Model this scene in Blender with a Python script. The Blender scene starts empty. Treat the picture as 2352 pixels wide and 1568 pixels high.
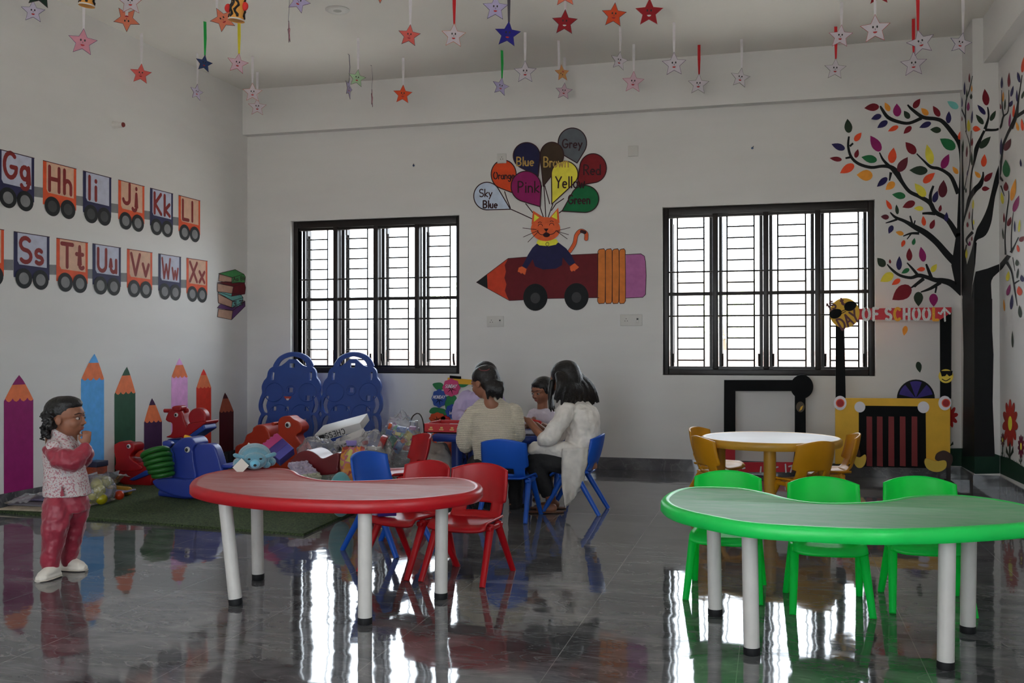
import bpy, bmesh, math, random
from math import sin, cos, pi, radians, sqrt, atan2, hypot
from mathutils import Vector, Matrix, noise
from mathutils.geometry import tessellate_polygon

random.seed(7)
SC = bpy.context.scene
COL = SC.collection

# ------------------------------------------------------------------ camera
CAM_H = 1.2
FPX, YAW, PITCH, ROLL = 2264.569, 0.2581, 0.0067, -0.0012
_F = Vector((-sin(YAW), cos(YAW), 0)); _R = Vector((cos(YAW), sin(YAW), 0)); _U = Vector((0, 0, 1))
_F2 = _F * cos(PITCH) + _U * sin(PITCH); _U2 = _U * cos(PITCH) - _F * sin(PITCH)
_R3 = _R * cos(ROLL) + _U2 * sin(ROLL); _U3 = _U2 * cos(ROLL) - _R * sin(ROLL)
CAMO = Vector((0, 0, CAM_H))
cam_data = bpy.data.cameras.new('camera')
cam_data.sensor_width = 36.0
cam_data.sensor_fit = 'HORIZONTAL'
cam_data.lens = FPX * 36.0 / 2352.0
cam_data.clip_start = 0.02
cam_data.clip_end = 300
cam = bpy.data.objects.new('camera', cam_data)
COL.objects.link(cam)
cam.matrix_world = Matrix(((_R3.x, _U3.x, -_F2.x, 0), (_R3.y, _U3.y, -_F2.y, 0), (_R3.z, _U3.z, -_F2.z, CAM_H), (0, 0, 0, 1)))
SC.camera = cam

# ------------------------------------------------------------------ sky, daylight, exposure
W = bpy.data.worlds.new('sky'); SC.world = W; W.use_nodes = True
bg = W.node_tree.nodes['Background']
bg.inputs[0].default_value = (0.85, 0.94, 1.02, 1)
bg.inputs[1].default_value = 8.6
sun_data = bpy.data.lights.new('sun', 'SUN'); sun_data.energy = 52.0; sun_data.angle = 0.02; sun_data.color = (1.0, 0.99, 0.98)
sun = bpy.data.objects.new('sun', sun_data); COL.objects.link(sun); sun.rotation_euler = (radians(4), radians(-24), 0)
SC.view_settings.view_transform = 'Standard'
SC.view_settings.look = 'None'
SC.view_settings.gamma = 1.0
SC.view_settings.use_curve_mapping = False
SC.view_settings.exposure = 0.13
SC.cycles.use_denoising = True
SC.cycles.max_bounces = 10
SC.cycles.diffuse_bounces = 6
SC.cycles.transparent_max_bounces = 24
SC.cycles.caustics_reflective = False
SC.cycles.caustics_refractive = False
SC.cycles.sample_clamp_indirect = 6.0

def portal(loc, rot, sx, sy):          # daylight portal filling a window opening
    l = bpy.data.lights.new('daylight_portal', 'AREA'); l.shape = 'RECTANGLE'
    l.size = sx; l.size_y = sy; l.cycles.is_portal = True
    o = bpy.data.objects.new('daylight_portal', l); COL.objects.link(o)
    o.location = loc; o.rotation_euler = rot

# ------------------------------------------------------------------ room dimensions (metres)
D = 9.709          # inner face of the window wall
DB = 9.602         # front face of the beam
XL = -5.563        # left wall
XR = 1.862         # right wall
PX = 1.66          # pillar left face
PY = 9.13          # pillar front face
ZC = 4.007         # ceiling
YR = -2.6          # wall behind the camera
ZW0, ZW1 = 0.934, 2.579
W1 = (-5.042, -3.126)
W2 = (-1.039, 0.925)

# pixel -> point on a plane of the room (photo frame 2352 x 1568)
def ray(u, v):
    return _F2 + _R3 * ((u - 1176.0) / FPX) + _U3 * ((784.0 - v) / FPX)
def atz(u, v, z=0.0):
    d = ray(u, v); return CAMO + d * ((z - CAM_H) / d.z)
def aty(u, v, y):
    d = ray(u, v); return CAMO + d * (y / d.y)
def atx(u, v, x):
    d = ray(u, v); return CAMO + d * (x / d.x)

# ------------------------------------------------------------------ materials
def lin(c):
    c = c / 255.0
    return c / 12.92 if c <= 0.04045 else ((c + 0.055) / 1.055) ** 2.4
_M = {}
def mat(name, rgb, rough=0.6, gain=1.0, spec=0.5, var=0.0, vscale=8.0, metal=0.0, bump=0.0, bscale=60.0, trans=0.0, coat=0.0, dust=0.0, sheen=0.0):
    """procedural material; rgb is an 8-bit colour, gain scales it"""
    if name in _M: return _M[name]
    m = bpy.data.materials.new(name); m.use_nodes = True
    nt = m.node_tree; N = nt.nodes; L = nt.links
    p = N['Principled BSDF']
    col = [min(0.9, lin(c) * gain) for c in rgb]
    p.inputs['Roughness'].default_value = rough
    p.inputs['Specular IOR Level'].default_value = spec
    p.inputs['Metallic'].default_value = metal
    p.inputs['Coat Weight'].default_value = coat
    p.inputs['Sheen Weight'].default_value = sheen
    p.inputs['Base Color'].default_value = (*col, 1)
    src = None
    tc = N.new('ShaderNodeTexCoord')
    if var > 0:
        nz = N.new('ShaderNodeTexNoise'); nz.inputs['Scale'].default_value = vscale; nz.inputs['Detail'].default_value = 4
        L.new(tc.outputs['Object'], nz.inputs['Vector'])
        mr = N.new('ShaderNodeMapRange'); mr.inputs[1].default_value = 0.3; mr.inputs[2].default_value = 0.7
        mr.inputs[3].default_value = 1 - var; mr.inputs[4].default_value = 1 + var
        L.new(nz.outputs['Fac'], mr.inputs[0])
        mx = N.new('ShaderNodeVectorMath'); mx.operation = 'SCALE'; mx.inputs[0].default_value = col
        L.new(mr.outputs[0], mx.inputs['Scale']); L.new(mx.outputs[0], p.inputs['Base Color']); src = mx.outputs[0]
    if dust > 0:                       # scuffed, dusty film on worn plastic
        nz = N.new('ShaderNodeTexNoise'); nz.inputs['Scale'].default_value = 9; nz.inputs['Detail'].default_value = 8; nz.inputs['Roughness'].default_value = 0.7
        mp = N.new('ShaderNodeMapping'); mp.inputs['Scale'].default_value = (0.6, 2.0, 1.0)
        L.new(tc.outputs['Object'], mp.inputs[0]); L.new(mp.outputs[0], nz.inputs['Vector'])
        mr = N.new('ShaderNodeMapRange'); mr.inputs[1].default_value = 0.35; mr.inputs[2].default_value = 0.7
        mr.inputs[3].default_value = dust * 0.45; mr.inputs[4].default_value = dust
        L.new(nz.outputs['Fac'], mr.inputs[0])
        mx = N.new('ShaderNodeMix'); mx.data_type = 'RGBA'
        mx.inputs[6].default_value = (*col, 1); mx.inputs[7].default_value = (0.62, 0.58, 0.55, 1)
        L.new(mr.outputs[0], mx.inputs[0]); L.new(mx.outputs[2], p.inputs['Base Color'])
    if bump > 0:
        nb = N.new('ShaderNodeTexNoise'); nb.inputs['Scale'].default_value = bscale; nb.inputs['Detail'].default_value = 3
        L.new(tc.outputs['Object'], nb.inputs['Vector'])
        b = N.new('ShaderNodeBump'); b.inputs['Strength'].default_value = bump; b.inputs['Distance'].default_value = 0.01
        L.new(nb.outputs['Fac'], b.inputs['Height']); L.new(b.outputs[0], p.inputs['Normal'])
    if trans > 0:                      # thin plastic / cloth / paper lets daylight through
        t = N.new('ShaderNodeBsdfTranslucent'); t.inputs[0].default_value = (*col, 1)
        if src: L.new(src, t.inputs[0])
        ms = N.new('ShaderNodeMixShader'); ms.inputs[0].default_value = trans
        L.new(p.outputs[0], ms.inputs[1]); L.new(t.outputs[0], ms.inputs[2])
        L.new(ms.outputs[0], N['Material Output'].inputs[0])
    m.diffuse_color = (*col, 1)
    _M[name] = m
    return m

def clear_mat(name, tint=(1, 1, 1), gloss=0.12, rough=0.05, haze=0.0, bump=0.0):
    """clear pane or clear plastic film: mostly see-through, with a sheen and a little milkiness"""
    if name in _M: return _M[name]
    m = bpy.data.materials.new(name); m.use_nodes = True
    nt = m.node_tree; N = nt.nodes; L = nt.links
    N.remove(N['Principled BSDF'])
    t = N.new('ShaderNodeBsdfTransparent'); t.inputs[0].default_value = (*tint, 1)
    g = N.new('ShaderNodeBsdfGlossy'); g.inputs['Roughness'].default_value = rough
    lw = N.new('ShaderNodeLayerWeight'); lw.inputs[0].default_value = 0.25
    mr = N.new('ShaderNodeMapRange'); mr.inputs[3].default_value = gloss * 0.4; mr.inputs[4].default_value = min(1, gloss * 3)
    L.new(lw.outputs['Fresnel'], mr.inputs[0])
    a = N.new('ShaderNodeMixShader'); L.new(mr.outputs[0], a.inputs[0])
    if haze > 0:
        d = N.new('ShaderNodeBsdfDiffuse'); d.inputs[0].default_value = (0.8, 0.8, 0.82, 1)
        h = N.new('ShaderNodeMixShader'); h.inputs[0].default_value = haze
        L.new(t.outputs[0], h.inputs[1]); L.new(d.outputs[0], h.inputs[2]); L.new(h.outputs[0], a.inputs[1])
    else:
        L.new(t.outputs[0], a.inputs[1])
    L.new(g.outputs[0], a.inputs[2]); L.new(a.outputs[0], N['Material Output'].inputs[0])
    if bump > 0:
        tc = N.new('ShaderNodeTexCoord'); nb = N.new('ShaderNodeTexNoise'); nb.inputs['Scale'].default_value = 22; nb.inputs['Detail'].default_value = 3
        L.new(tc.outputs['Object'], nb.inputs['Vector'])
        b = N.new('ShaderNodeBump'); b.inputs['Strength'].default_value = bump; b.inputs['Distance'].default_value = 0.03
        L.new(nb.outputs['Fac'], b.inputs['Height']); L.new(b.outputs[0], g.inputs['Normal'])
    _M[name] = m
    return m

# ------------------------------------------------------------------ object helpers
def root_loc(o):
    v = Vector((0, 0, 0))
    while o is not None:
        v += o.location; o = o.parent
    return v
def tag(o, label=None, cat=None, group=None, kind=None):
    if label: o['label'] = label
    if cat: o['category'] = cat
    if group: o['group'] = group
    if kind: o['kind'] = kind
    return o
def thing(name, label, cat, loc=(0, 0, 0), rotz=0.0, group=None):
    o = bpy.data.objects.new(name, None); COL.objects.link(o)
    o.empty_display_size = 0.05
    o.location = loc; o.rotation_euler = (0, 0, rotz)
    return tag(o, label, cat, group)
def copy_tree(o, parent=None):
    c = o.copy(); COL.objects.link(c)
    if parent: c.parent = parent
    for ch in list(o.children): copy_tree(ch, c)
    return c

class MB:
    """collects shapes into one mesh; material slots by index"""
    def __init__(self): self.v = []; self.f = []; self.mi = []; self.m = 0; self.mods = []
    def add(self, vs, fs, M=None):
        b = len(self.v)
        for p in vs:
            p = Vector(p); self.v.append(M @ p if M else p)
        for f in fs:
            self.f.append([i + b for i in f]); self.mi.append(self.m)
        return self
    def box(self, x0, y0, z0, x1, y1, z1, M=None, bev=0.0):
        if bev > 0:
            bm = bmesh.new(); bmesh.ops.create_cube(bm, size=1)
            for v in bm.verts:
                v.co = Vector(((x0 + x1) / 2 + v.co.x * (x1 - x0), (y0 + y1) / 2 + v.co.y * (y1 - y0), (z0 + z1) / 2 + v.co.z * (z1 - z0)))
            bmesh.ops.bevel(bm, geom=list(bm.edges), offset=bev, segments=3, affect='EDGES', profile=0.5)
            bm.verts.index_update()
            r = self.add([v.co.copy() for v in bm.verts], [[v.index for v in f.verts] for f in bm.faces], M)
            bm.free(); return r
        vs = [(x0, y0, z0), (x1, y0, z0), (x1, y1, z0), (x0, y1, z0), (x0, y0, z1), (x1, y0, z1), (x1, y1, z1), (x0, y1, z1)]
        return self.add(vs, [[3, 2, 1, 0], [4, 5, 6, 7], [0, 1, 5, 4], [1, 2, 6, 5], [2, 3, 7, 6], [3, 0, 4, 7]], M)
    def tube(self, pts, r, n=12, cap=True, squash=1.0, M=None, closed=False):
        """round tube along points; r may be one radius or one per point"""
        pts = [Vector(p) for p in pts]; k = len(pts)
        rs = r if isinstance(r, (list, tuple)) else [r] * k
        vs = []; fs = []; up = None
        for i, p in enumerate(pts):
            if closed: t = pts[(i + 1) % k] - pts[i - 1]
            else: t = pts[min(i + 1, k - 1)] - pts[max(i - 1, 0)]
            t = t.normalized() if t.length > 1e-9 else Vector((0, 0, 1))
            if up is None:
                up = Vector((0, 0, 1)) if abs(t.z) < 0.9 else Vector((1, 0, 0))
            a = t.cross(up)
            if a.length < 1e-6: a = t.orthogonal()
            a.normalize(); b = a.cross(t).normalized(); up = b
            for j in range(n):
                q = 2 * pi * j / n
                vs.append(p + a * (cos(q) * rs[i]) + b * (sin(q) * rs[i] * squash))
        for i in range(k if closed else k - 1):
            for j in range(n):
                i2 = (i + 1) % k
                fs.append([i * n + j, i * n + (j + 1) % n, i2 * n + (j + 1) % n, i2 * n + j])
        if cap and not closed:
            fs.append(list(range(n))[::-1]); fs.append([(k - 1) * n + j for j in range(n)])
        return self.add(vs, fs, M)
    def ell(self, c, r, M=None, nu=20, nv=12):
        c = Vector(c); r = (r, r, r) if not isinstance(r, (tuple, list, Vector)) else r
        vs = [(0, 0, -1)]; fs = []
        for i in range(1, nv):
            a = -pi / 2 + pi * i / nv
            for j in range(nu):
                b = 2 * pi * j / nu; vs.append((cos(a) * cos(b), cos(a) * sin(b), sin(a)))
        vs.append((0, 0, 1)); n = len(vs)
        for j in range(nu):
            fs.append([0, 1 + (j + 1) % nu, 1 + j]); fs.append([n - 1, n - 1 - nu + j, n - 1 - nu + (j + 1) % nu])
        for i in range(nv - 2):
            for j in range(nu):
                a = 1 + i * nu; fs.append([a + j, a + (j + 1) % nu, a + nu + (j + 1) % nu, a + nu + j])
        T = Matrix.Translation(c) @ (M.to_4x4() if M else Matrix.Identity(4))
        return self.add([Vector((x * r[0], y * r[1], z * r[2])) for x, y, z in vs], fs, T)
    def lathe(self, prof, n=32, M=None, sx=1.0, sy=1.0):
        """profile of (radius, z), closed where the radius is 0"""
        vs = []; fs = []
        for r, z in prof:
            for j in range(n):
                a = 2 * pi * j / n; vs.append((r * cos(a) * sx, r * sin(a) * sy, z))
        for i in range(len(prof) - 1):
            for j in range(n):
                fs.append([i * n + j, i * n + (j + 1) % n, (i + 1) * n + (j + 1) % n, (i + 1) * n + j])
        if prof[0][0] > 0: fs.append(list(range(n))[::-1])
        if prof[-1][0] > 0: fs.append([(len(prof) - 1) * n + j for j in range(n)])
        return self.add(vs, fs, M)
    def sheet(self, loops, front, back):
        """flat plate from 2D loops (outer, then holes); front/back map (a, b) to a point"""
        tri = tessellate_polygon([[Vector((p[0], p[1], 0)) for p in l] for l in loops])
        flat = [p for l in loops for p in l]; n = len(flat)
        vs = [front(*p) for p in flat] + ([back(*p) for p in flat] if back else [])
        fs = []
        vf = [Vector(v) for v in vs]
        nrm = None
        for t in tri:
            fs.append(list(t))
        if back:
            fs += [[i + n for i in t[::-1]] for t in tri]
            s = 0
            for l in loops:
                k = len(l)
                for i in range(k):
                    j = (i + 1) % k; fs.append([s + i, s + j, n + s + j, n + s + i])
                s += k
        return self.add(vs, fs)
    def grid(self, fn, nu, nv, skip=None, closed_u=False):
        vs = [fn(i / (nu if closed_u else nu - 1), j / (nv - 1)) for j in range(nv) for i in range(nu)]
        fs = []
        for j in range(nv - 1):
            for i in range(nu if closed_u else nu - 1):
                if skip and skip(i, j): continue
                fs.append([j * nu + i, j * nu + (i + 1) % nu, (j + 1) * nu + (i + 1) % nu, (j + 1) * nu + i])
        return self.add(vs, fs)
    def blob(self, c, r, amp=0.15, sc=5.0, seed=0, M=None, flat=None, nu=36, nv=24):
        """lumpy rounded shape; flat clips the bottom at a height"""
        b = len(self.v); self.ell(c, r, M, nu, nv); c = Vector(c); o = Vector((seed * 3.7, seed * 1.9, 0))
        for i in range(b, len(self.v)):
            d = self.v[i] - c
            self.v[i] = c + d * (1 + amp * (noise.noise(self.v[i] * sc + o) + 0.5 * noise.noise(self.v[i] * sc * 2.3 + o)))
            if flat is not None and self.v[i].z < flat: self.v[i].z = flat + 0.02 * (self.v[i].z - flat)
        return self
    def build(self, name, mats, parent=None, smooth=True, bevel=0.0, subd=0, solid=0.0, remesh=0.0, sm=0, angle=40.0, loc=None, recalc=True, fold=None):
        me = bpy.data.meshes.new(name)
        if parent is not None: off = root_loc(parent)
        elif loc is not None: off = Vector(loc)
        else:
            lo = [min(p[i] for p in self.v) for i in range(3)]; hi = [max(p[i] for p in self.v) for i in range(3)]
            off = Vector(((lo[0] + hi[0]) / 2, (lo[1] + hi[1]) / 2, lo[2]))
        me.from_pydata([tuple(Vector(p) - off) for p in self.v], [], self.f)
        mats = mats if isinstance(mats, (list, tuple)) else [mats]
        for m in mats: me.materials.append(m)
        me.polygons.foreach_set('material_index', self.mi)
        me.update()
        if recalc:
            bm = bmesh.new(); bm.from_mesh(me)
            bmesh.ops.remove_doubles(bm, verts=list(bm.verts), dist=1e-6)
            bmesh.ops.recalc_face_normals(bm, faces=list(bm.faces)); bm.to_mesh(me); bm.free()
        o = bpy.data.objects.new(name, me); COL.objects.link(o)
        if parent is not None: o.parent = parent
        else: o.location = off
        if remesh > 0:
            r = o.modifiers.new('remesh', 'REMESH'); r.mode = 'VOXEL'; r.voxel_size = remesh; r.use_smooth_shade = True
            if sm:
                s = o.modifiers.new('smooth', 'SMOOTH'); s.iterations = sm; s.factor = 0.5
        if fold:
            key = 'folds_%g' % fold[1]; tx = bpy.data.textures.get(key)
            if tx is None:
                tx = bpy.data.textures.new(key, 'CLOUDS'); tx.noise_scale = fold[1]; tx.noise_depth = 2
            d = o.modifiers.new('folds', 'DISPLACE'); d.texture = tx; d.strength = fold[0]; d.mid_level = 0.5; d.texture_coords = 'LOCAL'
        if solid:
            s = o.modifiers.new('thick', 'SOLIDIFY'); s.thickness = solid; s.offset = 0
        if bevel > 0:
            b = o.modifiers.new('bevel', 'BEVEL'); b.width = bevel; b.segments = 3; b.limit_method = 'ANGLE'; b.angle_limit = radians(40)
        if subd:
            s = o.modifiers.new('subd', 'SUBSURF'); s.levels = subd; s.render_levels = subd
        if smooth:
            me.polygons.foreach_set('use_smooth', [True] * len(me.polygons))
            if angle < 179 and not remesh and not subd:
                bm = bmesh.new(); bm.from_mesh(me)
                for e in bm.edges:
                    if len(e.link_faces) == 2 and e.calc_face_angle(0) > radians(angle): e.smooth = False
                bm.to_mesh(me); bm.free()
        return o

def spline(pts, n=6, closed=False):
    """Catmull-Rom through points of any dimension"""
    k = len(pts); out = []
    for i in range(k if closed else k - 1):
        if closed: p = [pts[(i + d) % k] for d in (-1, 0, 1, 2)]
        else: p = [pts[max(0, i - 1)], pts[i], pts[i + 1], pts[min(k - 1, i + 2)]]
        for s in range(n):
            t = s / n
            out.append(tuple(0.5 * (2 * b + (c - a) * t + (2 * a - 5 * b + 4 * c - d) * t * t + (3 * b - a - 3 * c + d) * t ** 3) for a, b, c, d in zip(*p)))
    if not closed: out.append(tuple(pts[-1]))
    return out
def circ(cx, cy, rx, ry=None, n=28, a0=0.0):
    ry = rx if ry is None else ry
    return [(cx + rx * cos(a0 + 2 * pi * i / n), cy + ry * sin(a0 + 2 * pi * i / n)) for i in range(n)]
# ------------------------------------------------------------------ room shell
def wall_mat(name, base, rough=0.75):
    m = mat(name, base, rough=rough, gain=1.0)
    nt = m.node_tree; N = nt.nodes; L = nt.links; p = N['Principled BSDF']
    tc = [n for n in N if n.type == 'TEX_COORD'][0]
    mp = N.new('ShaderNodeMapping'); mp.inputs['Scale'].default_value = (0.7, 0.7, 3.0)
    nz = N.new('ShaderNodeTexNoise'); nz.inputs['Scale'].default_value = 1.4; nz.inputs['Detail'].default_value = 6
    L.new(tc.outputs['Object'], mp.inputs[0]); L.new(mp.outputs[0], nz.inputs['Vector'])
    mr = N.new('ShaderNodeMapRange'); mr.inputs[1].default_value = 0.3; mr.inputs[2].default_value = 0.75; mr.inputs[3].default_value = 0.96; mr.inputs[4].default_value = 1.03
    c = p.inputs['Base Color'].default_value
    mx = N.new('ShaderNodeVectorMath'); mx.operation = 'SCALE'; mx.inputs[0].default_value = c[:3]
    L.new(nz.outputs['Fac'], mr.inputs[0]); L.new(mr.outputs[0], mx.inputs['Scale']); L.new(mx.outputs[0], p.inputs['Base Color'])
    nb = N.new('ShaderNodeTexNoise'); nb.inputs['Scale'].default_value = 7; nb.inputs['Detail'].default_value = 6
    L.new(tc.outputs['Object'], nb.inputs['Vector'])
    b = N.new('ShaderNodeBump'); b.inputs['Strength'].default_value = 0.06; b.inputs['Distance'].default_value = 0.02
    L.new(nb.outputs['Fac'], b.inputs['Height']); L.new(b.outputs[0], p.inputs['Normal'])
    return m
M_WALL = wall_mat('wall_paint', (226, 224, 222), 0.5)
M_CEIL = wall_mat('ceiling_paint', (242, 239, 232), 0.8)

def marble(name, joints=True):
    m = bpy.data.materials.new(name); m.use_nodes = True
    nt = m.node_tree; N = nt.nodes; L = nt.links; p = N['Principled BSDF']
    tc = N.new('ShaderNodeTexCoord')
    mp = N.new('ShaderNodeMapping'); mp.inputs['Rotation'].default_value = (0, 0, 0.5); mp.inputs['Scale'].default_value = (1.0, 2.4, 1)
    L.new(tc.outputs['Object'], mp.inputs[0])
    nz = N.new('ShaderNodeTexNoise'); nz.inputs['Scale'].default_value = 1.6; nz.inputs['Detail'].default_value = 9; nz.inputs['Roughness'].default_value = 0.62; nz.inputs['Distortion'].default_value = 1.1
    L.new(mp.outputs[0], nz.inputs['Vector'])
    cr = N.new('ShaderNodeValToRGB'); e = cr.color_ramp.elements
    e[0].position = 0.30; e[0].color = (0.045, 0.045, 0.050, 1); e[1].position = 0.72; e[1].color = (0.215, 0.211, 0.220, 1)
    x = cr.color_ramp.elements.new(0.5); x.color = (0.112, 0.110, 0.117, 1)
    L.new(nz.outputs['Fac'], cr.inputs[0])
    # thin pale veins
    n2 = N.new('ShaderNodeTexNoise'); n2.inputs['Scale'].default_value = 2.3; n2.inputs['Detail'].default_value = 6; n2.inputs['Distortion'].default_value = 2.0
    L.new(mp.outputs[0], n2.inputs['Vector'])
    sb = N.new('ShaderNodeMath'); sb.operation = 'SUBTRACT'; sb.inputs[1].default_value = 0.5; L.new(n2.outputs['Fac'], sb.inputs[0])
    ab = N.new('ShaderNodeMath'); ab.operation = 'ABSOLUTE'; L.new(sb.outputs[0], ab.inputs[0])
    mr = N.new('ShaderNodeMapRange'); mr.inputs[1].default_value = 0.0; mr.inputs[2].default_value = 0.018; mr.inputs[3].default_value = 0.4; mr.inputs[4].default_value = 0.0
    L.new(ab.outputs[0], mr.inputs[0])
    mx = N.new('ShaderNodeMix'); mx.data_type = 'RGBA'; mx.inputs[7].default_value = (0.30, 0.295, 0.30, 1)
    L.new(mr.outputs[0], mx.inputs[0]); L.new(cr.outputs[0], mx.inputs[6])
    last = mx.outputs[2]
    if joints:
        br = N.new('ShaderNodeTexBrick'); br.offset = 0.0; br.inputs['Scale'].default_value = 1.0
        br.inputs['Brick Width'].default_value = 1.36; br.inputs['Row Height'].default_value = 0.68; br.inputs['Mortar Size'].default_value = 0.0016
        br.inputs['Mortar Smooth'].default_value = 0.0
        br.inputs['Color1'].default_value = (1, 1, 1, 1); br.inputs['Color2'].default_value = (0.88, 0.88, 0.88, 1); br.inputs['Mortar'].default_value = (1, 1, 1, 1)
        m2 = N.new('ShaderNodeMapping'); m2.inputs['Rotation'].default_value = (0, 0, pi / 2); m2.inputs['Location'].default_value = (0.27, 0.13, 0)
        L.new(tc.outputs['Object'], m2.inputs[0]); L.new(m2.outputs[0], br.inputs['Vector'])
        mu = N.new('ShaderNodeMix'); mu.data_type = 'RGBA'; mu.blend_type = 'MULTIPLY'; mu.inputs[0].default_value = 1
        L.new(last, mu.inputs[6]); L.new(br.outputs['Color'], mu.inputs[7])
        m3 = N.new('ShaderNodeMix'); m3.data_type = 'RGBA'; m3.inputs[7].default_value = (0.24, 0.23, 0.23, 1)
        L.new(br.outputs['Fac'], m3.inputs[0]); L.new(mu.outputs[2], m3.inputs[6]); last = m3.outputs[2]
    L.new(last, p.inputs['Base Color'])
    p.inputs['Roughness'].default_value = 0.05
    p.inputs['Specular IOR Level'].default_value = 0.46
    nb = N.new('ShaderNodeTexNoise'); nb.inputs['Scale'].default_value = 3.2; nb.inputs['Detail'].default_value = 2.5
    L.new(tc.outputs['Object'], nb.inputs['Vector'])
    b = N.new('ShaderNodeBump'); b.inputs['Strength'].default_value = 0.10; b.inputs['Distance'].default_value = 0.02
    L.new(nb.outputs['Fac'], b.inputs['Height']); L.new(b.outputs[0], p.inputs['Normal'])
    return m
M_FLOOR = marble('polished_grey_marble_tile')
M_SKIRT = marble('marble_skirting', joints=False)

def struct(name, mb, m, **k):
    return tag(mb.build(name, m, smooth=False, loc=k.pop('loc', (0, 0, 0)), **k), kind='structure')

struct('floor', MB().box(XL - 0.25, YR - 0.25, -0.15, XR + 0.25, D + 0.23, 0), M_FLOOR)
struct('ceiling', MB().box(XL - 0.25, YR - 0.25, ZC, XR + 0.25, D + 0.23, ZC + 0.15), M_CEIL)
struct('wall_left', MB().box(XL - 0.25, YR - 0.25, 0, XL, D + 0.23, ZC), M_WALL)
def rect(a0, b0, a1, b1): return [(a0, b0), (a1, b0), (a1, b1), (a0, b1)]
struct('wall_back', MB().sheet([rect(XL, 0, XR, ZC), rect(W1[0], ZW0, W1[1], ZW1), rect(W2[0], ZW0, W2[1], ZW1)],
       lambda a, b: (a, D, b), lambda a, b: (a, D + 0.23, b)), M_WALL)
# right wall and the wall behind the camera carry more windows and an open doorway, all out of the picture
RW = [(0.3, 1.7)]
struct('wall_right', MB().sheet([rect(YR - 0.25, 0, D + 0.23, ZC)] + [rect(a, ZW0, b, ZW1) for a, b in RW],
       lambda a, b: (XR, a, b), lambda a, b: (XR + 0.25, a, b)), M_WALL)
BWN = [(-4.4, -3.0, ZW0, ZW1), (-1.7, 0.1, 0.02, 2.4)]
struct('wall_rear', MB().sheet([rect(XL, 0, XR, ZC)] + [rect(a, z0, b, z1) for a, b, z0, z1 in BWN],
       lambda a, b: (a, YR, b), lambda a, b: (a, YR - 0.25, b)), M_WALL)
struct('wall_pillar', MB().box(PX, PY, 0, XR, D, ZC), M_WALL)
struct('trim_1', MB().box(XL, DB, 3.52, PX, D, ZC), M_WALL)          # beam above the window wall
struct('trim_2', MB().box(1.745, YR, 3.62, XR, PY, ZC), M_WALL)      # beam along the right wall
T = 0.012; HS = 0.117
struct('baseboard_back', MB().box(XL, D - T, 0, PX, D, HS), M_SKIRT)
struct('baseboard_left', MB().box(XL, YR, 0, XL + T, D - T, HS), M_SKIRT)
struct('baseboard_pillar', MB().box(PX - T, PY - T, 0, XR - T, PY, HS).box(PX - T, PY, 0, PX, D - T, HS), M_SKIRT)
struct('baseboard_right', MB().box(XR - T, YR, 0, XR, PY - T, HS), M_SKIRT)

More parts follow.
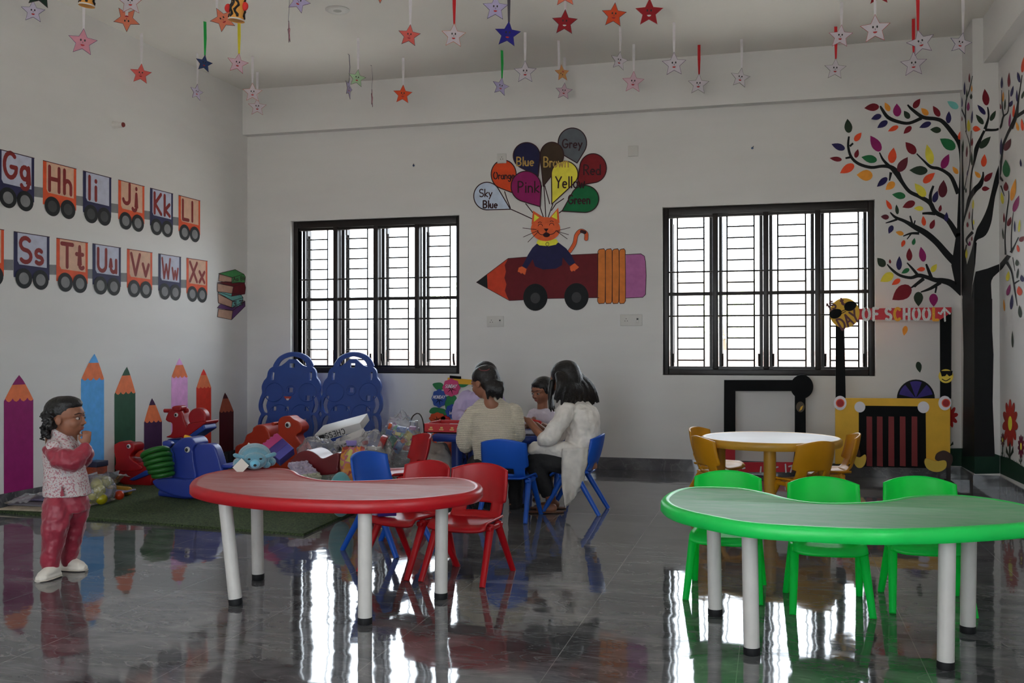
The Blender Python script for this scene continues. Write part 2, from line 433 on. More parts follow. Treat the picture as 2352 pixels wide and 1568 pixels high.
# ------------------------------------------------------------------ windows
M_FRAME = mat('dark_brown_enamel', (34, 28, 27), rough=0.35, spec=0.3, var=0.15, vscale=20)
M_IRON = mat('grille_iron', (40, 34, 32), rough=0.5, spec=0.3)
M_PANE = clear_mat('window_glass', (0.93, 0.96, 0.95), gloss=0.06, rough=0.02)
def make_window(name, x0, x1, nb=4):
    root = thing(name, None, None, ((x0 + x1) / 2, D + 0.1, ZW0)); root['kind'] = 'structure'
    y0, y1 = D + 0.066, D + 0.166; w = 0.052
    mb = MB()
    mb.box(x0, y0, ZW0, x0 + w, y1, ZW1, bev=0.006); mb.box(x1 - w, y0, ZW0, x1, y1, ZW1, bev=0.006)
    mb.box(x0 + w, y0, ZW1 - 0.075, x1 - w, y1, ZW1, bev=0.006); mb.box(x0 + w, y0, ZW0, x1 - w, y1, ZW0 + 0.06, bev=0.006)
    mb.box(x0 + w, y0 + 0.03, ZW1 - 0.1, x1 - w, y1 - 0.02, ZW1 - 0.075); mb.box(x0 + w, y0 + 0.03, ZW0 + 0.06, x1 - w, y1 - 0.02, ZW0 + 0.085)
    mb.build('frame', M_FRAME, root)
    step = (x1 - x0 - w) / nb
    for k in range(1, nb):
        cx = x0 + w / 2 + step * k
        MB().box(cx - w / 2, y0, ZW0 + 0.06, cx + w / 2, y1, ZW1 - 0.075, bev=0.006).build('mullion', M_FRAME, root)
    # iron grille: two uprights a bay, rungs, and bars running right across
    g = MB(); yg = y0 + 0.05
    zs = [ZW0 + 0.145 + 0.1085 * i for i in range(13)]
    for k in range(nb):
        a = x0 + w + step * k; b = x0 + step * (k + 1)
        u0 = a + 0.085; u1 = b - 0.085
        for u in (u0, u1): g.tube([(u, yg, ZW0 + 0.05), (u, yg, ZW1 - 0.06)], 0.0078, 8)
        for i, z in enumerate(zs):
            if i in (4, 6, 8): continue
            g.tube([(u0, yg, z), (u1, yg, z)], 0.0078, 8)
    for i in (4, 8): g.tube([(x0 + 0.01, yg, zs[i]), (x1 - 0.01, yg, zs[i])], 0.0085, 8)
    g.box(x0 + 0.01, yg - 0.005, zs[6] - 0.017, x1 - 0.01, yg + 0.006, zs[6] + 0.017)
    g.build('grille', M_IRON, root, smooth=False)
    # casements: two narrow leaves a bay, folded open to the outside
    for k in range(nb):
        for s in (0, 1):
            xx = (x0 + w + step * k + 0.004) if s == 0 else (x0 + step * (k + 1) - 0.036)
            L0, L1 = y1, y1 + 0.165; z0, z1 = ZW0 + 0.06, ZW1 - 0.08
            m = MB(); m.box(xx, L0, z0, xx + 0.032, L0 + 0.04, z1); m.box(xx, L1 - 0.04, z0, xx + 0.032, L1, z1)
            m.box(xx, L0 + 0.04, z0, xx + 0.032, L1 - 0.04, z0 + 0.06); m.box(xx, L0 + 0.04, z1 - 0.06, xx + 0.032, L1 - 0.04, z1)
            c = m.build('sash', M_FRAME, root, smooth=False, bevel=0.003)
            MB().box(xx + 0.013, L0 + 0.04, z0 + 0.06, xx + 0.018, L1 - 0.04, z1 - 0.06).build('pane', M_PANE, c, smooth=False)
            if s == 0 or k % 2:
                h = MB(); hx = xx + 0.016 + (0.02 if s == 0 else -0.02)
                h.tube([(hx, y0 + 0.045, z0 + 0.03), (hx, y0 + 0.02, z0 + 0.09), (hx, y0 + 0.02, z0 + 0.15)], 0.011, 8)
                h.build('stay_handle', M_FRAME, c)
    return root
make_window('window_1', *W1)
make_window('window_2', *W2)
for a, b in (W1, W2): portal(((a + b) / 2, D + 0.22, (ZW0 + ZW1) / 2), (-pi / 2, 0, 0), b - a, ZW1 - ZW0)
for a, b in RW: portal((XR + 0.24, (a + b) / 2, (ZW0 + ZW1) / 2), (0, pi / 2, 0), ZW1 - ZW0, b - a)
for a, b, z0, z1 in BWN: portal(((a + b) / 2, YR - 0.24, (z0 + z1) / 2), (pi / 2, 0, 0), b - a, z1 - z0)

# ------------------------------------------------------------------ outside the windows
M_GROUND = mat('dusty_ground', (166, 163, 157), rough=0.95, var=0.2, vscale=0.6)
tag(MB().box(-60, -60, -0.45, 60, 60, -0.3).build('ground', M_GROUND, smooth=False, loc=(0, 0, -0.3)), kind='structure')
def brick_mat():
    m = mat('brick', (150, 110, 100), rough=0.9); nt = m.node_tree; N = nt.nodes; L = nt.links
    br = N.new('ShaderNodeTexBrick'); br.inputs['Scale'].default_value = 1; br.inputs['Brick Width'].default_value = 0.25; br.inputs['Row Height'].default_value = 0.09; br.inputs['Mortar Size'].default_value = 0.01
    br.inputs['Color1'].default_value = (0.30, 0.20, 0.17, 1); br.inputs['Color2'].default_value = (0.26, 0.19, 0.17, 1); br.inputs['Mortar'].default_value = (0.35, 0.33, 0.31, 1)
    tc = [n for n in N if n.type == 'TEX_COORD'][0]
    mp = N.new('ShaderNodeMapping'); mp.inputs['Rotation'].default_value = (pi / 2, 0, 0)
    L.new(tc.outputs['Object'], mp.inputs[0]); L.new(mp.outputs[0], br.inputs['Vector']); L.new(br.outputs['Color'], N['Principled BSDF'].inputs['Base Color'])
    return m
w = MB().box(-22, 19, -0.3, 14, 19.22, 1.16).build('boundary_wall', brick_mat(), smooth=False)
tag(w, 'low red brick boundary wall outside, seen through both windows', 'wall')
M_BLD = mat('pale_render', (205, 200, 192), rough=0.9); M_BWIN = mat('dark_window', (165, 162, 160), rough=0.6)
b = thing('house', 'pale house with small dark windows beyond the wall, behind the right window', 'house', (-1.5, 34, -0.3))
MB().box(-6.5, 33, -0.3, 4.5, 39, 3.4).build('house_wall', M_BLD, b, smooth=False)
MB().box(-6.9, 32.6, 3.4, 4.9, 39.4, 3.65).build('roof_slab', M_BLD, b, smooth=False)
for x in (-4.3, -2.6, 0.3, 2.2):
    for z in (0.9, 2.0):
        MB().box(x, 32.95, z, x + 0.5, 33.02, z + 0.65).build('window', M_BWIN, b, smooth=False)
M_TIN = mat('grey_sheet', (186, 190, 192), rough=0.6)
s = thing('shed', 'grey tin shed with a flat roof outside, behind the left window', 'shed', (-7.2, 24, -0.3))
MB().box(-8.9, 23, -0.3, -6.2, 25, 2.1).build('shed_wall', M_TIN, s, smooth=False)
MB().box(-9.1, 22.8, 2.1, -6.0, 25.2, 2.2).build('shed_roof', mat('roof_edge', (160, 162, 165)), s, smooth=False)
M_LEAFO = mat('outside_leaves', (190, 200, 165), rough=0.8, var=0.3, vscale=3); M_BARK = mat('bark', (110, 95, 85), rough=0.9)
def tree(x, y, h, r, label):
    t = thing('tree', label, 'tree', (x, y, -0.3), 0, 'trees outside the windows')
    MB().tube([(x, y, -0.3), (x + 0.1, y, h * 0.4), (x, y, h * 0.75)], [0.12, 0.09, 0.04], 8).build('trunk', M_BARK, t)
    m = MB(); rnd = random.Random(int(x * 10))
    for i in range(260):
        a = rnd.uniform(0, 2 * pi); q = rnd.uniform(-1, 1); k = rnd.uniform(0.3, 1) ** 0.5
        c = Vector((x + r * k * cos(a) * sqrt(1 - q * q), y + r * k * sin(a) * sqrt(1 - q * q), h * 0.75 + r * 0.8 * k * q))
        d = Vector((rnd.uniform(-1, 1), rnd.uniform(-1, 1), rnd.uniform(-1, 1))).normalized(); e = d.orthogonal().normalized()
        d *= 0.14; e *= 0.06
        m.add([c - d, c + e, c + d, c - e], [[0, 1, 2, 3]])
    m.build('foliage', M_LEAFO, t, smooth=False, recalc=False)
tree(-8.6, 28, 3.0, 1.5, 'leafy tree outside, above the tin shed')
tree(-1.2, 24, 2.6, 0.9, 'small young tree outside, seen through the second bay of the right window')
# ------------------------------------------------------------------ children's furniture
M_LEG = mat('white_powder_coated_tube', (214, 210, 205), rough=0.35, var=0.05, vscale=15)
M_CAP = mat('black_rubber', (22, 22, 24), rough=0.6)
def plastic(name, rgb, trans=0.12, rough=0.38, gain=1.0, dust=0.0):
    return mat(name, rgb, rough=rough, gain=gain, trans=trans, spec=0.5, var=0.06, vscale=6, dust=dust)
P_RED = plastic('red_plastic', (186, 12, 26), gain=1.0, trans=.2); P_BLUE = plastic('blue_plastic', (28, 88, 190), gain=1.2, trans=.2); P_GREEN = plastic('green_plastic', (24, 212, 92), trans=0.6, gain=1.5)
P_YEL = plastic('yellow_plastic', (214, 150, 20))
def top_mat(name, rgb, dust): return mat(name, rgb, rough=0.55, spec=0.22, dust=dust)
def rim_mesh(loop, z0, z1, r=0.022, lip=0.02):
    """moulded table top: rounded edge band, small raised lip, recessed face"""
    n = len(loop); c = Vector((sum(p[0] for p in loop) / n, sum(p[1] for p in loop) / n))
    def inset(d):
        out = []
        for i in range(n):
            a = Vector(loop[i - 1][:2]); b = Vector(loop[(i + 1) % n][:2]); t = (b - a).normalized()
            nn = Vector((-t.y, t.x)); p = Vector(loop[i][:2])
            out.append((p.x + nn.x * d, p.y + nn.y * d))
        return out
    area = sum(loop[i - 1][0] * loop[i][1] - loop[i][0] * loop[i - 1][1] for i in range(n))
    if area < 0: loop = loop[::-1]
    rings = [(0.03, z0), (0.008, z0 + 0.002), (0.0, z0 + 0.012), (0.0, z1 - r * 0.7), (0.006, z1 - r * 0.25), (0.018, z1), (0.03, z1), (0.036, z1 - 0.003)]
    vs = []
    for d, z in rings: vs += [(x, y, z) for x, y in inset(d)]
    fs = []
    for k in range(len(rings) - 1):
        for i in range(n): fs.append([k * n + i, k * n + (i + 1) % n, (k + 1) * n + (i + 1) % n, (k + 1) * n + i])
    edge = (vs, fs)
    last = [Vector((v[0], v[1], 0)) for v in vs[-n:]]
    tri = tessellate_polygon([last])
    tb = tessellate_polygon([[Vector((v[0], v[1], 0)) for v in vs[:n]]])
    return edge, [list(t) for t in tri], [list(t) for t in tb], n
def table_top(root, loop, z0, z1, medge, mtop):
    (vs, fs), tri, tb, n = rim_mesh(loop, z0, z1)
    m = MB(); m.add(vs, fs); b = len(vs) - n
    m.m = 1; m.f += [[i + b for i in t] for t in tri]; m.mi += [1] * len(tri)
    m.f += [list(t) for t in tb]; m.mi += [0] * len(tb)
    return m.build('table_top', [medge, mtop], root)
def table_leg(root, top, foot, r=0.031, m=None, cap=True, name='leg'):
    top = Vector(top); foot = Vector(foot); d = (top - foot).normalized()
    mb = MB().tube([foot + d * (0.03 if cap else 0), foot + d * 0.05, top], r, 24)
    lg = mb.build(name, m or M_LEG, root)
    if cap:
        MB().tube([foot, foot + d * 0.004, foot + d * 0.03], [r * 0.98, r * 1.05, r * 1.05], 24).build('foot_cap', M_CAP, lg)
    return lg
def px_loop(pts, z, n=5): return [(p.x, p.y) for p in (atz(u, v, z) for u, v in spline(pts, n, True))]

ZT = 0.55
gl = [(1518, 1148), (1530, 1131), (1560, 1120), (1610, 1116), (1700, 1119), (1770, 1131), (1820, 1144), (1880, 1152), (1960, 1152), (2030, 1147), (2085, 1138), (2140, 1134), (2210, 1135), (2290, 1144), (2360, 1157), (2408, 1172), (2425, 1186),
      (2400, 1196), (2330, 1204), (2200, 1212), (2100, 1215), (2000, 1216), (1850, 1210), (1720, 1201), (1620, 1184), (1550, 1167)]
t = thing('kidney_table', 'green kidney-shaped children\'s table with white legs, at the right front', 'table', (0.3, 4.25, 0))
table_top(t, px_loop(gl, ZT), ZT - 0.058, ZT, plastic('green_table_edge', (24, 198, 84), gain=1.25, trans=0.0), top_mat('green_table_face', (50, 168, 96), 0.42))
for (x, y) in ((-0.251, 4.524), (-0.081, 3.982), (0.623, 3.986), (0.793, 4.515)):
    table_leg(t, (x + 0.008 * (1 if x > 0.2 else -1), y, ZT - 0.05), (x, y, 0))
rl = [(435, 1110), (446, 1096), (475, 1085), (530, 1076), (590, 1073), (650, 1074), (680, 1080), (697, 1090), (740, 1100), (800, 1103), (870, 1101), (950, 1096), (1020, 1094), (1070, 1098), (1100, 1106), (1109, 1117),
      (1092, 1128), (1040, 1137), (950, 1146), (840, 1150), (720, 1148), (600, 1142), (500, 1130), (450, 1119)]
t = thing('kidney_table', 'red kidney-shaped children\'s table with white legs, holding a blue toy bear', 'table', (-2.1, 4.4, 0))
table_top(t, px_loop(rl, ZT), ZT - 0.058, ZT, plastic('red_table_edge', (180, 14, 28), trans=0.0), top_mat('red_table_face', (170, 44, 52), 0.36))
for (x, y), (dx, dy) in (((-2.434, 4.145), (-0.06, 0.0)), ((-2.588, 4.627), (-0.01, 0)), ((-1.72, 3.999), (0, 0)), ((-1.54, 4.493), (0.005, 0))):
    table_leg(t, (x + dx, y + dy, ZT - 0.05), (x, y, 0))

# round yellow table
cx, cy, zr = 0.0, 7.5, 0.55
c0 = atz(1612, 1003, zr); c1 = atz(1928, 1003, zr); cc = (c0 + c1) / 2; R = (c1 - c0).length / 2
RT = cc
t = thing('round_table', 'round yellow children\'s table with a pale top and thick yellow legs', 'table', (cc.x, cc.y, 0))
table_top(t, [(cc.x + R * cos(a * pi / 36), cc.y + R * sin(a * pi / 36)) for a in range(72)], zr - 0.06, zr,
          plastic('yellow_table_edge', (200, 152, 52), trans=0.0), mat('pale_table_face', (186, 172, 160), rough=0.5, var=0.05, vscale=5))
for a in (-1.62, -0.05, 1.52, 3.09):
    a -= 0.0
    pass
for u, y in ((1768, cc.y - R * 0.74), (1653, cc.y - 0.0), (1768, cc.y + R * 0.72), (1892, cc.y + 0.02)):
    d = ray(u, 1000); x = d.x / d.y * y
    table_leg(t, (x, y, zr - 0.05), (x, y, 0), r=0.042, m=plastic('yellow_leg', (196, 148, 50), trans=0.0), cap=False)

def make_chair(name, label, m, legm=None, slot=True):
    """moulded plastic chair, facing -y at the origin: wrap-round back with a hand slot, splayed A-frame legs"""
    t = thing(name, label, 'chair')
    ws = 0.165
    # seat: shallow dish from the front lip to the bend
    def seat(u, v):
        x = (u - 0.5) * 2
        y = -0.17 + 0.30 * v
        w = 0.150 + 0.012 * (1 - v)
        z = 0.292 - 0.012 * (1 - x * x) * sin(pi * min(1, v * 1.1)) - 0.03 * max(0, 0.18 - v) / 0.18 * max(0, 0.18 - v) / 0.18
        yy = y + 0.018 * (x * x) * (1 - v)
        return (x * w, yy, z + 0.014 * abs(x) ** 6)
    m1 = MB().grid(seat, 17, 14); s = m1.build('seat', m, t, solid=0.012, bevel=0)
    # back: narrow waist low down, wings above, arched top edge
    def back(u, v):
        x = (u - 0.5) * 2
        top = 0.574 - 0.030 * x * x
        zz = 0.292 + (top - 0.292) * v
        k = min(1, max(0, (v - 0.31) / 0.05)); k = k * k * (3 - 2 * k)
        w = 0.144 + 0.024 * k - 0.010 * max(0, v - 0.5)
        yb = 0.13 + 0.052 * (1 - (1 - v) ** 2) + 0.03 * v
        bend = min(1, v / 0.16)
        yb -= 0.028 * (1 - bend) ** 2
        zz -= 0.0
        wrap = (0.034 + 0.026 * k) * abs(x) ** 2.6
        return (x * w, yb - wrap, zz)
    def hole(i, j): return slot and 5 <= i <= 14 and 3 <= j <= 6
    b = MB().grid(back, 21, 27, hole).build('backrest', m, t, solid=0.012)
    for sx in (-1, 1):
        for (fy, ty) in ((-0.205, -0.045), (0.215, 0.045)):
            lm = MB(); top = Vector((sx * 0.150, ty, 0.283)); ft = Vector((sx * 0.172, fy, 0.0))
            lm.tube([ft, ft.lerp(top, 0.5), top, top + Vector((0, 0, 0.008))], [0.0155, 0.0185, 0.0215, 0.012], 14)
            lm.build('leg', legm or m, t)
        br = MB(); br.box(sx * 0.150 - 0.019, -0.085, 0.258, sx * 0.150 + 0.019, 0.085, 0.285, bev=0.008)
        br.build('leg_bracket', legm or m, t)
    return t
_chairs = {}
def chair(kind, m, x, y, face, label, group, name='childrens_chair', legm=None):
    """face = direction (dx, dy) the sitter would look"""
    if kind not in _chairs:
        o = make_chair(name, label, m, legm); _chairs[kind] = o
    else: o = copy_tree(_chairs[kind])
    o.location = (x, y, 0); o.rotation_euler = (0, 0, atan2(face[1], face[0]) + pi / 2)
    return tag(o, label, 'chair', group)
G = 'green children\'s chairs behind the green table'
chair('g', P_GREEN, -0.225, 4.96, (-0.03, -1), 'green plastic children\'s chair, leftmost of the three behind the green table', G)
chair('g', P_GREEN, 0.245, 4.83, (0.06, -1), 'green plastic children\'s chair, middle one of the three behind the green table', G)
chair('g', P_GREEN, 0.69, 4.96, (0.02, -1), 'green plastic children\'s chair, rightmost of the three behind the green table', G)
G = 'red children\'s chairs by the red table'
chair('r', P_RED, -1.555, 4.97, (-0.12, -1), 'red plastic children\'s chair facing the red table\'s right end, its hand slot in view', G)
chair('r', P_RED, -1.915, 5.04, (-.36, -.93), 'red plastic children\'s chair angled left behind the red table, purple blocks on its seat', G)
G = 'blue children\'s chairs'
chair('b', P_BLUE, -2.22, 5.52, (.95, -.32), 'blue plastic children\'s chair standing empty behind the middle of the red table', G)
chair('b', P_BLUE, -1.80, 6.76, (0.03, 1), 'blue plastic children\'s chair under the woman in the cream knitted cardigan', G)
chair('b', P_BLUE, -1.41, 7.16, (-1, 0.03), 'blue plastic children\'s chair under the woman in the white tunic, seen from the side', G)
# ------------------------------------------------------------------ hand-brushed lettering (strokes in a unit box, baseline y=0, cap height 1)
def _arc(cx, cy, rx, ry, a0, a1, n=9):
    return [(cx + rx * cos(radians(a0 + (a1 - a0) * i / n)), cy + ry * sin(radians(a0 + (a1 - a0) * i / n))) for i in range(n + 1)]
GLY = {
 'A': (.72, [[(0, 0), (.33, 1), (.66, 0)], [(.12, .36), (.55, .36)]]),
 'B': (.62, [[(.05, 0), (.05, 1)], [(.05, 1)] + _arc(.22, .76, .28, .24, 90, -90) + [(.05, .52)], [(.05, .52)] + _arc(.24, .26, .3, .26, 90, -90) + [(.05, 0)]]),
 'C': (.68, [_arc(.35, .5, .33, .5, 50, 310, 14)]),
 'D': (.68, [[(.05, 0), (.05, 1)], [(.05, 1)] + _arc(.15, .5, .45, .5, 90, -90, 12) + [(.05, 0)]]),
 'E': (.55, [[(.5, 1), (.05, 1), (.05, 0), (.5, 0)], [(.05, .52), (.42, .52)]]),
 'F': (.55, [[(.5, 1), (.05, 1), (.05, 0)], [(.05, .52), (.42, .52)]]),
 'G': (.74, [_arc(.35, .5, .33, .5, 50, 330, 14) + [(.66, .44), (.38, .44)]]),
 'H': (.68, [[(.05, 0), (.05, 1)], [(.58, 0), (.58, 1)], [(.05, .5), (.58, .5)]]),
 'I': (.22, [[(.1, 0), (.1, 1)]]),
 'J': (.58, [[(.48, 1), (.48, .25)] + _arc(.26, .22, .22, .22, 0, -170, 8)]),
 'K': (.6, [[(.05, 0), (.05, 1)], [(.52, 1), (.08, .48), (.54, 0)]]),
 'L': (.55, [[(.05, 1), (.05, 0), (.5, 0)]]),
 'M': (.8, [[(.03, 0), (.1, 1), (.37, .3), (.64, 1), (.71, 0)]]),
 'N': (.68, [[(.05, 0), (.05, 1), (.58, 0), (.58, 1)]]),
 'O': (.76, [_arc(.36, .5, .34, .5, 90, 450, 20)]),
 'P': (.58, [[(.05, 0), (.05, 1)], [(.05, 1)] + _arc(.2, .74, .3, .26, 90, -90) + [(.05, .48)]]),
 'R': (.62, [[(.05, 0), (.05, 1)], [(.05, 1)] + _arc(.2, .74, .3, .26, 90, -90) + [(.05, .48)], [(.22, .48), (.54, 0)]]),
 'S': (.6, [_arc(.28, .75, .25, .25, 40, 270, 10)[:-1] + _arc(.28, .25, .27, .25, 90, -140, 10)]),
 'T': (.66, [[(0, 1), (.6, 1)], [(.3, 1), (.3, 0)]]),
 'U': (.68, [[(.05, 1), (.05, .3)] + _arc(.31, .28, .26, .28, 180, 360, 9) + [(.57, 1)]]),
 'V': (.66, [[(0, 1), (.3, 0), (.6, 1)]]),
 'W': (.9, [[(0, 1), (.2, 0), (.42, .7), (.62, 0), (.82, 1)]]),
 'X': (.64, [[(0, 1), (.58, 0)], [(.58, 1), (0, 0)]]),
 'Y': (.64, [[(0, 1), (.3, .5)], [(.6, 1), (.3, .5), (.26, 0)]]),
 '1': (.3, [[(0, .8), (.15, 1), (.15, 0)]]),
 'a': (.52, [_arc(.22, .27, .2, .27, 60, 420, 14), [(.42, .55), (.42, .05), (.48, 0)]]),
 'b': (.52, [[(.05, 1), (.05, 0)], _arc(.23, .27, .2, .27, 180, -180, 14)]),
 'd': (.52, [_arc(.22, .27, .2, .27, 0, 360, 14), [(.43, 1), (.43, 0)]]),
 'e': (.52, [[(.06, .29), (.40, .29)], _arc(.24, .28, .21, .28, 12, 300, 12)]),
 'g': (.52, [_arc(.22, .3, .2, .25, 0, 360, 14), [(.43, .55), (.43, -.15)] + _arc(.23, -.15, .2, .2, 0, -160, 7)]),
 'h': (.52, [[(.05, 1), (.05, 0)], [(.05, .3)] + _arc(.23, .32, .19, .24, 170, 0, 8) + [(.42, 0)]]),
 'i': (.2, [[(.1, .58), (.1, 0)], [(.1, .84), (.1, .87)]]),
 'j': (.32, [[(.22, .58), (.22, -.12)] + _arc(.08, -.12, .14, .16, 0, -150, 6), [(.22, .84), (.22, .87)]]),
 'k': (.5, [[(.05, 1), (.05, 0)], [(.42, .58), (.08, .26), (.44, 0)]]),
 'l': (.2, [[(.1, 1), (.1, 0)]]),
 'n': (.52, [[(.05, .56), (.05, 0)], [(.05, .3)] + _arc(.23, .32, .19, .24, 170, 0, 8) + [(.42, 0)]]),
 'o': (.52, [_arc(.23, .28, .21, .28, 90, 450, 14)]),
 'r': (.38, [[(.05, .56), (.05, 0)], [(.05, .3)] + _arc(.22, .3, .16, .26, 160, 50, 5)]),
 's': (.44, [_arc(.2, .42, .16, .15, 40, 270, 8)[:-1] + _arc(.2, .14, .18, .14, 90, -140, 8)]),
 't': (.42, [[(.18, .95), (.18, .12)] + _arc(.3, .12, .12, .12, 180, 320, 5), [(0, .62), (.36, .62)]]),
 'u': (.52, [[(.05, .56), (.05, .2)] + _arc(.23, .2, .18, .2, 180, 360, 7) + [(.41, .56)], [(.41, .3), (.41, 0)]]),
 'v': (.48, [[(0, .56), (.21, 0), (.42, .56)]]),
 'w': (.66, [[(0, .56), (.15, 0), (.3, .42), (.45, 0), (.6, .56)]]),
 'x': (.48, [[(0, .56), (.42, 0)], [(.42, .56), (0, 0)]]),
 'y': (.5, [[(.02, .56), (.23, .05)], [(.44, .56), (.23, .05), (.08, -.3)]]),
 '3': (.75, [_arc(.2, .75, .2, .22, 150, -80, 8) + _arc(.2, .25, .24, .27, 80, -150, 8), [(.25, .52), (.62, .52)], [(.62, 1), (.62, 0)], [(0, 1.02), (.78, 1.02)]]),
 ' ': (.4, []),
}
def lettering(s, x, y, h, squeeze=1.0, shear=0.0, rot=0.0, gap=.1, down=True):
    """polylines of a word; y grows downwards as on the photo when down"""
    out = []; cx = 0
    for ch in s:
        w, st = GLY[ch]
        for pl in st:
            q = []
            for a, b in pl:
                X = (cx + a * squeeze) * h + shear * b * h; Y = b * h
                X, Y = X * cos(rot) - Y * sin(rot), X * sin(rot) + Y * cos(rot)
                q.append((x + X, y - Y if down else y + Y))
            out.append(q)
        cx += (w + gap) * squeeze
    return out
def ribbon(pl, w, quads=False):
    """outline of a brushed line with round ends; w one width or a list. quads: short pieces instead of one outline"""
    ws = list(w) if isinstance(w, (list, tuple)) else [w] * len(pl)
    for i in range(1, len(pl) - 1):               # break the line at sharp corners
        ax, ay, bx, by = pl[i][0] - pl[i - 1][0], pl[i][1] - pl[i - 1][1], pl[i + 1][0] - pl[i][0], pl[i + 1][1] - pl[i][1]
        if ax * bx + ay * by < .25 * (hypot(ax, ay) * hypot(bx, by)):
            return ribbon(pl[:i + 1], ws[:i + 1], quads) + ribbon(pl[i:], ws[i:], quads)
    L = []; Rr = []; k = len(pl); polys = []; D2 = []
    for i in range(k):
        a = pl[max(0, i - 1)]; b = pl[min(k - 1, i + 1)]
        dx, dy = b[0] - a[0], b[1] - a[1]; l = hypot(dx, dy) or 1
        ux, uy = dx / l, dy / l; f = 1.0
        if 0 < i < k - 1:                       # mitre at corners
            ex, ey = b[0] - pl[i][0], b[1] - pl[i][1]; q = hypot(ex, ey) or 1; f = 1 / max(.6, abs(ux * ex / q + uy * ey / q))
        D2.append((ux, uy))
        L.append((pl[i][0] - uy * ws[i] / 2 * f, pl[i][1] + ux * ws[i] / 2 * f)); Rr.append((pl[i][0] + uy * ws[i] / 2 * f, pl[i][1] - ux * ws[i] / 2 * f))
    if quads:
        for i in range(k - 1): polys.append([L[i], L[i + 1], Rr[i + 1], Rr[i]])
        return polys
    def cap(p, d, r):
        a0 = atan2(d[1], d[0])
        return [(p[0] + r * cos(a0 + t), p[1] + r * sin(a0 + t)) for t in (1.05, .52, 0, -.52, -1.05)]
    s0 = (-D2[0][0], -D2[0][1])
    return [L + cap(pl[-1], D2[-1], ws[-1] / 2) + Rr[::-1] + cap(pl[0], s0, ws[0] / 2)]

# ------------------------------------------------------------------ paint on the walls
UB, UF, UR = 2208.5, 2238.0, 2296.5           # corners of the pillar in the photo
def on_left(u, v, k): return atx(u, v, XL + 0.0008 * k)
def on_back(u, v, k): return aty(u, v, D - 0.0008 * k)
def clipu(poly, u0, u1):
    def half(p, s, lim):
        o = []
        for i in range(len(p)):
            a, b = p[i - 1], p[i]; ia = s * (a[0] - lim) >= 0; ib = s * (b[0] - lim) >= 0
            if ia != ib:
                t = (lim - a[0]) / (b[0] - a[0]); o.append((lim, a[1] + t * (b[1] - a[1])))
            if ib: o.append(b)
        return o
    p = half(poly, 1, u0)
    return half(p, -1, u1) if p else p
class Paint(MB):
    """thin coats of paint; polygons given in photo coordinates, laid on the wall they are painted on"""
    def __init__(self, plane): super().__init__(); self.pl = plane; self.n = 0
    def poly(self, pts, k, m=0):
        self.m = m; self.n += 1; k = k + .05 * (self.n % 17)
        if self.pl in ('L', 'B'):
            f = on_left if self.pl == 'L' else on_back
            self.sheet([pts], lambda a, b: f(a, b, k), None)
        else:                                  # runs over window wall, pillar and right wall
            for u0, u1, f in ((0, UB, lambda a, b: on_back(a, b, k)), (UB, UF, lambda a, b: atx(a, b, PX - 0.0008 * k)),
                              (UF, UR, lambda a, b: aty(a, b, PY - 0.0008 * k)), (UR, 2500, lambda a, b: atx(a, b, XR - 0.0008 * k))):
                q = clipu(pts, u0, u1)
                if len(q) > 2:
                    try: self.sheet([q], f, None)
                    except Exception: pass
        return self
    def line(self, pl, w, k, m=0):
        for p in ribbon(pl, w, self.pl == 'T'): self.poly(p, k, m)
        return self
    def word(self, s, x, y, h, w, k, m=0, **kw):
        for pl in lettering(s, x, y, h, **kw): self.line(pl, w, k, m)
        return self
def paint(name, rgb, rough=0.55): return mat('paint_' + name, rgb, rough=rough, gain=2.1 if 'pencil' in name else 1.8, spec=0.2, var=0.1, vscale=14)
C_NAVY = paint('navy', (30, 30, 62)); C_ORANGE = paint('orange', (176, 66, 34)); C_PALE = paint('pale_blue', (150, 152, 168)); C_PEACH = paint('peach', (172, 138, 118))
C_BROWNRED = paint('brown_red', (104, 30, 30)); C_BLACK = paint('black', (16, 18, 20)); C_GREY = paint('grey', (98, 98, 100)); C_DGREY = paint('dark_grey', (48, 48, 50))
C_WOOD = paint('wood_orange', (186, 98, 62)); C_LINE = paint('outline', (42, 20, 24))

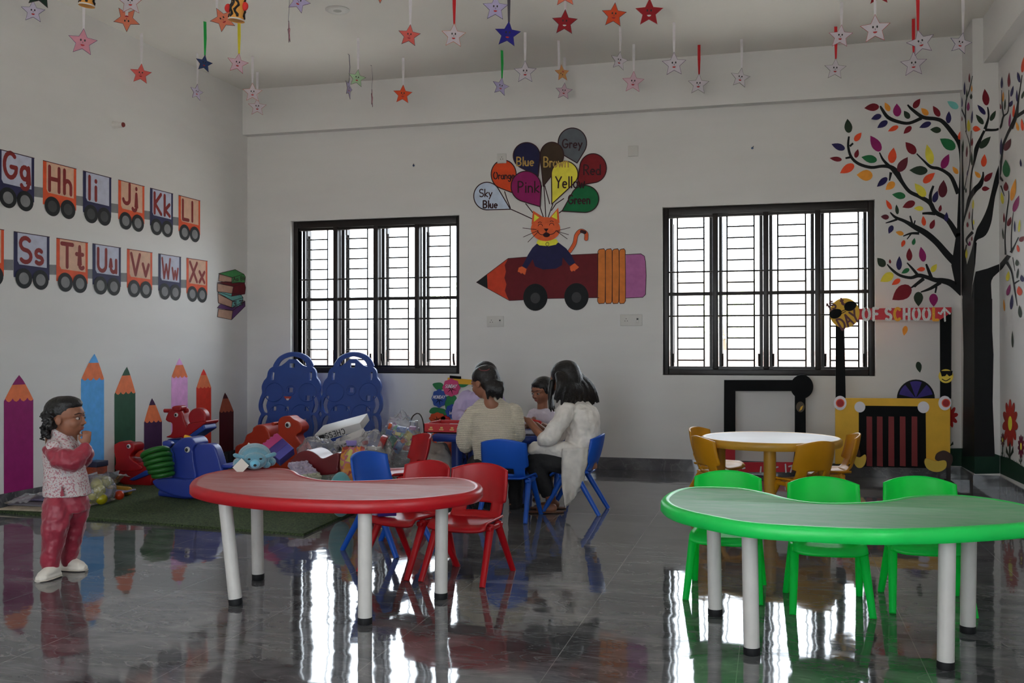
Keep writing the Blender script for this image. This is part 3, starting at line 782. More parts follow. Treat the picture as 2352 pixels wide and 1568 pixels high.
# alphabet train on the left wall (real sizes along the wall, letters squeezed into each panel)
def car(y0, y1, ztop, letters, dark, label, last=False, cut=None):
    body, win = (C_NAVY, C_PALE) if dark else (C_ORANGE, C_PEACH)
    H = 0.345; w = y1 - y0; zb = ztop - H
    def P(a, b, k): return Vector((XL + 0.0008 * k, a, b))
    ww = Paint('L'); ww.sheet([[(y0, zb), (y1, zb), (y1, ztop), (y0, ztop)]], lambda a, b: P(a, b, 2), None)
    t = thing('painted_train_car', label, 'mural', (XL, (y0 + y1) / 2, zb - 0.08), 0, 'alphabet train painted on the left wall')
    ww.build('car_body', body, t, smooth=False)
    ip = [(y0 + w * .1, ztop - .004), (y0 + w * .1, ztop - .22), (y0 + w * .15, ztop - .245), (y1 - w * .08, ztop - .25), (y1 - w * .08, ztop - .004)]
    m = Paint('L'); m.sheet([ip], lambda a, b: P(a, b, 3), None)
    m.build('letter_panel', win, t, smooth=False)
    ol = Paint('L')
    for p in ribbon([(y0, ztop), (y1, ztop)], .005): ol.sheet([p], lambda a, b: P(a, b, 4), None)
    ol.build('outline', C_LINE, t, smooth=False)
    if letters:
        m = Paint('L')
        hh = .185 if letters[0] not in 'J' else .175
        tot = sum(GLY[c][0] for c in letters) + .16
        sq = min(1.15, (w * .72) / (tot * hh))
        for q_, pl in enumerate(lettering(letters, y0 + w * .16, ztop - .222 + (.03 if letters[1] in 'gj' else 0), hh, squeeze=sq, gap=.16, down=False)):
            for r_, p in enumerate(ribbon(pl, .034 if letters[0] != 'W' else .026)): m.sheet([p], lambda a, b: P(a, b, 4 + .1 * q_ + .03 * r_), None)
        m.build('letters', C_BROWNRED, t, smooth=False)
    for fr in (.27, .74):
        yc = y0 + w * fr
        if cut is not None and yc < cut: continue
        m = Paint('L'); m.sheet([circ(yc, zb - .004, .088, .078)], lambda a, b: P(a, b, 5), None); wh = m.build('wheel', C_BLACK, t, smooth=False)
        m = Paint('L'); m.sheet([circ(yc, zb - .004, .052, .046)], lambda a, b: P(a, b, 6), None); m.build('hub', C_GREY if letters not in ('Hh', 'Ii') else C_DGREY, wh, smooth=False)
    if not last:
        m = Paint('L'); m.sheet([[(y1, zb + .045), (y1 + .095, zb + .05), (y1 + .095, zb + .13), (y1, zb + .125)]], lambda a, b: P(a, b, 1), None); m.build('coupling', C_GREY, t, smooth=False)
r1 = [(6.10, 6.475), (6.57, 6.955), (7.038, 7.402), (7.497, 7.87), (7.955, 8.316), (8.408, 8.781)]
for (a, b), s, i in zip(r1, ('Gg', 'Hh', 'Ii', 'Jj', 'Kk', 'Ll'), range(6)):
    car(a, b, 2.685, s, i % 2 == 0, 'painted train car lettered %s, %s, in the upper alphabet row' % (s, 'navy with a pale blue panel' if i % 2 == 0 else 'orange with a peach panel'), s == 'Ll')
r2 = [(5.80, 6.163), (6.262, 6.644), (6.723, 7.099), (7.159, 7.534), (7.619, 7.99), (8.084, 8.45), (8.543, 8.913)]
for (a, b), s, i in zip(r2, ('', 'Ss', 'Tt', 'Uu', 'Vv', 'Ww', 'Xx'), range(7)):
    car(a, b, 2.089, s, i % 2 == 1, ('painted train car lettered %s, %s, in the lower alphabet row' % (s, 'navy with a pale blue panel' if i % 2 else 'orange with a peach panel')) if s else
        'orange painted train car cut off by the left photo edge, left of the Ss car', s == 'Xx')

# painted pencils
def pencil(uL, uR, vs, tip, vb, rgb, cname, label, woodc=None, tiprgb=None):
    c = paint('pencil_' + cname, rgb); tc = paint('pencil_tip_' + cname, tiprgb) if tiprgb else c
    def vbot(u): return 1134 - 0.1875 * (u - 9.5)
    w = uR - uL; n = 4
    sc = []
    for i in range(n):
        a = uR - w * i / n; b = uR - w * (i + 1) / n
        va = vs[1] + (vs[0] - vs[1]) * i / n; vb2 = vs[1] + (vs[0] - vs[1]) * (i + 1) / n
        sc += [(a, va), (a + (b - a) * .3, va + w * .05), (a + (b - a) * .6, va + w * .02), (a + (b - a) * .8, va - w * .06)]
    sc.append((uL, vs[0]))
    t = thing('painted_pencil', label, 'mural', tuple(atx((uL + uR) / 2, vbot((uL + uR) / 2), XL)), 0, 'pencils painted on the left wall')
    Paint('L').poly([(uL, vbot(uL)), (uR, vbot(uR))] + sc, 2).build('pencil_body', c, t, smooth=False)
    f = (vb - tip[1]) / ((vs[0] + vs[1]) / 2 - tip[1])
    def edge(q, s):
        e = uL if s < 0 else uR; ve = vs[0] if s < 0 else vs[1]
        b = q ** 0.82
        return (tip[0] + (e - tip[0]) * b, tip[1] + (ve - tip[1]) * q)
    le = [edge(q, -1) for q in (f, .45, .6, .75, .9, 1)]; re = [edge(q, 1) for q in (f, .45, .6, .75, .9, 1)]
    Paint('L').poly(sc[::-1] + re[::-1][1:] + le[:-1], 1).build('sharpened_wood', woodc or C_WOOD, t, smooth=False)
    Paint('L').poly([tip] + [edge(q * f, 1) for q in (.5, 1)] + [edge(q * f, -1) for q in (1, .5)], 2).build('pencil_tip', tc, t, smooth=False)
pencil(9, 76.5, (921, 917), (44, 861), 883, (104, 20, 74), 'magenta', 'wide magenta pencil painted on the left wall, nearest the left photo edge')
pencil(104, 178, (998, 992), (141, 938), 958, (92, 60, 42), 'brown', 'brown pencil painted on the left wall, mostly hidden behind the standing child')
pencil(186, 239, (872, 870), (217, 812), 833, (66, 124, 188), 'sky', 'tall sky blue pencil painted on the left wall beside the standing child')
pencil(263, 311, (905, 901), (291.6, 842), 862, (34, 62, 46), 'green', 'dark green pencil painted on the left wall, right of the sky blue one')
pencil(331, 372, (970, 967), (349, 914), 930, (50, 28, 54), 'plum', 'short dark purple pencil painted on the left wall above the green rings')
pencil(393.5, 431, (867, 865), (412, 822), 838, (178, 128, 170), 'pink', 'pale pink pencil painted on the left wall behind the red rocking toy')
pencil(451, 485, (891, 889), (467.6, 847), 861, (160, 40, 26), 'vermilion', 'bright vermilion pencil painted on the left wall, second from the corner', tiprgb=(176, 40, 30))
pencil(503.6, 536.5, (947, 944), (516.6, 901), 915, (58, 14, 18), 'maroon', 'short maroon pencil painted on the left wall, nearest the corner', woodc=paint('dull_wood', (130, 62, 44)))

# painted stack of books
def Z5(p): return [(x / 3.647, 330 + y / 3.647) for x, y in p]
bk = thing('painted_book_stack', 'painted stack of four books in green, maroon, teal and purple near the corner', 'mural', tuple(atx(531, 733, XL)))
C_PAGE = paint('page', (150, 118, 102))
for nm, rgb, top, spine, pages, word in (
    ('green', (50, 112, 62), [(1832, 1087), (1970, 1053), (2043, 1092), (1945, 1120)], [(1945, 1120), (2043, 1092), (2056, 1115), (2052, 1162), (1940, 1168)], [(1838, 1092), (1945, 1120), (1940, 1168), (1832, 1150)], 'Aa Bb'),
    ('maroon', (84, 16, 24), [(1820, 1163), (1890, 1154), (2048, 1164), (1955, 1196)], [(1955, 1196), (2048, 1164), (2058, 1205), (2052, 1258), (1940, 1277)], [(1822, 1170), (1955, 1196), (1940, 1277), (1820, 1235)], None),
    ('teal', (84, 138, 134), [(1824, 1246), (1850, 1240), (2020, 1266), (2036, 1288), (1948, 1316)], [(1948, 1316), (2036, 1288), (2030, 1350), (1940, 1374)], [(1826, 1256), (1948, 1316), (1940, 1374), (1830, 1332)], '3 3I'),
    ('purple', (72, 42, 84), [(1820, 1374), (1850, 1340), (1945, 1372), (2050, 1318), (1950, 1398)], [(1950, 1398), (2052, 1318), (2054, 1360), (1940, 1474)], [(1830, 1384), (1950, 1398), (1940, 1474), (1822, 1450)], None)):
    c = paint('book_' + nm, rgb); p = Paint('L')
    p.poly(Z5(pages), 1, 1); p.poly(Z5(top), 2, 0); p.poly(Z5(spine), 3, 0)
    for q in (top, spine, pages): p.line(Z5(q + [q[0]]), 1.1, 4, 2)
    if word:
        for pl in lettering(word, 1955, 1150 if nm == 'green' else 1360, 32 if nm == 'green' else 40, shear=0.0, rot=radians(-8) if 0 else radians(6)): p.line(Z5(pl), 1.2, 5, 2)
    o = p.build('painted_book', [c, C_PAGE, C_LINE], bk, smooth=False); o['label'] = nm + ' book of the painted stack'

# balloons and cat in a pencil car on the window wall
def Z7(p): return [(1060 + x / 3.4087, 280 + y / 3.4087) for x, y in p]
bm_ = thing('balloon_mural', 'mural of coloured balloons, each named, carried by a cat riding a pencil car', 'mural', tuple(aty(1290, 712, D)))
cs = Paint('B')
for pl in ([(385, 682), (470, 720), (550, 757)], [(338, 545), (355, 600), (382, 672)], [(503, 640), (560, 712)], [(613, 660), (640, 742)], [(626, 500), (615, 665)], [(645, 500), (652, 600), (660, 742)],
           [(652, 500), (690, 640)], [(714, 645), (680, 742)], [(800, 600), (740, 640), (705, 692)], [(788, 694), (765, 712)]): cs.line(Z7(pl), 2.2, 1)
cs.build('balloon_strings', C_LINE, bm_, smooth=False)
def drop(cx, cy, rx, ry, tx, ty):
    """balloon outline: rounded, drawn out to the knot"""
    a = atan2((ty - cy) / ry, (tx - cx) / rx); d = hypot((tx - cx) / rx, (ty - cy) / ry); b = math.acos(min(1, 1 / d)) * .95
    arc = [(cx + rx * cos(a + b + (2 * pi - 2 * b) * i / 30), cy + ry * sin(a + b + (2 * pi - 2 * b) * i / 30)) for i in range(31)]
    return arc + [(tx, ty)]
GOLD = paint('gold', (150, 122, 66))
for i, (nm, rgb, g, words) in enumerate((
    ('grey', (74, 78, 84), (868, 165, 112, 118, 905, 322), [('Grey', 790, 202, 66, C_LINE)]),
    ('orange', (172, 58, 26), (330, 410, 98, 112, 392, 552), [('Orange', 250, 446, 54, C_LINE)]),
    ('red', (100, 20, 26), (1030, 362, 105, 114, 905, 500), [('Red', 955, 412, 76, C_LINE)]),
    ('sky', (158, 168, 184), (200, 580, 104, 108, 383, 683), [('Sky', 140, 585, 58, C_LINE), ('Blue', 168, 672, 55, C_LINE)]),
    ('green', (14, 84, 48), (965, 602, 110, 106, 787, 698), [('Green', 836, 640, 68, C_LINE)]),
    ('blue', (22, 22, 52), (510, 265, 105, 104, 600, 425), [('Blue', 430, 342, 66, GOLD)]),
    ('brown', (50, 38, 28), (708, 262, 92, 104, 640, 503), [('Brown', 642, 352, 78, GOLD)]),
    ('yellow', (188, 178, 60), (808, 408, 104, 102, 707, 643), [('Yellow', 738, 515, 86, C_LINE)]),
    ('pink', (112, 20, 74), (505, 505, 117, 120, 616, 663), [('Pink', 440, 550, 84, C_LINE)]))):
    k = 2 + i * 3; sh = drop(*g); p = Paint('B')
    p.poly(Z7(sh), k, 0); p.line(Z7(sh + [sh[0]]), 2.3, k + 1, 1)
    for wd, x, y, h, c in words:
        for pl in lettering(wd, x, y, h, squeeze=.85 if len(wd) > 4 else 1.0, gap=.08): p.line(Z7(pl), 3.0 if wd not in ('Sky', 'Orange') else 2.4, 31 if wd in ('Brown', 'Yellow') else k + 2, 2)
    o = p.build('balloon', [paint('balloon_' + nm, rgb), C_LINE, words[0][4]], bm_, smooth=False); o['label'] = '%s balloon of the mural' % ('sky blue' if nm == 'sky' else nm)
C_DRED = paint('pencil_car_red', (76, 16, 22)); C_CAT = paint('cat_orange', (182, 80, 44)); C_SW = paint('sweater_navy', (24, 24, 58)); C_CY = paint('collar_yellow', (196, 184, 56))
k = 6
p = Paint('B'); p.poly(Z7([(365, 1068), (520, 1056), (1075, 1030), (1075, 1375), (670, 1382), (375, 1398), (330, 1340), (322, 1240), (326, 1120)]), k - 2)
p.line(Z7([(365, 1068), (520, 1056), (1075, 1030)]), 1.3, k + 1, 1); p.line(Z7([(1075, 1375), (670, 1382), (375, 1398)]), 1.3, k + 1, 1)
p.build('pencil_car_body', [C_DRED, C_LINE], bm_, smooth=False)
p = Paint('B'); p.poly(Z7([(365, 1068), (200, 1195), (205, 1302), (372, 1396), (354, 1360), (340, 1320), (352, 1270), (336, 1220), (348, 1170), (338, 1120)]), k)
p.line(Z7([(365, 1068), (117, 1255), (372, 1396)]), 1.2, k + 1, 1); p.build('pencil_car_point', [paint('point_wood', (164, 52, 32)), C_LINE], bm_, smooth=False)
Paint('B').poly(Z7([(200, 1195), (117, 1255), (205, 1303)]), k).build('pencil_car_lead', C_BLACK, bm_, smooth=False)
p = Paint('B')
for x0, x1 in ((1068, 1127), (1127, 1181), (1181, 1235), (1235, 1284)):
    q = [(x0, 1010), (x0 + 12, 996), (x1 - 12, 992), (x1 - 2, 1006), (x1, 1200), (x1, 1400), (x1 - 12, 1420), (x0 + 8, 1422), (x0 - 3, 1404), (x0, 1200)]
    p.poly(Z7(q), k + 1, 0); p.line(Z7(q + [q[0]]), 1.3, k + 2, 1)
p.build('ferrule', [paint('ferrule_orange', (172, 98, 42)), C_LINE], bm_, smooth=False)
q = [(1286, 1038), (1405, 1032), (1432, 1050), (1440, 1090), (1446, 1200), (1440, 1350), (1420, 1372), (1286, 1378)]
p = Paint('B'); p.poly(Z7(q), k); p.line(Z7(q[:-1] + [q[-1]]), 1.3, k + 1, 1); p.build('eraser', [paint('eraser_pink', (142, 82, 128)), C_LINE], bm_, smooth=False)
for x, y in ((578, 1372), (900, 1367)):
    w = Paint('B').poly(Z7(circ(x, y, 95, 106, 36)), k + 2).build('wheel', C_BLACK, bm_, smooth=False)
    Paint('B').poly(Z7(circ(x, y + 6, 38, 42)), k + 3).build('hub', C_DGREY, w, smooth=False)
p = Paint('B'); tl = spline([(848, 1012), (885, 950), (900, 885), (935, 852), (975, 872), (976, 915)], 5)
p.line(Z7(tl), 9.5, k, 1); p.line(Z7(tl), 7.5, k + 1, 0); p.line(Z7([(940, 856), (966, 864)]), 7.5, k + 2, 1)
p.build('cat_tail', [C_CAT, C_LINE], bm_, smooth=False)
p = Paint('B'); p.poly(Z7([(590, 952), (555, 985), (520, 1040), (490, 1100), (468, 1138), (508, 1152), (557, 1075), (575, 1130), (640, 1155), (740, 1148), (787, 1120), (792, 1060), (842, 1122), (892, 1105), (860, 1040), (820, 990), (760, 944), (680, 972)]), k + 3)
p.build('cat_sweater', C_SW, bm_, smooth=False)
p = Paint('B'); p.poly(Z7([(448, 1140), (474, 1130), (510, 1150), (498, 1196), (484, 1190), (478, 1182), (466, 1188), (458, 1178), (440, 1172)]), k + 4)
p.poly(Z7([(848, 1132), (886, 1105), (920, 1136), (906, 1150), (892, 1158), (888, 1168), (874, 1164), (864, 1172), (852, 1160)]), k + 4); p.build('cat_paws', C_CAT, bm_, smooth=False)
Paint('B').poly(Z7([(586, 948), (598, 922), (742, 916), (757, 940), (740, 960), (680, 972), (610, 966)]), k + 4).build('cat_collar', C_CY, bm_, smooth=False)
p = Paint('B'); kk = k + 6
p.poly(Z7(circ(658, 838, 115, 94, 36)), kk, 0); p.poly(Z7([(548, 800), (560, 694), (642, 746), (640, 800)]), kk, 0); p.poly(Z7([(690, 750), (757, 670), (768, 790), (700, 800)]), kk, 0)
p.poly(Z7([(566, 782), (570, 722), (610, 748)]), kk + 1, 1); p.poly(Z7([(704, 742), (746, 694), (749, 764)]), kk + 1, 1)
for pl in (_arc(617, 815, 17, 16, 180, 360), _arc(706, 808, 17, 16, 180, 360), _arc(614, 795, 14, 12, 200, 330), _arc(706, 786, 14, 12, 210, 340)): p.line(Z7(pl), 1.3, kk + 2, 2)
p.poly(Z7([(644, 834), (682, 834), (663, 862)]), kk + 2, 2)
p.line(Z7(spline([(595, 852), (612, 876), (640, 882), (662, 864), (690, 880), (722, 872), (742, 850)], 4)), 1.6, kk + 2, 2)
p.poly(Z7(circ(665, 884, 27, 18)), kk + 1, 2)
for pl in ([(480, 830), (585, 842)], [(485, 900), (600, 850)], [(520, 940), (598, 862)], [(850, 826), (745, 852)], [(838, 882), (745, 855)], [(828, 915), (750, 858)]): p.line(Z7(pl), 1.3, kk + 2, 2)
p.line(Z7(circ(672, 956, 12, 14) + [(684, 956)]), 1.0, kk + 2, 2)
p.build('cat_head', [C_CAT, C_CY, C_LINE], bm_, smooth=False)

# painted tree wrapped over the window wall, the pillar and the right wall
def Z8(p): return [(1850 + q[0] / 2.8506, 150 + q[1] / 2.8506) for q in p]
def Z6(p): return [(2060 + q[0] / 4.127, 300 + q[1] / 4.127) for q in p]
def Z1(p): return [(2050 + q[0] / 5.225, q[1] / 5.225) for q in p]
def Z2(p): return [(2050 + q[0] / 2.8, 600 + q[1] / 2.8) for q in p]
tr = thing('tree_mural', 'painted black tree with many coloured leaves running over the pillar corner', 'mural', tuple(aty(2245, 1050, PY)))
C_TREE = paint('tree_black', (14, 15, 16))
p = Paint('T')
def branch(Z, s, pts):
    pts = spline(pts, 4) if len(pts) > 2 else pts
    xy = Z(pts); b_ = Paint('T'); b_.n = len(tr.children); b_.line(xy, [q[2] / s for q in pts], 1.9); b_.build('branch', C_TREE, tr, smooth=False)
p.poly([(2210, 686), (2279, 686), (2279, 761), (2282, 814), (2280, 921), (2285, 1048), (2211, 1048), (2213, 814)], 2)
p.poly([(2210.6, 690), (2210.6, 679.7), (2195.5, 660), (2185, 609.5), (2195.5, 543), (2200.8, 500.8), (2213, 500.8), (2214.8, 571), (2222, 613), (2226, 690)], 2)
p.poly([(2221, 613), (2230.6, 588.5), (2238.7, 555), (2243.6, 557), (2240, 606), (2233, 655), (2230, 690), (2222, 690)], 2)
p.poly([(2230, 690), (2234, 655), (2241, 623.6), (2267.5, 616.6), (2278, 640), (2276.2, 651.6), (2278, 690)], 2)
p.poly([(2267, 616.8), (2295.5, 606), (2313, 585), (2321.8, 588.5), (2302.5, 616.6), (2281.5, 636), (2277, 645)], 2)
p.build('trunk', C_TREE, tr, smooth=False)
for b in ([(1015, 1050, 45), (1020, 850, 38), (1021, 650, 22), (1010, 520, 30), (960, 440, 30), (900, 370, 27), (850, 350, 24), (770, 340, 24), (700, 290, 20), (668, 258, 10)],
          [(760, 345, 22), (680, 378, 20), (610, 370, 22), (540, 340, 24), (500, 285, 18), (490, 265, 8)],
          [(1000, 1120, 40), (930, 1010, 30), (850, 960, 30), (815, 900, 30), (750, 860, 26), (680, 825, 24), (630, 760, 26), (595, 700, 40), (555, 665, 28), (500, 660, 20), (430, 668, 20), (350, 645, 20), (300, 600, 18), (280, 530, 16), (285, 465, 12)],
          [(262, 608, 12), (300, 600, 16)], [(290, 530, 14), (312, 510, 12)], [(560, 670, 22), (510, 620, 16), (485, 570, 8)], [(560, 700, 20), (550, 755, 8)],
          [(1000, 840, 30), (960, 740, 26), (920, 700, 22), (870, 675, 20), (820, 665, 20), (770, 620, 12), (728, 578, 8)], [(822, 910, 22), (818, 850, 20), (838, 788, 14)], [(850, 970, 24), (800, 968, 18), (765, 970, 14)],
          [(990, 1300, 50), (930, 1240, 45), (860, 1160, 40), (790, 1100, 40), (720, 1060, 34), (650, 1020, 22), (590, 995, 18), (555, 962, 8)], [(600, 1008, 14), (560, 1022, 12), (525, 1032, 6)], [(702, 1045, 14), (685, 985, 10)], [(708, 1050, 12), (718, 1015, 8)],
          [(745, 1100, 18), (690, 1100, 14), (640, 1118, 7)], [(692, 1103, 10), (665, 1138, 6)],
          [(1030, 1490, 52), (960, 1430, 46), (900, 1410, 36), (850, 1405, 30), (790, 1385, 26), (740, 1375, 26), (690, 1390, 20), (620, 1375, 18), (570, 1340, 16), (535, 1302, 8)],
          [(740, 1378, 20), (700, 1330, 16), (665, 1292, 8)], [(825, 1392, 24), (805, 1340, 20), (790, 1300, 12)], [(775, 1395, 24), (730, 1430, 20), (688, 1458, 8)], [(745, 1420, 14), (715, 1452, 8)], [(885, 1420, 24), (820, 1460, 20), (755, 1484, 8)], [(858, 1448, 14), (850, 1490, 10)]):
    branch(Z8, 2.8506, b)
for b in ([(675, 1290, 34), (722, 1120, 24), (745, 1030, 34), (800, 960, 104), (850, 860, 92), (885, 740, 60), (910, 620, 46), (940, 500, 50), (965, 400, 48), (990, 280, 22), (1005, 150, 22), (1045, 40, 24), (1080, -30, 28)],
          [(668, 720, 28), (690, 640, 38), (740, 560, 48), (790, 510, 48), (815, 440, 24), (818, 390, 14)], [(668, 720, 26), (640, 830, 14), (625, 900, 8)], [(690, 620, 14), (700, 480, 14), (712, 380, 14), (735, 280, 24), (755, 170, 42), (800, 60, 26), (830, 0, 24)],
          [(650, 0, 6), (690, 140, 8), (690, 300, 8), (660, 450, 6), (640, 560, 10)], [(705, 0, 6), (692, 200, 6)], [(680, 1090, 8), (660, 1030, 20), (720, 960, 30)], [(722, 940, 12), (712, 840, 10), (722, 730, 6)], [(640, 1180, 16), (660, 1080, 12)],
          [(1080, 1155, 26), (1120, 1080, 12), (1152, 1010, 8)], [(1085, 1140, 14), (1085, 1000, 10), (1095, 850, 8), (1105, 770, 5)], [(1030, 1175, 16), (1025, 1000, 11), (1040, 800, 13), (1060, 650, 10), (1060, 570, 7)],
          [(1040, 1245, 30), (1085, 1330, 18), (1105, 1430, 14), (1118, 1520, 14), (1140, 1660, 6)], [(1110, 1450, 16), (1162, 1418, 12)], [(1098, 1200, 8), (1118, 1330, 5)], [(975, 440, 26), (1005, 478, 14)], [(985, 520, 14), (1020, 620, 5)]):
    branch(Z6, 4.127, b)
for b in ([(1420, 1540, 50), (1480, 1390, 42), (1510, 1200, 20), (1555, 900, 10)], [(1470, 1410, 40), (1530, 1370, 40), (1590, 1330, 40)], [(1110, 1550, 40), (1150, 1420, 24), (1150, 1340, 22), (1140, 1282, 12)], [(1110, 1558, 34), (1280, 1545, 26), (1330, 1400, 22), (1388, 1330, 14), (1396, 1080, 8)],
          [(1332, 1390, 16), (1314, 1250, 12), (1310, 1080, 7)], [(960, 910, 8), (920, 1090, 12), (880, 1220, 10), (875, 1400, 14), (885, 1580, 10)], [(820, 1295, 18), (855, 1370, 14), (875, 1430, 10)]):
    branch(Z1, 5.225, b)

LC = dict(R=(94, 18, 28), O=(184, 62, 34), G=(26, 86, 50), D=(32, 44, 32), N=(30, 26, 66), M=(112, 22, 78), Y=(178, 168, 56), A=(192, 124, 44), T=(96, 156, 150), P=(74, 24, 34))
ck = list(LC); LM = [paint('leaf_' + c, LC[c]) for c in ck]
def leaf(Z, x1, y1, x0, y0, w, c):
    """teardrop leaf from pointed tip to rounded base"""
    d = hypot(x1 - x0, y1 - y0); ux, uy = (x1 - x0) / d, (y1 - y0) / d; out = []
    prof = [(0, 0), (.04, .42), (.14, .74), (.3, .96), (.42, 1), (.6, .86), (.78, .55), (.92, .2), (1, 0)]
    for s in (1, -1):
        for a, b in (prof if s > 0 else prof[::-1][1:-1]):
            out.append((x0 + ux * d * a - uy * s * b * w / 2, y0 + uy * d * a + ux * s * b * w / 2))
    lf.poly(Z(out), 3, ck.index(c))
lf = Paint('T')
for a in ((385, 280, 482, 270, 50, 'R'), (520, 243, 550, 300, 35, 'A'), (598, 250, 602, 335, 55, 'M'), (430, 352, 497, 327, 38, 'N'), (645, 297, 680, 348, 38, 'D'), (752, 218, 708, 280, 40, 'R'), (757, 280, 803, 325, 38, 'A'), (835, 265, 878, 335, 40, 'R'), (928, 235, 1000, 280, 45, 'T'), (940, 300, 935, 380, 36, 'N'),
          (470, 410, 537, 365, 40, 'N'), (540, 432, 608, 398, 32, 'O'), (642, 448, 693, 400, 36, 'R'), (745, 408, 822, 375, 38, 'N'), (816, 420, 888, 425, 42, 'D'), (275, 350, 285, 442, 52, 'D'), (367, 440, 322, 495, 38, 'O'), (170, 515, 258, 548, 45, 'N'), (345, 548, 328, 605, 30, 'R'), (158, 607, 238, 618, 32, 'R'),
          (425, 460, 490, 562, 62, 'M'), (578, 538, 562, 640, 56, 'O'), (655, 502, 720, 578, 58, 'R'), (795, 517, 825, 647, 54, 'Y'), (880, 480, 980, 545, 70, 'G'), (366, 600, 468, 622, 52, 'G'), (226, 706, 318, 650, 55, 'O'), (335, 717, 440, 722, 72, 'A'), (468, 795, 535, 735, 40, 'N'), (670, 600, 608, 695, 58, 'P'),
          (680, 686, 800, 690, 60, 'D'), (940, 580, 895, 675, 50, 'M'), (848, 703, 772, 768, 48, 'O'), (963, 662, 998, 710, 30, 'A'), (715, 772, 785, 858, 55, 'Y'), (525, 815, 583, 765, 48, 'A'), (567, 845, 655, 858, 46, 'G'), (905, 750, 895, 865, 60, 'P'), (865, 820, 840, 897, 38, 'N'), (528, 880, 562, 943, 28, 'O'),
          (595, 910, 603, 975, 24, 'D'), (635, 930, 717, 895, 48, 'R'), (710, 935, 772, 938, 32, 'Y'), (887, 912, 878, 958, 22, 'R'), (925, 960, 920, 1022, 28, 'N'), (493, 990, 547, 995, 34, 'P'), (545, 1102, 570, 1048, 34, 'N'), (770, 985, 778, 1050, 30, 'O'), (845, 1008, 820, 1070, 34, 'R'), (590, 1090, 643, 1105, 30, 'A'),
          (630, 1190, 648, 1145, 26, 'O'), (715, 1130, 705, 1175, 24, 'G'), (680, 1195, 680, 1280, 40, 'R'), (755, 1187, 775, 1285, 46, 'M'), (615, 1248, 612, 1340, 38, 'N'), (552, 1268, 555, 1297, 16, 'R'), (470, 1260, 520, 1315, 52, 'D'), (628, 1362, 680, 1332, 30, 'G'), (727, 1338, 783, 1332, 30, 'O'), (860, 1300, 825, 1352, 36, 'Y'),
          (490, 1415, 575, 1365, 60, 'Y'), (565, 1437, 620, 1400, 34, 'O'), (568, 1535, 690, 1450, 95, 'R'), (740, 1578, 740, 1482, 62, 'D'), (840, 1580, 838, 1494, 58, 'M'), (1147, 420, 1095, 412, 38, 'O')): leaf(Z8, *a)
for a in ((922, 875, 922, 990, 20, 'R'), (862, 975, 865, 1140, 24, 'N'), (950, 1020, 950, 1100, 20, 'A'), (890, 1060, 890, 1200, 16, 'D'), (945, 1120, 942, 1190, 30, 'D'), (828, 1155, 832, 1285, 24, 'N'), (912, 1222, 905, 1330, 36, 'M'), (960, 1320, 948, 1480, 26, 'N'), (828, 1390, 828, 1455, 26, 'R'), (910, 1430, 915, 1580, 40, 'Y'),
          (1105, 1065, 1130, 1265, 85, 'R'), (1018, 1255, 1112, 1372, 55, 'N'), (1000, 1372, 1090, 1490, 60, 'D'), (1240, 1325, 1175, 1450, 55, 'D'), (1312, 915, 1308, 1060, 26, 'N'), (1397, 870, 1395, 1045, 34, 'R'), (1497, 860, 1525, 990, 36, 'N'), (1582, 670, 1555, 870, 44, 'O'), (1450, 1025, 1420, 1160, 32, 'N'),
          (1490, 1075, 1493, 1220, 24, 'N'), (1330, 1095, 1325, 1220, 22, 'A'), (1352, 1180, 1345, 1320, 24, 'D'), (1278, 1225, 1300, 1310, 28, 'R'), (1440, 1205, 1402, 1280, 45, 'N'), (1458, 1245, 1448, 1405, 28, 'O'), (1415, 1350, 1398, 1520, 26, 'M'), (1482, 1460, 1510, 1568, 36, 'A'), (1548, 1420, 1562, 1570, 34, 'O'), (1578, 1085, 1550, 1185, 30, 'D')): leaf(Z1, *a)
for a in ((605, 0, 590, 85, 35, 'O'), (628, 80, 625, 205, 14, 'D'), (715, 65, 710, 145, 22, 'R'), (665, 140, 660, 250, 18, 'P'), (708, 195, 710, 330, 22, 'D'), (672, 370, 665, 430, 12, 'N'), (655, 540, 655, 590, 16, 'D'), (725, 650, 720, 740, 20, 'Y'), (688, 760, 684, 840, 14, 'R'), (668, 865, 670, 915, 18, 'R'), (728, 840, 728, 890, 16, 'Y'),
          (710, 1000, 710, 1045, 14, 'R'), (690, 1045, 688, 1092, 24, 'M'), (660, 1120, 658, 1210, 22, 'Y'), (890, 55, 785, 165, 66, 'D'), (832, 222, 820, 342, 56, 'O'), (737, 385, 790, 445, 40, 'A'), (908, 395, 830, 480, 55, 'R'), (880, 548, 805, 552, 45, 'R'), (990, 65, 985, 230, 26, 'N'), (1080, 75, 1022, 190, 56, 'P'), (1030, 272, 1042, 440, 72, 'G'),
          (1125, 455, 1085, 665, 50, 'A'), (1033, 482, 1033, 572, 46, 'R'), (1158, 612, 1105, 770, 50, 'M'), (990, 580, 1005, 695, 30, 'Y'), (1015, 775, 1015, 870, 18, 'R'), (1082, 815, 1052, 905, 40, 'R'), (1165, 840, 1155, 960, 22, 'Y'), (1115, 850, 1118, 960, 16, 'N'), (1000, 920, 1010, 1030, 14, 'D'), (1205, 1000, 1165, 1050, 45, 'R'),
          (1140, 1080, 1155, 1150, 28, 'O'), (1135, 1220, 1140, 1282, 34, 'D'), (1150, 1300, 1138, 1400, 20, 'D'), (1178, 1365, 1195, 1432, 40, 'N'), (1153, 1472, 1168, 1562, 52, 'O'), (1072, 1455, 1045, 1562, 36, 'M'), (1060, 1330, 1045, 1425, 36, 'Y'), (1170, 265, 1176, 340, 20, 'N')): leaf(Z6, *a)
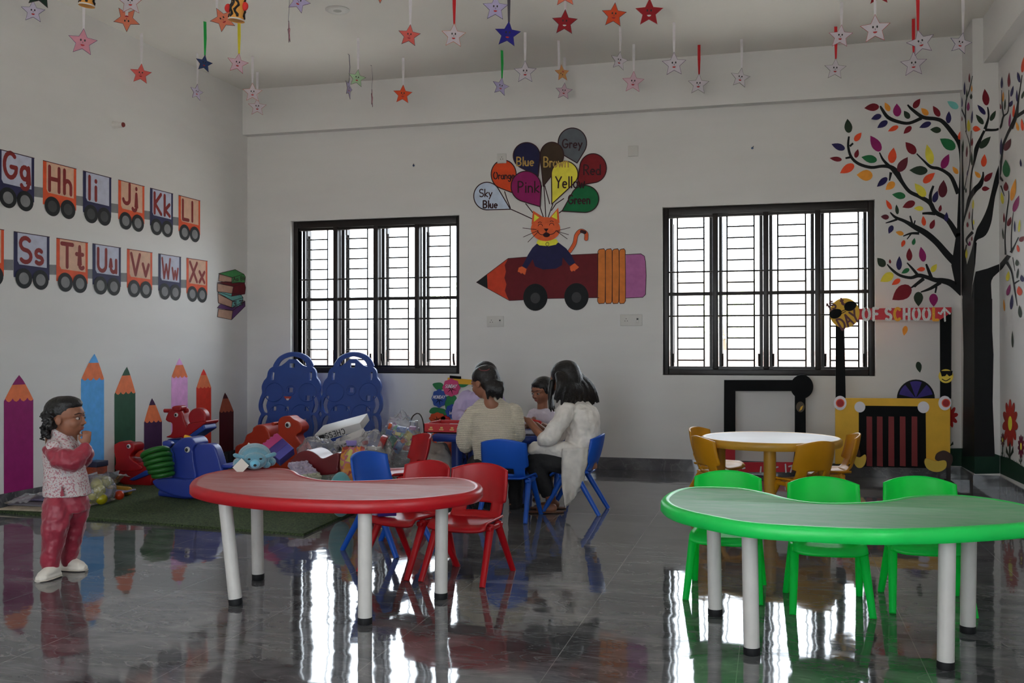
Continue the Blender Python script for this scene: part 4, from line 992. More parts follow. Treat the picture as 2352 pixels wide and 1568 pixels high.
for a in ((770, 210, 762, 310, 22, 'N'), (815, 280, 822, 362, 24, 'D'), (770, 445, 772, 555, 14, 'D'), (715, 240, 720, 320, 12, 'A'), (73, 478, 86, 415, 34, 'A'), (177, 716, 163, 645, 38, 'D')): leaf(Z2, *a)
lf.build('leaves', LM, tr, smooth=False)
p = Paint('T'); p.poly([(2160, 1030), (2212, 1029), (2285, 1042), (2300, 1047), (2318, 1052), (2335, 1062), (2360, 1078), (2360, 1116), (2297, 1087), (2240, 1088), (2207, 1070), (2160, 1069)], 1)
rnd = random.Random(3)
for i in range(26):
    u = rnd.uniform(2298, 2358); v = 1046 + max(0, (u - 2300)) * .55
    p.poly([(u - 1, v + 4), (u + rnd.uniform(-2, 2), v - rnd.uniform(3, 9)), (u + 1, v + 4)], 2)
p.build('grass', paint('dark_grass', (18, 44, 32)), tr, smooth=False)
C_STEM = paint('stem', (36, 44, 36))
def flower(cu, cv, rx, ry, rgb, nm, label, n=11, vb=None, cen=True):
    t = thing('painted_flower', label, 'mural', tuple(atx(cu, vb, XR) if cu > UR else aty(cu, vb, D)), 0, 'painted flowers')
    q = Paint('T')
    q.line([(cu, cv + ry * .3), (cu - 1, vb)], max(2, rx * .22), 2)
    for s in (1, -1): q.poly([(cu - 1, vb - 2), (cu - 1 + s * rx * .5, vb - ry * .28), (cu - 1 + s * rx * .45, vb - ry * .55), (cu - 1 + s * rx * .1, vb - ry * .2)], 2)
    q.build('stem', C_STEM, t, smooth=False)
    q = Paint('T')
    for i in range(n):
        a = 2 * pi * i / n - pi / 2
        q.poly([(cu + rx * (.60 * cos(a) + .40 * cos(b) * cos(a) - .19 * sin(b) * sin(a)), cv + ry * (.60 * sin(a) + .40 * cos(b) * sin(a) + .19 * sin(b) * cos(a))) for b in [2 * pi * j / 14 for j in range(14)]], 3 )
    q.poly(circ(cu, cv, rx * .62, ry * .62), 4); q.build('petals', paint('petal_' + nm, rgb), t, smooth=False)
    if cen: Paint('T').poly(circ(cu, cv, rx * .26, ry * .30), 5).build('flower_centre', C_CY, t, smooth=False)
flower(2320, 972, 18, 56, (136, 34, 26), 'orange', 'large red-orange flower painted on the right wall beside the tree trunk', vb=1054)
flower(2345, 1025, 7.5, 28, (84, 16, 40), 'magenta', 'small magenta flower painted on the right wall at the photo edge', vb=1066)
flower(2303, 1010, 4.5, 17, (84, 34, 38), 'rust', 'tiny rust flower painted on the right wall, left of the large red-orange one', vb=1046)
flower(2181, 956, 20, 27, (140, 26, 26), 'red', 'red flower painted behind the yellow photo frame, left of the trunk', vb=1028, n=9, cen=False)

# half-round blue fan painted above the yellow frame
f = thing('painted_fan', 'half-round blue fan painted on the window wall above the yellow frame', 'mural', tuple(aty(2103, 915, D)))
def Zf(p): return [(1850 + x / 3.135, 660 + y / 3.135) for x, y in p]
q = Paint('B'); q.poly(Zf([(795 + 137 * cos(radians(a)), 800 - 138 * sin(radians(a))) for a in range(0, 181, 10)]), 1); q.build('fan_back', C_BLACK, f, smooth=False)
q = Paint('B')
for a0, a1 in ((14, 52), (70, 110), (128, 166)):
    q.poly(Zf([(795, 798)] + [(795 + 124 * cos(radians(a0 + (a1 - a0) * i / 6)), 800 - 126 * sin(radians(a0 + (a1 - a0) * i / 6))) for i in range(7)]), 2)
q.build('fan_panel', paint('fan_blue', (50, 42, 108)), f, smooth=False)
# ------------------------------------------------------------------ paper stars hanging from the ceiling
def paper(name, rgb): return mat('paper_' + name, rgb, rough=0.8, gain=1.9, trans=0.25, var=0.05, vscale=20)
def card(name, rgb): return mat('card_' + name, rgb, rough=0.7, gain=1.5, trans=0.1, var=0.05, vscale=20)
SP = dict(white=paper('white', (178, 172, 178)), lilac=paper('lilac', (158, 150, 180)), palelilac=paper('pale_lilac', (172, 165, 182)), pink=paper('pink', (172, 118, 132)), palepink=paper('pale_pink', (176, 152, 162)),
          salmon=paper('salmon', (184, 84, 78)), coral=paper('coral', (186, 104, 80)), orange=paper('orange', (192, 66, 34)), red=paper('dark_red', (122, 18, 26)), blue=paper('royal_blue', (28, 24, 110)), steel=paper('steel_blue', (34, 50, 88)),
          green=paper('pale_green', (140, 166, 134)), dgreen=paper('dark_green', (14, 34, 24)), tan=paper('tan', (168, 124, 76)))
SO = dict(navy=card('navy', (50, 48, 90)), red=card('red', (150, 60, 60)), dark=card('dark', (60, 40, 50)), purple=card('purple', (86, 56, 96)), orange=card('orange', (170, 90, 60)), grey=card('grey', (96, 92, 92)), pink=card('pink', (150, 60, 90)))
RB = dict(white=paper('ribbon_white', (186, 180, 182)), red=card('ribbon_red', (176, 22, 30)), green=card('ribbon_green', (20, 150, 62)), yellow=card('ribbon_yellow', (190, 180, 40)), slate=card('ribbon_slate', (66, 62, 72)), grey=card('ribbon_grey', (120, 116, 126)))
C_EYE = mat('ink_black', (12, 12, 14), rough=0.5); C_LIP = mat('ink_red', (186, 30, 36), rough=0.5); C_WHT = mat('ink_white', (225, 222, 220), rough=0.5)
def star(u, v, w, rot, yaw, fill, edge, rib, vtop, label, white_mouth=False, face=True):
    dep_n = 1.0 / (_F2.dot(ray(u, v)))      # per unit of camera depth the ray is already normalised to depth 1
    if vtop is not None:
        p = atz(u, vtop, ZC); q = aty(u, v, p.y)
        x, y, z = p.x, p.y, aty(u, v, p.y).z
    else:
        dpt = min(0.19 * FPX / w, 7.6); c = CAMO + ray(u, v) * dpt; x, y, z = c
    dpt = (Vector((x, y, z)) - CAMO).dot(_F2)
    R = w * dpt / FPX / 1.902
    to = Vector((-x, -y, 0)).normalized()     # towards the viewer, level
    a = radians(yaw); nrm = Vector((to.x * cos(a) - to.y * sin(a), to.x * sin(a) + to.y * cos(a), 0)); sd = Vector((-nrm.y, nrm.x, 0))
    o = thing('hanging_star', label, 'paper star', (x, y, z - R * 0.85), 0, 'paper stars hanging from the ceiling')
    cen = Vector((x, y, z)); r0 = radians(rot)
    if vtop is None and rot: pass
    def P(A, B, n): return cen + sd * A + Vector((0, 0, B)) + nrm * n
    def pts(Rk):
        out = []
        for i in range(10):
            rr = Rk if i % 2 == 0 else Rk * 0.47; an = pi / 2 + i * pi / 5 + r0
            out.append((rr * cos(an), rr * sin(an)))
        return out
    m = MB(); m.sheet([pts(R)], lambda A, B: P(A, B, .0015), lambda A, B: P(A, B, -.0015))
    m.m = 1; m.sheet([pts(R * .94)], lambda A, B: P(A, B, .0022), None); m.sheet([pts(R * .94)], lambda A, B: P(A, B, -.0022), None)
    m.build('star_card', [SO[edge], SP[fill]], o, smooth=False, recalc=False)
    if face:
        cr, sr = cos(r0), sin(r0)
        def Fp(A, B): return (A * cr - B * sr, A * sr + B * cr)
        for s in (-1, 1):
            e = MB(); e.sheet([[Fp(s * R * .13 + .055 * R * cos(t), R * .14 + .085 * R * sin(t)) for t in [2 * pi * i / 12 for i in range(12)]]], lambda A, B: P(A, B, .003), None); e.build('eye', C_EYE, o, smooth=False)
        e = MB()
        for q in ribbon([Fp(0, .04 * R), Fp(R * .01, -.07 * R)], R * .03): e.sheet([q], lambda A, B: P(A, B, .003), None)
        e.build('nose', SO['dark'], o, smooth=False)
        e = MB(); e.sheet([[Fp(-.14 * R, -.17 * R), Fp(0, -.155 * R), Fp(.14 * R, -.17 * R), Fp(.1 * R, -.25 * R), Fp(0, -.285 * R), Fp(-.1 * R, -.25 * R)]], lambda A, B: P(A, B, .003), None)
        e.build('mouth', C_WHT if white_mouth else C_LIP, o, smooth=False)
    if rib:
        wr = 0.013 if rib != 'white' else 0.012
        tip = Vector((cen.x, cen.y, z)) + sd * (R * .9 * cos(pi / 2 + r0)) + Vector((0, 0, R * .9 * sin(pi / 2 + r0)))
        m = MB(); vs = []
        for i, zz in enumerate((tip.z, tip.z + (ZC - tip.z) * .5, ZC - .004)):
            off = nrm * (-.003 + (.008 if i == 1 else 0))
            b = Vector((tip.x, tip.y, zz)) + off
            vs += [b - sd * wr * (.55 if i == 0 else 1), b + sd * wr * (.55 if i == 0 else 1)]
        e2 = Vector((tip.x, tip.y, ZC - .001)) - nrm * .014
        vs += [e2 - sd * wr, e2 + sd * wr]
        m.add(vs, [[0, 1, 3, 2], [2, 3, 5, 4], [4, 5, 7, 6]]); m.build('ribbon', RB[rib], o, smooth=False, solid=0.0008)
    return o
for a in (
    (76, 27, 51, 0, 0, 'palelilac', 'navy', 'white', None, 'pale lilac paper star in the top left photo corner, tucked below the dark green star'),
    (92, -14, 66, -8, 0, 'dgreen', 'dark', 'white', None, 'dark green paper star cut off by the photo top, in the left corner'),
    (190, 97, 62, -4, 0, 'pink', 'purple', 'white', None, 'dusky pink paper star hanging below the leftmost paper cup'),
    (299, 5, 58, 4, 0, 'white', 'red', 'white', None, 'white paper star at the photo top, overlapping the coral star below it'),
    (291, 44, 57, 180, 0, 'coral', 'dark', 'white', None, 'coral paper star hanging tip down below the white star at top left'),
    (323.5, 170, 47, -4, 0, 'salmon', 'red', 'white', 75, 'salmon paper star hanging low in front of the left wall'),
    (469, 146, 40, -6, 22, 'steel', 'dark', 'green', 48, 'steel blue paper star on a green ribbon'),
    (452, 212, 38, -6, 42, 'palelilac', 'purple', 'white', 120, 'small pale lilac paper star hanging just under the steel blue star'),
    (512, 45, 56, 30, 0, 'coral', 'dark', 'white', None, 'coral paper star half behind the striped paper cup'),
    (546, 146, 48, -8, 8, 'palepink', 'red', 'yellow', 45, 'pale pink paper star on a yellow ribbon'),
    (580, 213, 44, 0, 0, 'white', 'orange', 'white', 128, 'white paper star near the beam\'s left end, the upper of two overlapping'),
    (591, 246, 41, 0, 0, 'white', 'red', 'white', 164, 'white red-edged paper star near the beam\'s left end, the lower of two overlapping'),
    (686, 4, 52, -22, 0, 'lilac', 'purple', 'white', None, 'lilac paper star cut by the photo top, left of the round ceiling light'),
    (664, 75, 50, 20, 84, 'pink', 'dark', 'grey', None, 'pink paper star seen edge on below the cut-off lilac star'),
    (873, -18, 50, 180, 0, 'coral', 'dark', 'white', None, 'coral paper star of which only one tip shows at the photo top'),
    (940, 82, 51, -6, 0, 'salmon', 'dark', 'white', None, 'salmon paper star left of the white star on a red ribbon'),
    (1042, 82, 56, -3, 0, 'white', 'orange', 'red', None, 'white paper star on a long red ribbon near the top middle'),
    (1138, 19, 59, -2, 0, 'lilac', 'navy', 'white', None, 'lilac paper star at the photo top, above the royal blue star'),
    (1166, 79, 60, -6, 0, 'blue', 'navy', 'slate', None, 'royal blue paper star on a dark slate ribbon'),
    (820, 180, 41, -8, 12, 'green', 'dark', 'white', 85, 'pale green paper star in front of the beam'),
    (801, 203, 48, -12, 72, 'lilac', 'grey', 'grey', 123, 'lilac paper star turned nearly edge on, just left of the pale green star'),
    (854.5, 226, 40, 0, 85, 'pink', 'dark', 'grey', 150, 'pink paper star seen edge on before the beam, right of the pale green star'),
    (925, 217, 44, -3, 0, 'orange', 'red', 'white', 131, 'bright orange paper star hanging low before the beam'),
    (1150, 199, 42, -10, 25, 'lilac', 'navy', 'green', 114, 'lilac paper star on a green ribbon'),
    (1206, 166, 52, 0, 0, 'white', 'navy', 'white', 73, 'white navy-edged paper star right of the lilac star on a green ribbon'),
    (1297, 52, 59, -3, 0, 'red', 'dark', 'white', None, 'dark red paper star with a white mouth, below the cut-off orange star', True),
    (1298, -14, 60, 0, 0, 'coral', 'red', 'white', None, 'coral paper star at the photo top, two tips showing above a dark red star'),
    (1291, 168, 38, 150, 30, 'tan', 'orange', 'white', 93, 'crumpled tan paper star hanging directly above a pale pink star'),
    (1295, 210, 39, -6, 0, 'palepink', 'navy', 'white', 130, 'pale pink navy-edged paper star hanging directly below the crumpled tan star'),
    (1410, 35, 57, -6, 0, 'orange', 'dark', 'white', None, 'bright orange paper star at the top, left of the larger dark red star'),
    (1491, 29, 64, -2, 0, 'red', 'red', 'white', None, 'dark red paper star, larger, right of the bright orange star at the top', True),
    (1422, 140, 44, -8, 28, 'white', 'grey', 'white', 61, 'white paper star hanging directly below the bright orange star at the top'),
    (1454, 189, 50, -4, 0, 'palepink', 'pink', 'white', 100, 'pale pink-edged paper star before the beam, second left of the short red ribbon'),
    (1548, 148, 55, 0, 0, 'white', 'purple', 'white', 50, 'white purple-edged paper star on a wide white ribbon, above and left of a red ribbon'),
    (1604, 194, 48, -4, 0, 'white', 'grey', 'red', 102, 'white paper star on a short red ribbon in the middle of the beam'),
    (1700, 179, 46, -9, 18, 'white', 'grey', 'white', 88, 'white tilted paper star hanging alone above the right window'),
    (1930, 84, 53, -6, 0, 'white', 'pink', 'white', 4, 'white paper star overlapping a red ribbon, above another white star'),
    (1918, 159, 49, -4, 10, 'white', 'grey', 'red', 60, 'white grey-edged paper star on a red ribbon, lower of the pair above the tree'),
    (2010, 67, 66, 0, 0, 'white', 'red', 'white', None, 'large white paper star hanging under a cut-off dark red star at the top right'),
    (2020, -18, 60, -3, 0, 'red', 'red', 'white', None, 'dark red paper star cut off by the photo top at the right', True),
    (2115, 98, 60, 12, 0, 'white', 'purple', 'red', None, 'white paper star on the longer red ribbon at the top right, the upper of two'),
    (2098, 148, 57, 0, 0, 'white', 'purple', 'red', 42, 'white paper star on the shorter red ribbon at the top right, the lower of two'),
    (2206, 100, 50, -14, 20, 'white', 'navy', 'white', None, 'white tilted paper star at the beam\'s right end, rightmost of all')):
    star(*a)

# striped paper cups on strings
M_CUP = mat('tan_cup', (176, 122, 52), rough=0.6, gain=1.6); M_RED = card('wing_red', (176, 34, 30)); M_WOOL = mat('string', (180, 175, 170), rough=0.9)
def cup(u, v, dpt, label, green=False):
    c = CAMO + ray(u, v) * dpt
    t = thing('paper_cup', label, 'paper cup', (c.x, c.y, c.z), 0, 'paper cup toys hanging from the ceiling')
    T = Matrix.Translation(c)
    rb, h = 0.044, 0.15; tl = Matrix.Translation(c) @ Matrix.Rotation(0.12, 4, 'Y')
    MB().lathe([(rb * .9, .004), (rb, .0), (rb, .006), (rb * .92, .012), (rb * .66, h), (0, h)], 28, tl).build('cup', M_CUP, t)
    MB().lathe([(0, .005), (rb * .9, .004), (rb * 1.03, .0), (rb * 1.03, .007), (rb * .95, .009)], 28, tl).build('cup_rim', mat('white_card', (200, 196, 192), rough=0.7), t)
    for k, a0 in enumerate((-2.0, -1.2, -2.8, .3, 1.3)):
        pl = []
        for i in range(10):
            z = .014 + .013 * i; a = a0 + .28 * sin(i * 1.3 + k); r = rb * (.92 - .26 * (z - .012) / h) + .001
            pl.append(tl @ Vector((r * cos(a), r * sin(a), z)))
        MB().tube(pl, [.006 + .002 * (i % 2) for i in range(10)], 6).build('stripe', C_EYE, t)
    for s in (-1, 1):
        MB().ell(c + Vector((s * .052, .0, .075)), (.02, .012, .024)).build('wing', M_RED, t)
    MB().tube([c + Vector((0, 0, h)), (c.x, c.y, ZC)], .0015, 6).build('string', M_WOOL, t)
cup(543, 48, 5.4, 'tan paper cup with black stripes and red wings, hanging before a coral star')
cup(199, 14, 5.6, 'tan and black paper cup cut off by the photo top, leftmost of the two')

# round ceiling light, wall pipe stub, sockets
p = atz(775, 22, ZC)
t = thing('ceiling_light', 'round white recessed ceiling light above the middle of the room', 'light', tuple(p - Vector((0, 0, .02))))
T = Matrix.Translation(p)
MB().lathe([(.06, -.012), (.085, -.014), (.1, -.004), (.1, 0), (0, 0)], 36, T).build('light_rim', mat('white_plastic', (205, 203, 198), rough=0.4), t)
MB().lathe([(0, -.012), (.03, -.014), (.045, -.008), (.06, -.006), (.06, 0)], 30, T).build('diffuser', mat('frosted_plastic', (150, 148, 142), rough=0.5), t)
p = atx(262, 287, XL)
t = thing('pipe_stub', 'short white pipe with a red cap sticking out of the left wall', 'pipe', tuple(p))
MB().tube([p, p + Vector((.03, 0, .0)), p + Vector((.09, .0, -.003))], [.034, .026, .024], 18).build('pipe', M_LEG, t)
MB().tube([p + Vector((.09, 0, -.003)), p + Vector((.10, .0, -.003))], [.022, .019], 18).build('red_cap', mat('dark_red_plastic', (110, 20, 20), rough=0.5), t)
M_PLATE = mat('socket_white', (206, 204, 200), rough=0.35)
def socket(u, v, wpx, hpx, label, holes=True, switch=False):
    p = aty(u, v, D); s = D * 1.0 / FPX / cos(0.2)
    w, h = wpx * s / 2, hpx * s / 2
    t = thing('wall_socket' if holes else 'blank_plate', label, 'socket', (p.x, D, p.z - h))
    MB().box(p.x - w, D - .012, p.z - h, p.x + w, D, p.z + h, bev=.004).build('plate', M_PLATE, t)
    if holes:
        x0 = p.x - (w * .45 if switch else 0)
        for dx, dz in ((0, .014), (-.012, -.008), (.012, -.008)):
            MB().tube([(x0 + dx, D - .0135, p.z + dz), (x0 + dx, D - .011, p.z + dz)], .004, 10).build('pin_hole', C_EYE, t)
    if switch:
        MB().box(p.x + w * .45, D - .017, p.z - h * .45, p.x + w * .7, D - .011, p.z + h * .45, bev=.003).build('switch', M_PLATE, t)
        MB().box(p.x + w * .5, D - .0178, p.z + h * .05, p.x + w * .65, D - .0165, p.z + h * .3).build('indicator', C_EYE, t, smooth=False)
socket(1153, 364, 22, 23, 'white wall socket above the orange balloon')
socket(1454.5, 347, 23, 24, 'white blank wall plate right of the balloons', holes=False)
socket(1138, 738, 41, 25, 'white double wall socket below the pencil car\'s point', switch=True)
socket(1450, 735, 50, 25, 'white double wall socket below the pencil car\'s eraser', switch=True)
for u, v, lb in ((950, 380, 'small blue wall plug above the left window'), (1728, 340, 'small blue wall plug above the right window')):
    p = aty(u, v, D); t = thing('wall_plug', lb, 'wall plug', tuple(p))
    MB().tube([p, p + Vector((0, -.01, 0))], [.012, .009], 10).build('plug_collar', mat('plug_blue', (90, 110, 150)), t)
    MB().tube([p + Vector((0, -.008, 0)), p + Vector((.012, -.03, .012))], .003, 8).build('screw', C_DGREY, t)
# ------------------------------------------------------------------ photo frames standing before the window wall
YF = 9.35
def plate(pts, y, th, M=None):
    """board cut to an outline, at its own distance and thickness"""
    m = MB(); loops = pts if isinstance(pts[0][0], (list, tuple)) else [pts]
    loops = [[(q.x, q.z) for q in (aty(u, v, y) for u, v in l)] for l in loops]
    m.sheet(loops, lambda a, b: (a, y, b), lambda a, b: (a, y + th, b)); return m
B_BLACK = mat('black_board', (17, 18, 19), rough=0.7, spec=0.15, var=0.15, vscale=12); B_YEL = mat('yellow_board', (176, 136, 34), rough=0.6, gain=1.9, var=0.06); B_RED = mat('red_board', (150, 14, 30), rough=0.5, gain=1.9)
B_WHITE = mat('white_disc', (178, 174, 186), rough=0.6, gain=2.0); B_MAR = mat('maroon_strip', (92, 22, 24), rough=0.6, gain=2.0); G_SIL = mat('silver_glitter', (180, 178, 176), rough=0.6, gain=1.7, var=0.35, vscale=160); G_GOLD = mat('gold_glitter', (186, 130, 30), rough=0.6, gain=1.7, var=0.35, vscale=160)
t = thing('photo_frame', 'yellow and black cardboard photo frame reading 1ST DAY OF SCHOOL, before the painted tree', 'photo frame', tuple(atz(2050, 1092, 0)[:2]) + (0,))
t.location.y = YF + .02
def Zf6(p): return [(1850 + x / 3.135, 660 + y / 3.135) for x, y in p]
vb = 799 + CAM_H * FPX / (YF * cos(0.2))
plate(Zf6([(218, 260), (280, 260), (290, 800), (218, 800)]), YF, .02).build('left_post', B_BLACK, t, smooth=False)
plate(Zf6([(970, 160), (1052, 160), (1050, 800), (972, 800)]), YF, .02).build('right_post', B_BLACK, t, smooth=False)
plate(Zf6([(380, 152), (1052, 142), (1052, 180), (970, 232), (380, 232)]), YF - .012, .012).build('banner', B_RED, t, smooth=False)
plate([Zf6([(215, 796), (1042, 800), (1042, 1270), (870, 1270), (866, 856), (384, 850), (384, 1270), (215, 1270)])], YF - .004, .025).build('yellow_panel', B_YEL, t, smooth=False)
g = plate(Zf6([(384, 850), (866, 856), (870, 1300), (384, 1290)]), YF + .002, .018).build('black_grille', B_BLACK, t, smooth=False)
for x in (440, 515, 598, 680, 765):
    o = plate(Zf6([(x, 928), (x + 40, 930), (x + 42, 1288), (x, 1285)]), YF - .004, .007).build('red_strip', B_MAR, g, smooth=False)
for cx, cy, r in ((392, 860, 39), (850, 862, 42)): plate(Zf6(circ(cx, cy, r)), YF - .010, .006).build('white_disc', B_WHITE, t, smooth=False)
for cx, cy in ((250, 832), (1004, 832)):
    d = plate(Zf6(circ(cx, cy, 46, 52)), YF - .012, .008).build('headlamp', B_WHITE, t, smooth=False)
    plate(Zf6(circ(cx + (0 if cx < 500 else 8), cy, 31, 31)), YF - .015, .003).build('orange_ring', mat('lamp_orange', (176, 70, 50), gain=1.9), d, smooth=False)
    plate(Zf6(circ(cx + (0 if cx < 500 else 8), cy, 24, 24)), YF - .018, .003).build('red_centre', mat('lamp_red', (130, 22, 24), gain=1.9), d, smooth=False)
s = plate(Zf6(circ(282, 184, 108, 108, 40)), YF - .014, .012).build('smiling_disc', B_YEL, t, smooth=False)
q = MB()
for cx, cy in ((217, 190), (322, 135)):
    q.v += []; pl = plate(Zf6(spline([(cx - 42, cy - 12), (cx - 10, cy - 34), (cx + 36, cy - 30), (cx + 42, cy + 4), (cx + 10, cy + 32), (cx - 34, cy + 28)], 4, True)), YF - .018, .004); q.add(pl.v, pl.f)
for pl in ribbon([(250, 176), (290, 158)], 5) + ribbon([(252, 192), (290, 172)], 5):
    r = plate(Zf6(pl), YF - .018, .003); q.add(r.v, r.f)
q.build('sunglasses', B_BLACK, s, smooth=False)
def board_word(wd, x, y, h, w, m, parent, yy, **kw):
    b = MB()
    for n_, pl in enumerate(lettering(wd, x, y, h, **kw)):
        for r_, r in enumerate(ribbon(pl, w)): a = plate(Zf6(r), yy - .0004 * n_ - .00012 * r_, .004); b.add(a.v, a.f)
    return b.build('letters', m, parent, smooth=False)
B_WORD = mat('maroon_letters', (70, 18, 22), rough=0.5, gain=1.6)
board_word('1S', 178, 170, 56, 12, B_WORD, s, YF - .020, rot=.55); board_word('t', 262, 128, 52, 12, B_WORD, s, YF - .020, rot=.3)
board_word('DAY', 262, 308, 84, 14, B_WORD, s, YF - .022, rot=.52, gap=.12, squeeze=.8)
x = 414
for ch, m in (('O', G_SIL), ('F', G_SIL), (' ', 0), ('S', G_SIL), ('C', G_GOLD), ('H', G_SIL), ('O', G_SIL), ('O', G_SIL), ('L', G_GOLD)):
    if ch == ' ': x += 34; continue
    h = 88; sq = .82
    o = board_word(ch, x, 234, h - 4, 20, m, t, YF - .018, squeeze=sq); o.name = 'letter'
    x += GLY[ch][0] * sq * h + 18
q = MB()
for n_, r in enumerate(ribbon([(1000, 150), (975, 190), (960, 182)], 14) + ribbon([(1000, 150), (1040, 188)], 14) + ribbon([(1000, 150), (1005, 240)], 13)): a = plate(Zf6(r), YF - .02 - .0006 * n_, .004); q.add(a.v, a.f)
q.build('silver_bow', G_SIL, t, smooth=False)
e = plate(Zf6(circ(1012, 638, 53, 50)), YF - .012, .008).build('round_face', mat('face_yellow', (180, 158, 54), gain=1.9), t, smooth=False)
q = plate(Zf6([(970, 600), (1060, 600), (1056, 630), (1036, 640), (1018, 622), (1006, 638), (982, 640)]), YF - .016, .004)
for r in ribbon(spline([(985, 660), (1012, 672), (1042, 656)], 4), 6): a = plate(Zf6(r), YF - .015, .003); q.add(a.v, a.f)
q.build('shades_and_smile', B_BLACK, e, smooth=False)
for mir in (0, 1):
    pts = [(862, 1240), (880, 1232), (940, 1252), (1000, 1245), (1016, 1262), (1010, 1300), (970, 1325), (920, 1325), (880, 1305), (860, 1268)]
    if mir: pts = [(436 - (p[0] - 862) * .55, p[1] - 28) for p in pts]
    f = plate(Zf6(spline(pts, 4, True)), YF - .05, .03).build('yellow_foot', mat('foot_yellow', (172, 146, 56), gain=1.9), t, smooth=False)
    hl = spline([(936, 1235), (950, 1195), (1000, 1175), (1050, 1200), (1062, 1240), (1046, 1285), (1018, 1300), (1016, 1262), (1000, 1245), (960, 1250)], 4, True)
    if mir: hl = [(436 - (p[0] - 862) * .55, p[1] - 28) for p in hl]
    plate(Zf6(hl), YF - .03, .03).build('brown_heel', mat('heel_brown', (46, 28, 22), gain=1.8), t, smooth=False)
for u in (1930, 2178):
    p = aty(u, 1040, YF + .02); MB().box(p.x - .02, YF - .16, 0, p.x + .02, YF + .12, .035).box(p.x - .016, YF + .0, .03, p.x + .016, YF + .03, .16).build('stand_foot', mat('dark_stand', (40, 30, 28), rough=0.6), t, smooth=False)

# black rectangular frame, white bubbled inside edge, red base
YB = 9.5
def Zb(p): return [(1500 + x / 4.2764, 850 + y / 4.2764) for x, y in p]
t = thing('photo_frame', 'black photo frame with red base and round black corner, behind the round yellow table', 'photo frame', tuple(atz(1755, 1085, 0)[:2]) + (0,))
t.location.y = YB + .02
o = plate([Zb([(698, 96), (1400, 96), (1498, 260), (1500, 590), (1502, 800), (1392, 800), (1392, 205), (808, 205), (808, 590), (806, 800), (696, 800), (696, 400)])], YB, .025).build('black_border', B_BLACK, t, smooth=False)
plate(Zb(circ(1462, 162, 112, 118, 36)), YB - .008, .03).build('round_ear', B_BLACK, t, smooth=False)
b = plate([Zb([(694, 740), (806, 740), (806, 905), (1392, 905), (1392, 780), (1506, 780), (1508, 1000), (694, 1000)])], YB - .002, .028).build('red_base', B_RED, t, smooth=False)
plate(Zb([(1388, 800), (1500, 800), (1502, 1000), (1366, 1000)]), YB - .01, .02).build('brown_strip', mat('brown_strip', (62, 44, 40), rough=0.6, gain=1.8), t, smooth=False)
q = MB()
for pl in ([(1060, 950), (1055, 1000)], [(880, 965), (900, 960)], [(1205, 955), (1225, 950)], [(1300, 925), (1305, 1000)], [(1335, 945), (1370, 935), (1350, 1000)]):
    for r in ribbon(pl, 15): a = plate(Zb(r), YB - .006, .004); q.add(a.v, a.f)
q.build('base_lettering', B_WHITE, b, smooth=False)
plate(Zb(circ(1447, 360, 42, 52)), YB - .005, .005).build('brown_badge', mat('badge', (70, 60, 44), gain=1.7), t, smooth=False)
plate(Zb([(1436, 400), (1450, 360), (1475, 345), (1462, 385)]), YB - .008, .003).build('yellow_mark', B_YEL, t, smooth=False)
for u in (1672, 1842):
    p = aty(u, 1075, YB); MB().box(p.x - .02, YB - .10, 0, p.x + .02, YB + .12, .03).box(p.x - .016, YB + .005, .03, p.x + .016, YB + .025, .14).build('stand_foot', mat('dark_stand', (40, 30, 28), rough=0.6), t, smooth=False)

# weekday flowers, foam cut-outs stacked on the wall behind the small blue table
YD = D - .018
t = thing('weekday_flower_chart', 'foam chart of weekday flowers with SUNDAY and MONDAY, on the wall under the left window', 'wall chart', tuple(aty(1030, 985, D)))
def Zd(p): return [(960 + x / 3.7326, 800 + y / 3.7326) for x, y in p]
C_FG = mat('foam_green', (32, 96, 56), rough=0.8, gain=1.8); C_FY = mat('foam_yellow', (176, 132, 36), rough=0.8, gain=1.8)
for pts in ([(255, 250), (460, 268), (462, 310), (250, 300)],): plate(Zd(pts), YD, .016).build('yellow_strip', C_FY, t, smooth=False)
plate(Zd([(272, 232), (365, 240), (366, 262), (272, 256)]), YD - .004, .018).build('black_clip', B_BLACK, t, smooth=False)
for pts in ([(125, 305), (170, 292), (205, 300), (220, 340), (180, 360), (150, 345)], [(345, 300), (390, 272), (430, 280), (440, 300), (400, 330), (360, 330)], [(235, 420), (300, 400), (330, 430), (310, 500), (250, 540), (230, 480)], [(98, 550), (120, 508), (180, 510), (240, 530), (235, 580), (170, 570)]):
    plate(Zd(spline(pts, 4, True)), YD + .002, .012).build('foam_leaf', C_FG, t, smooth=False)
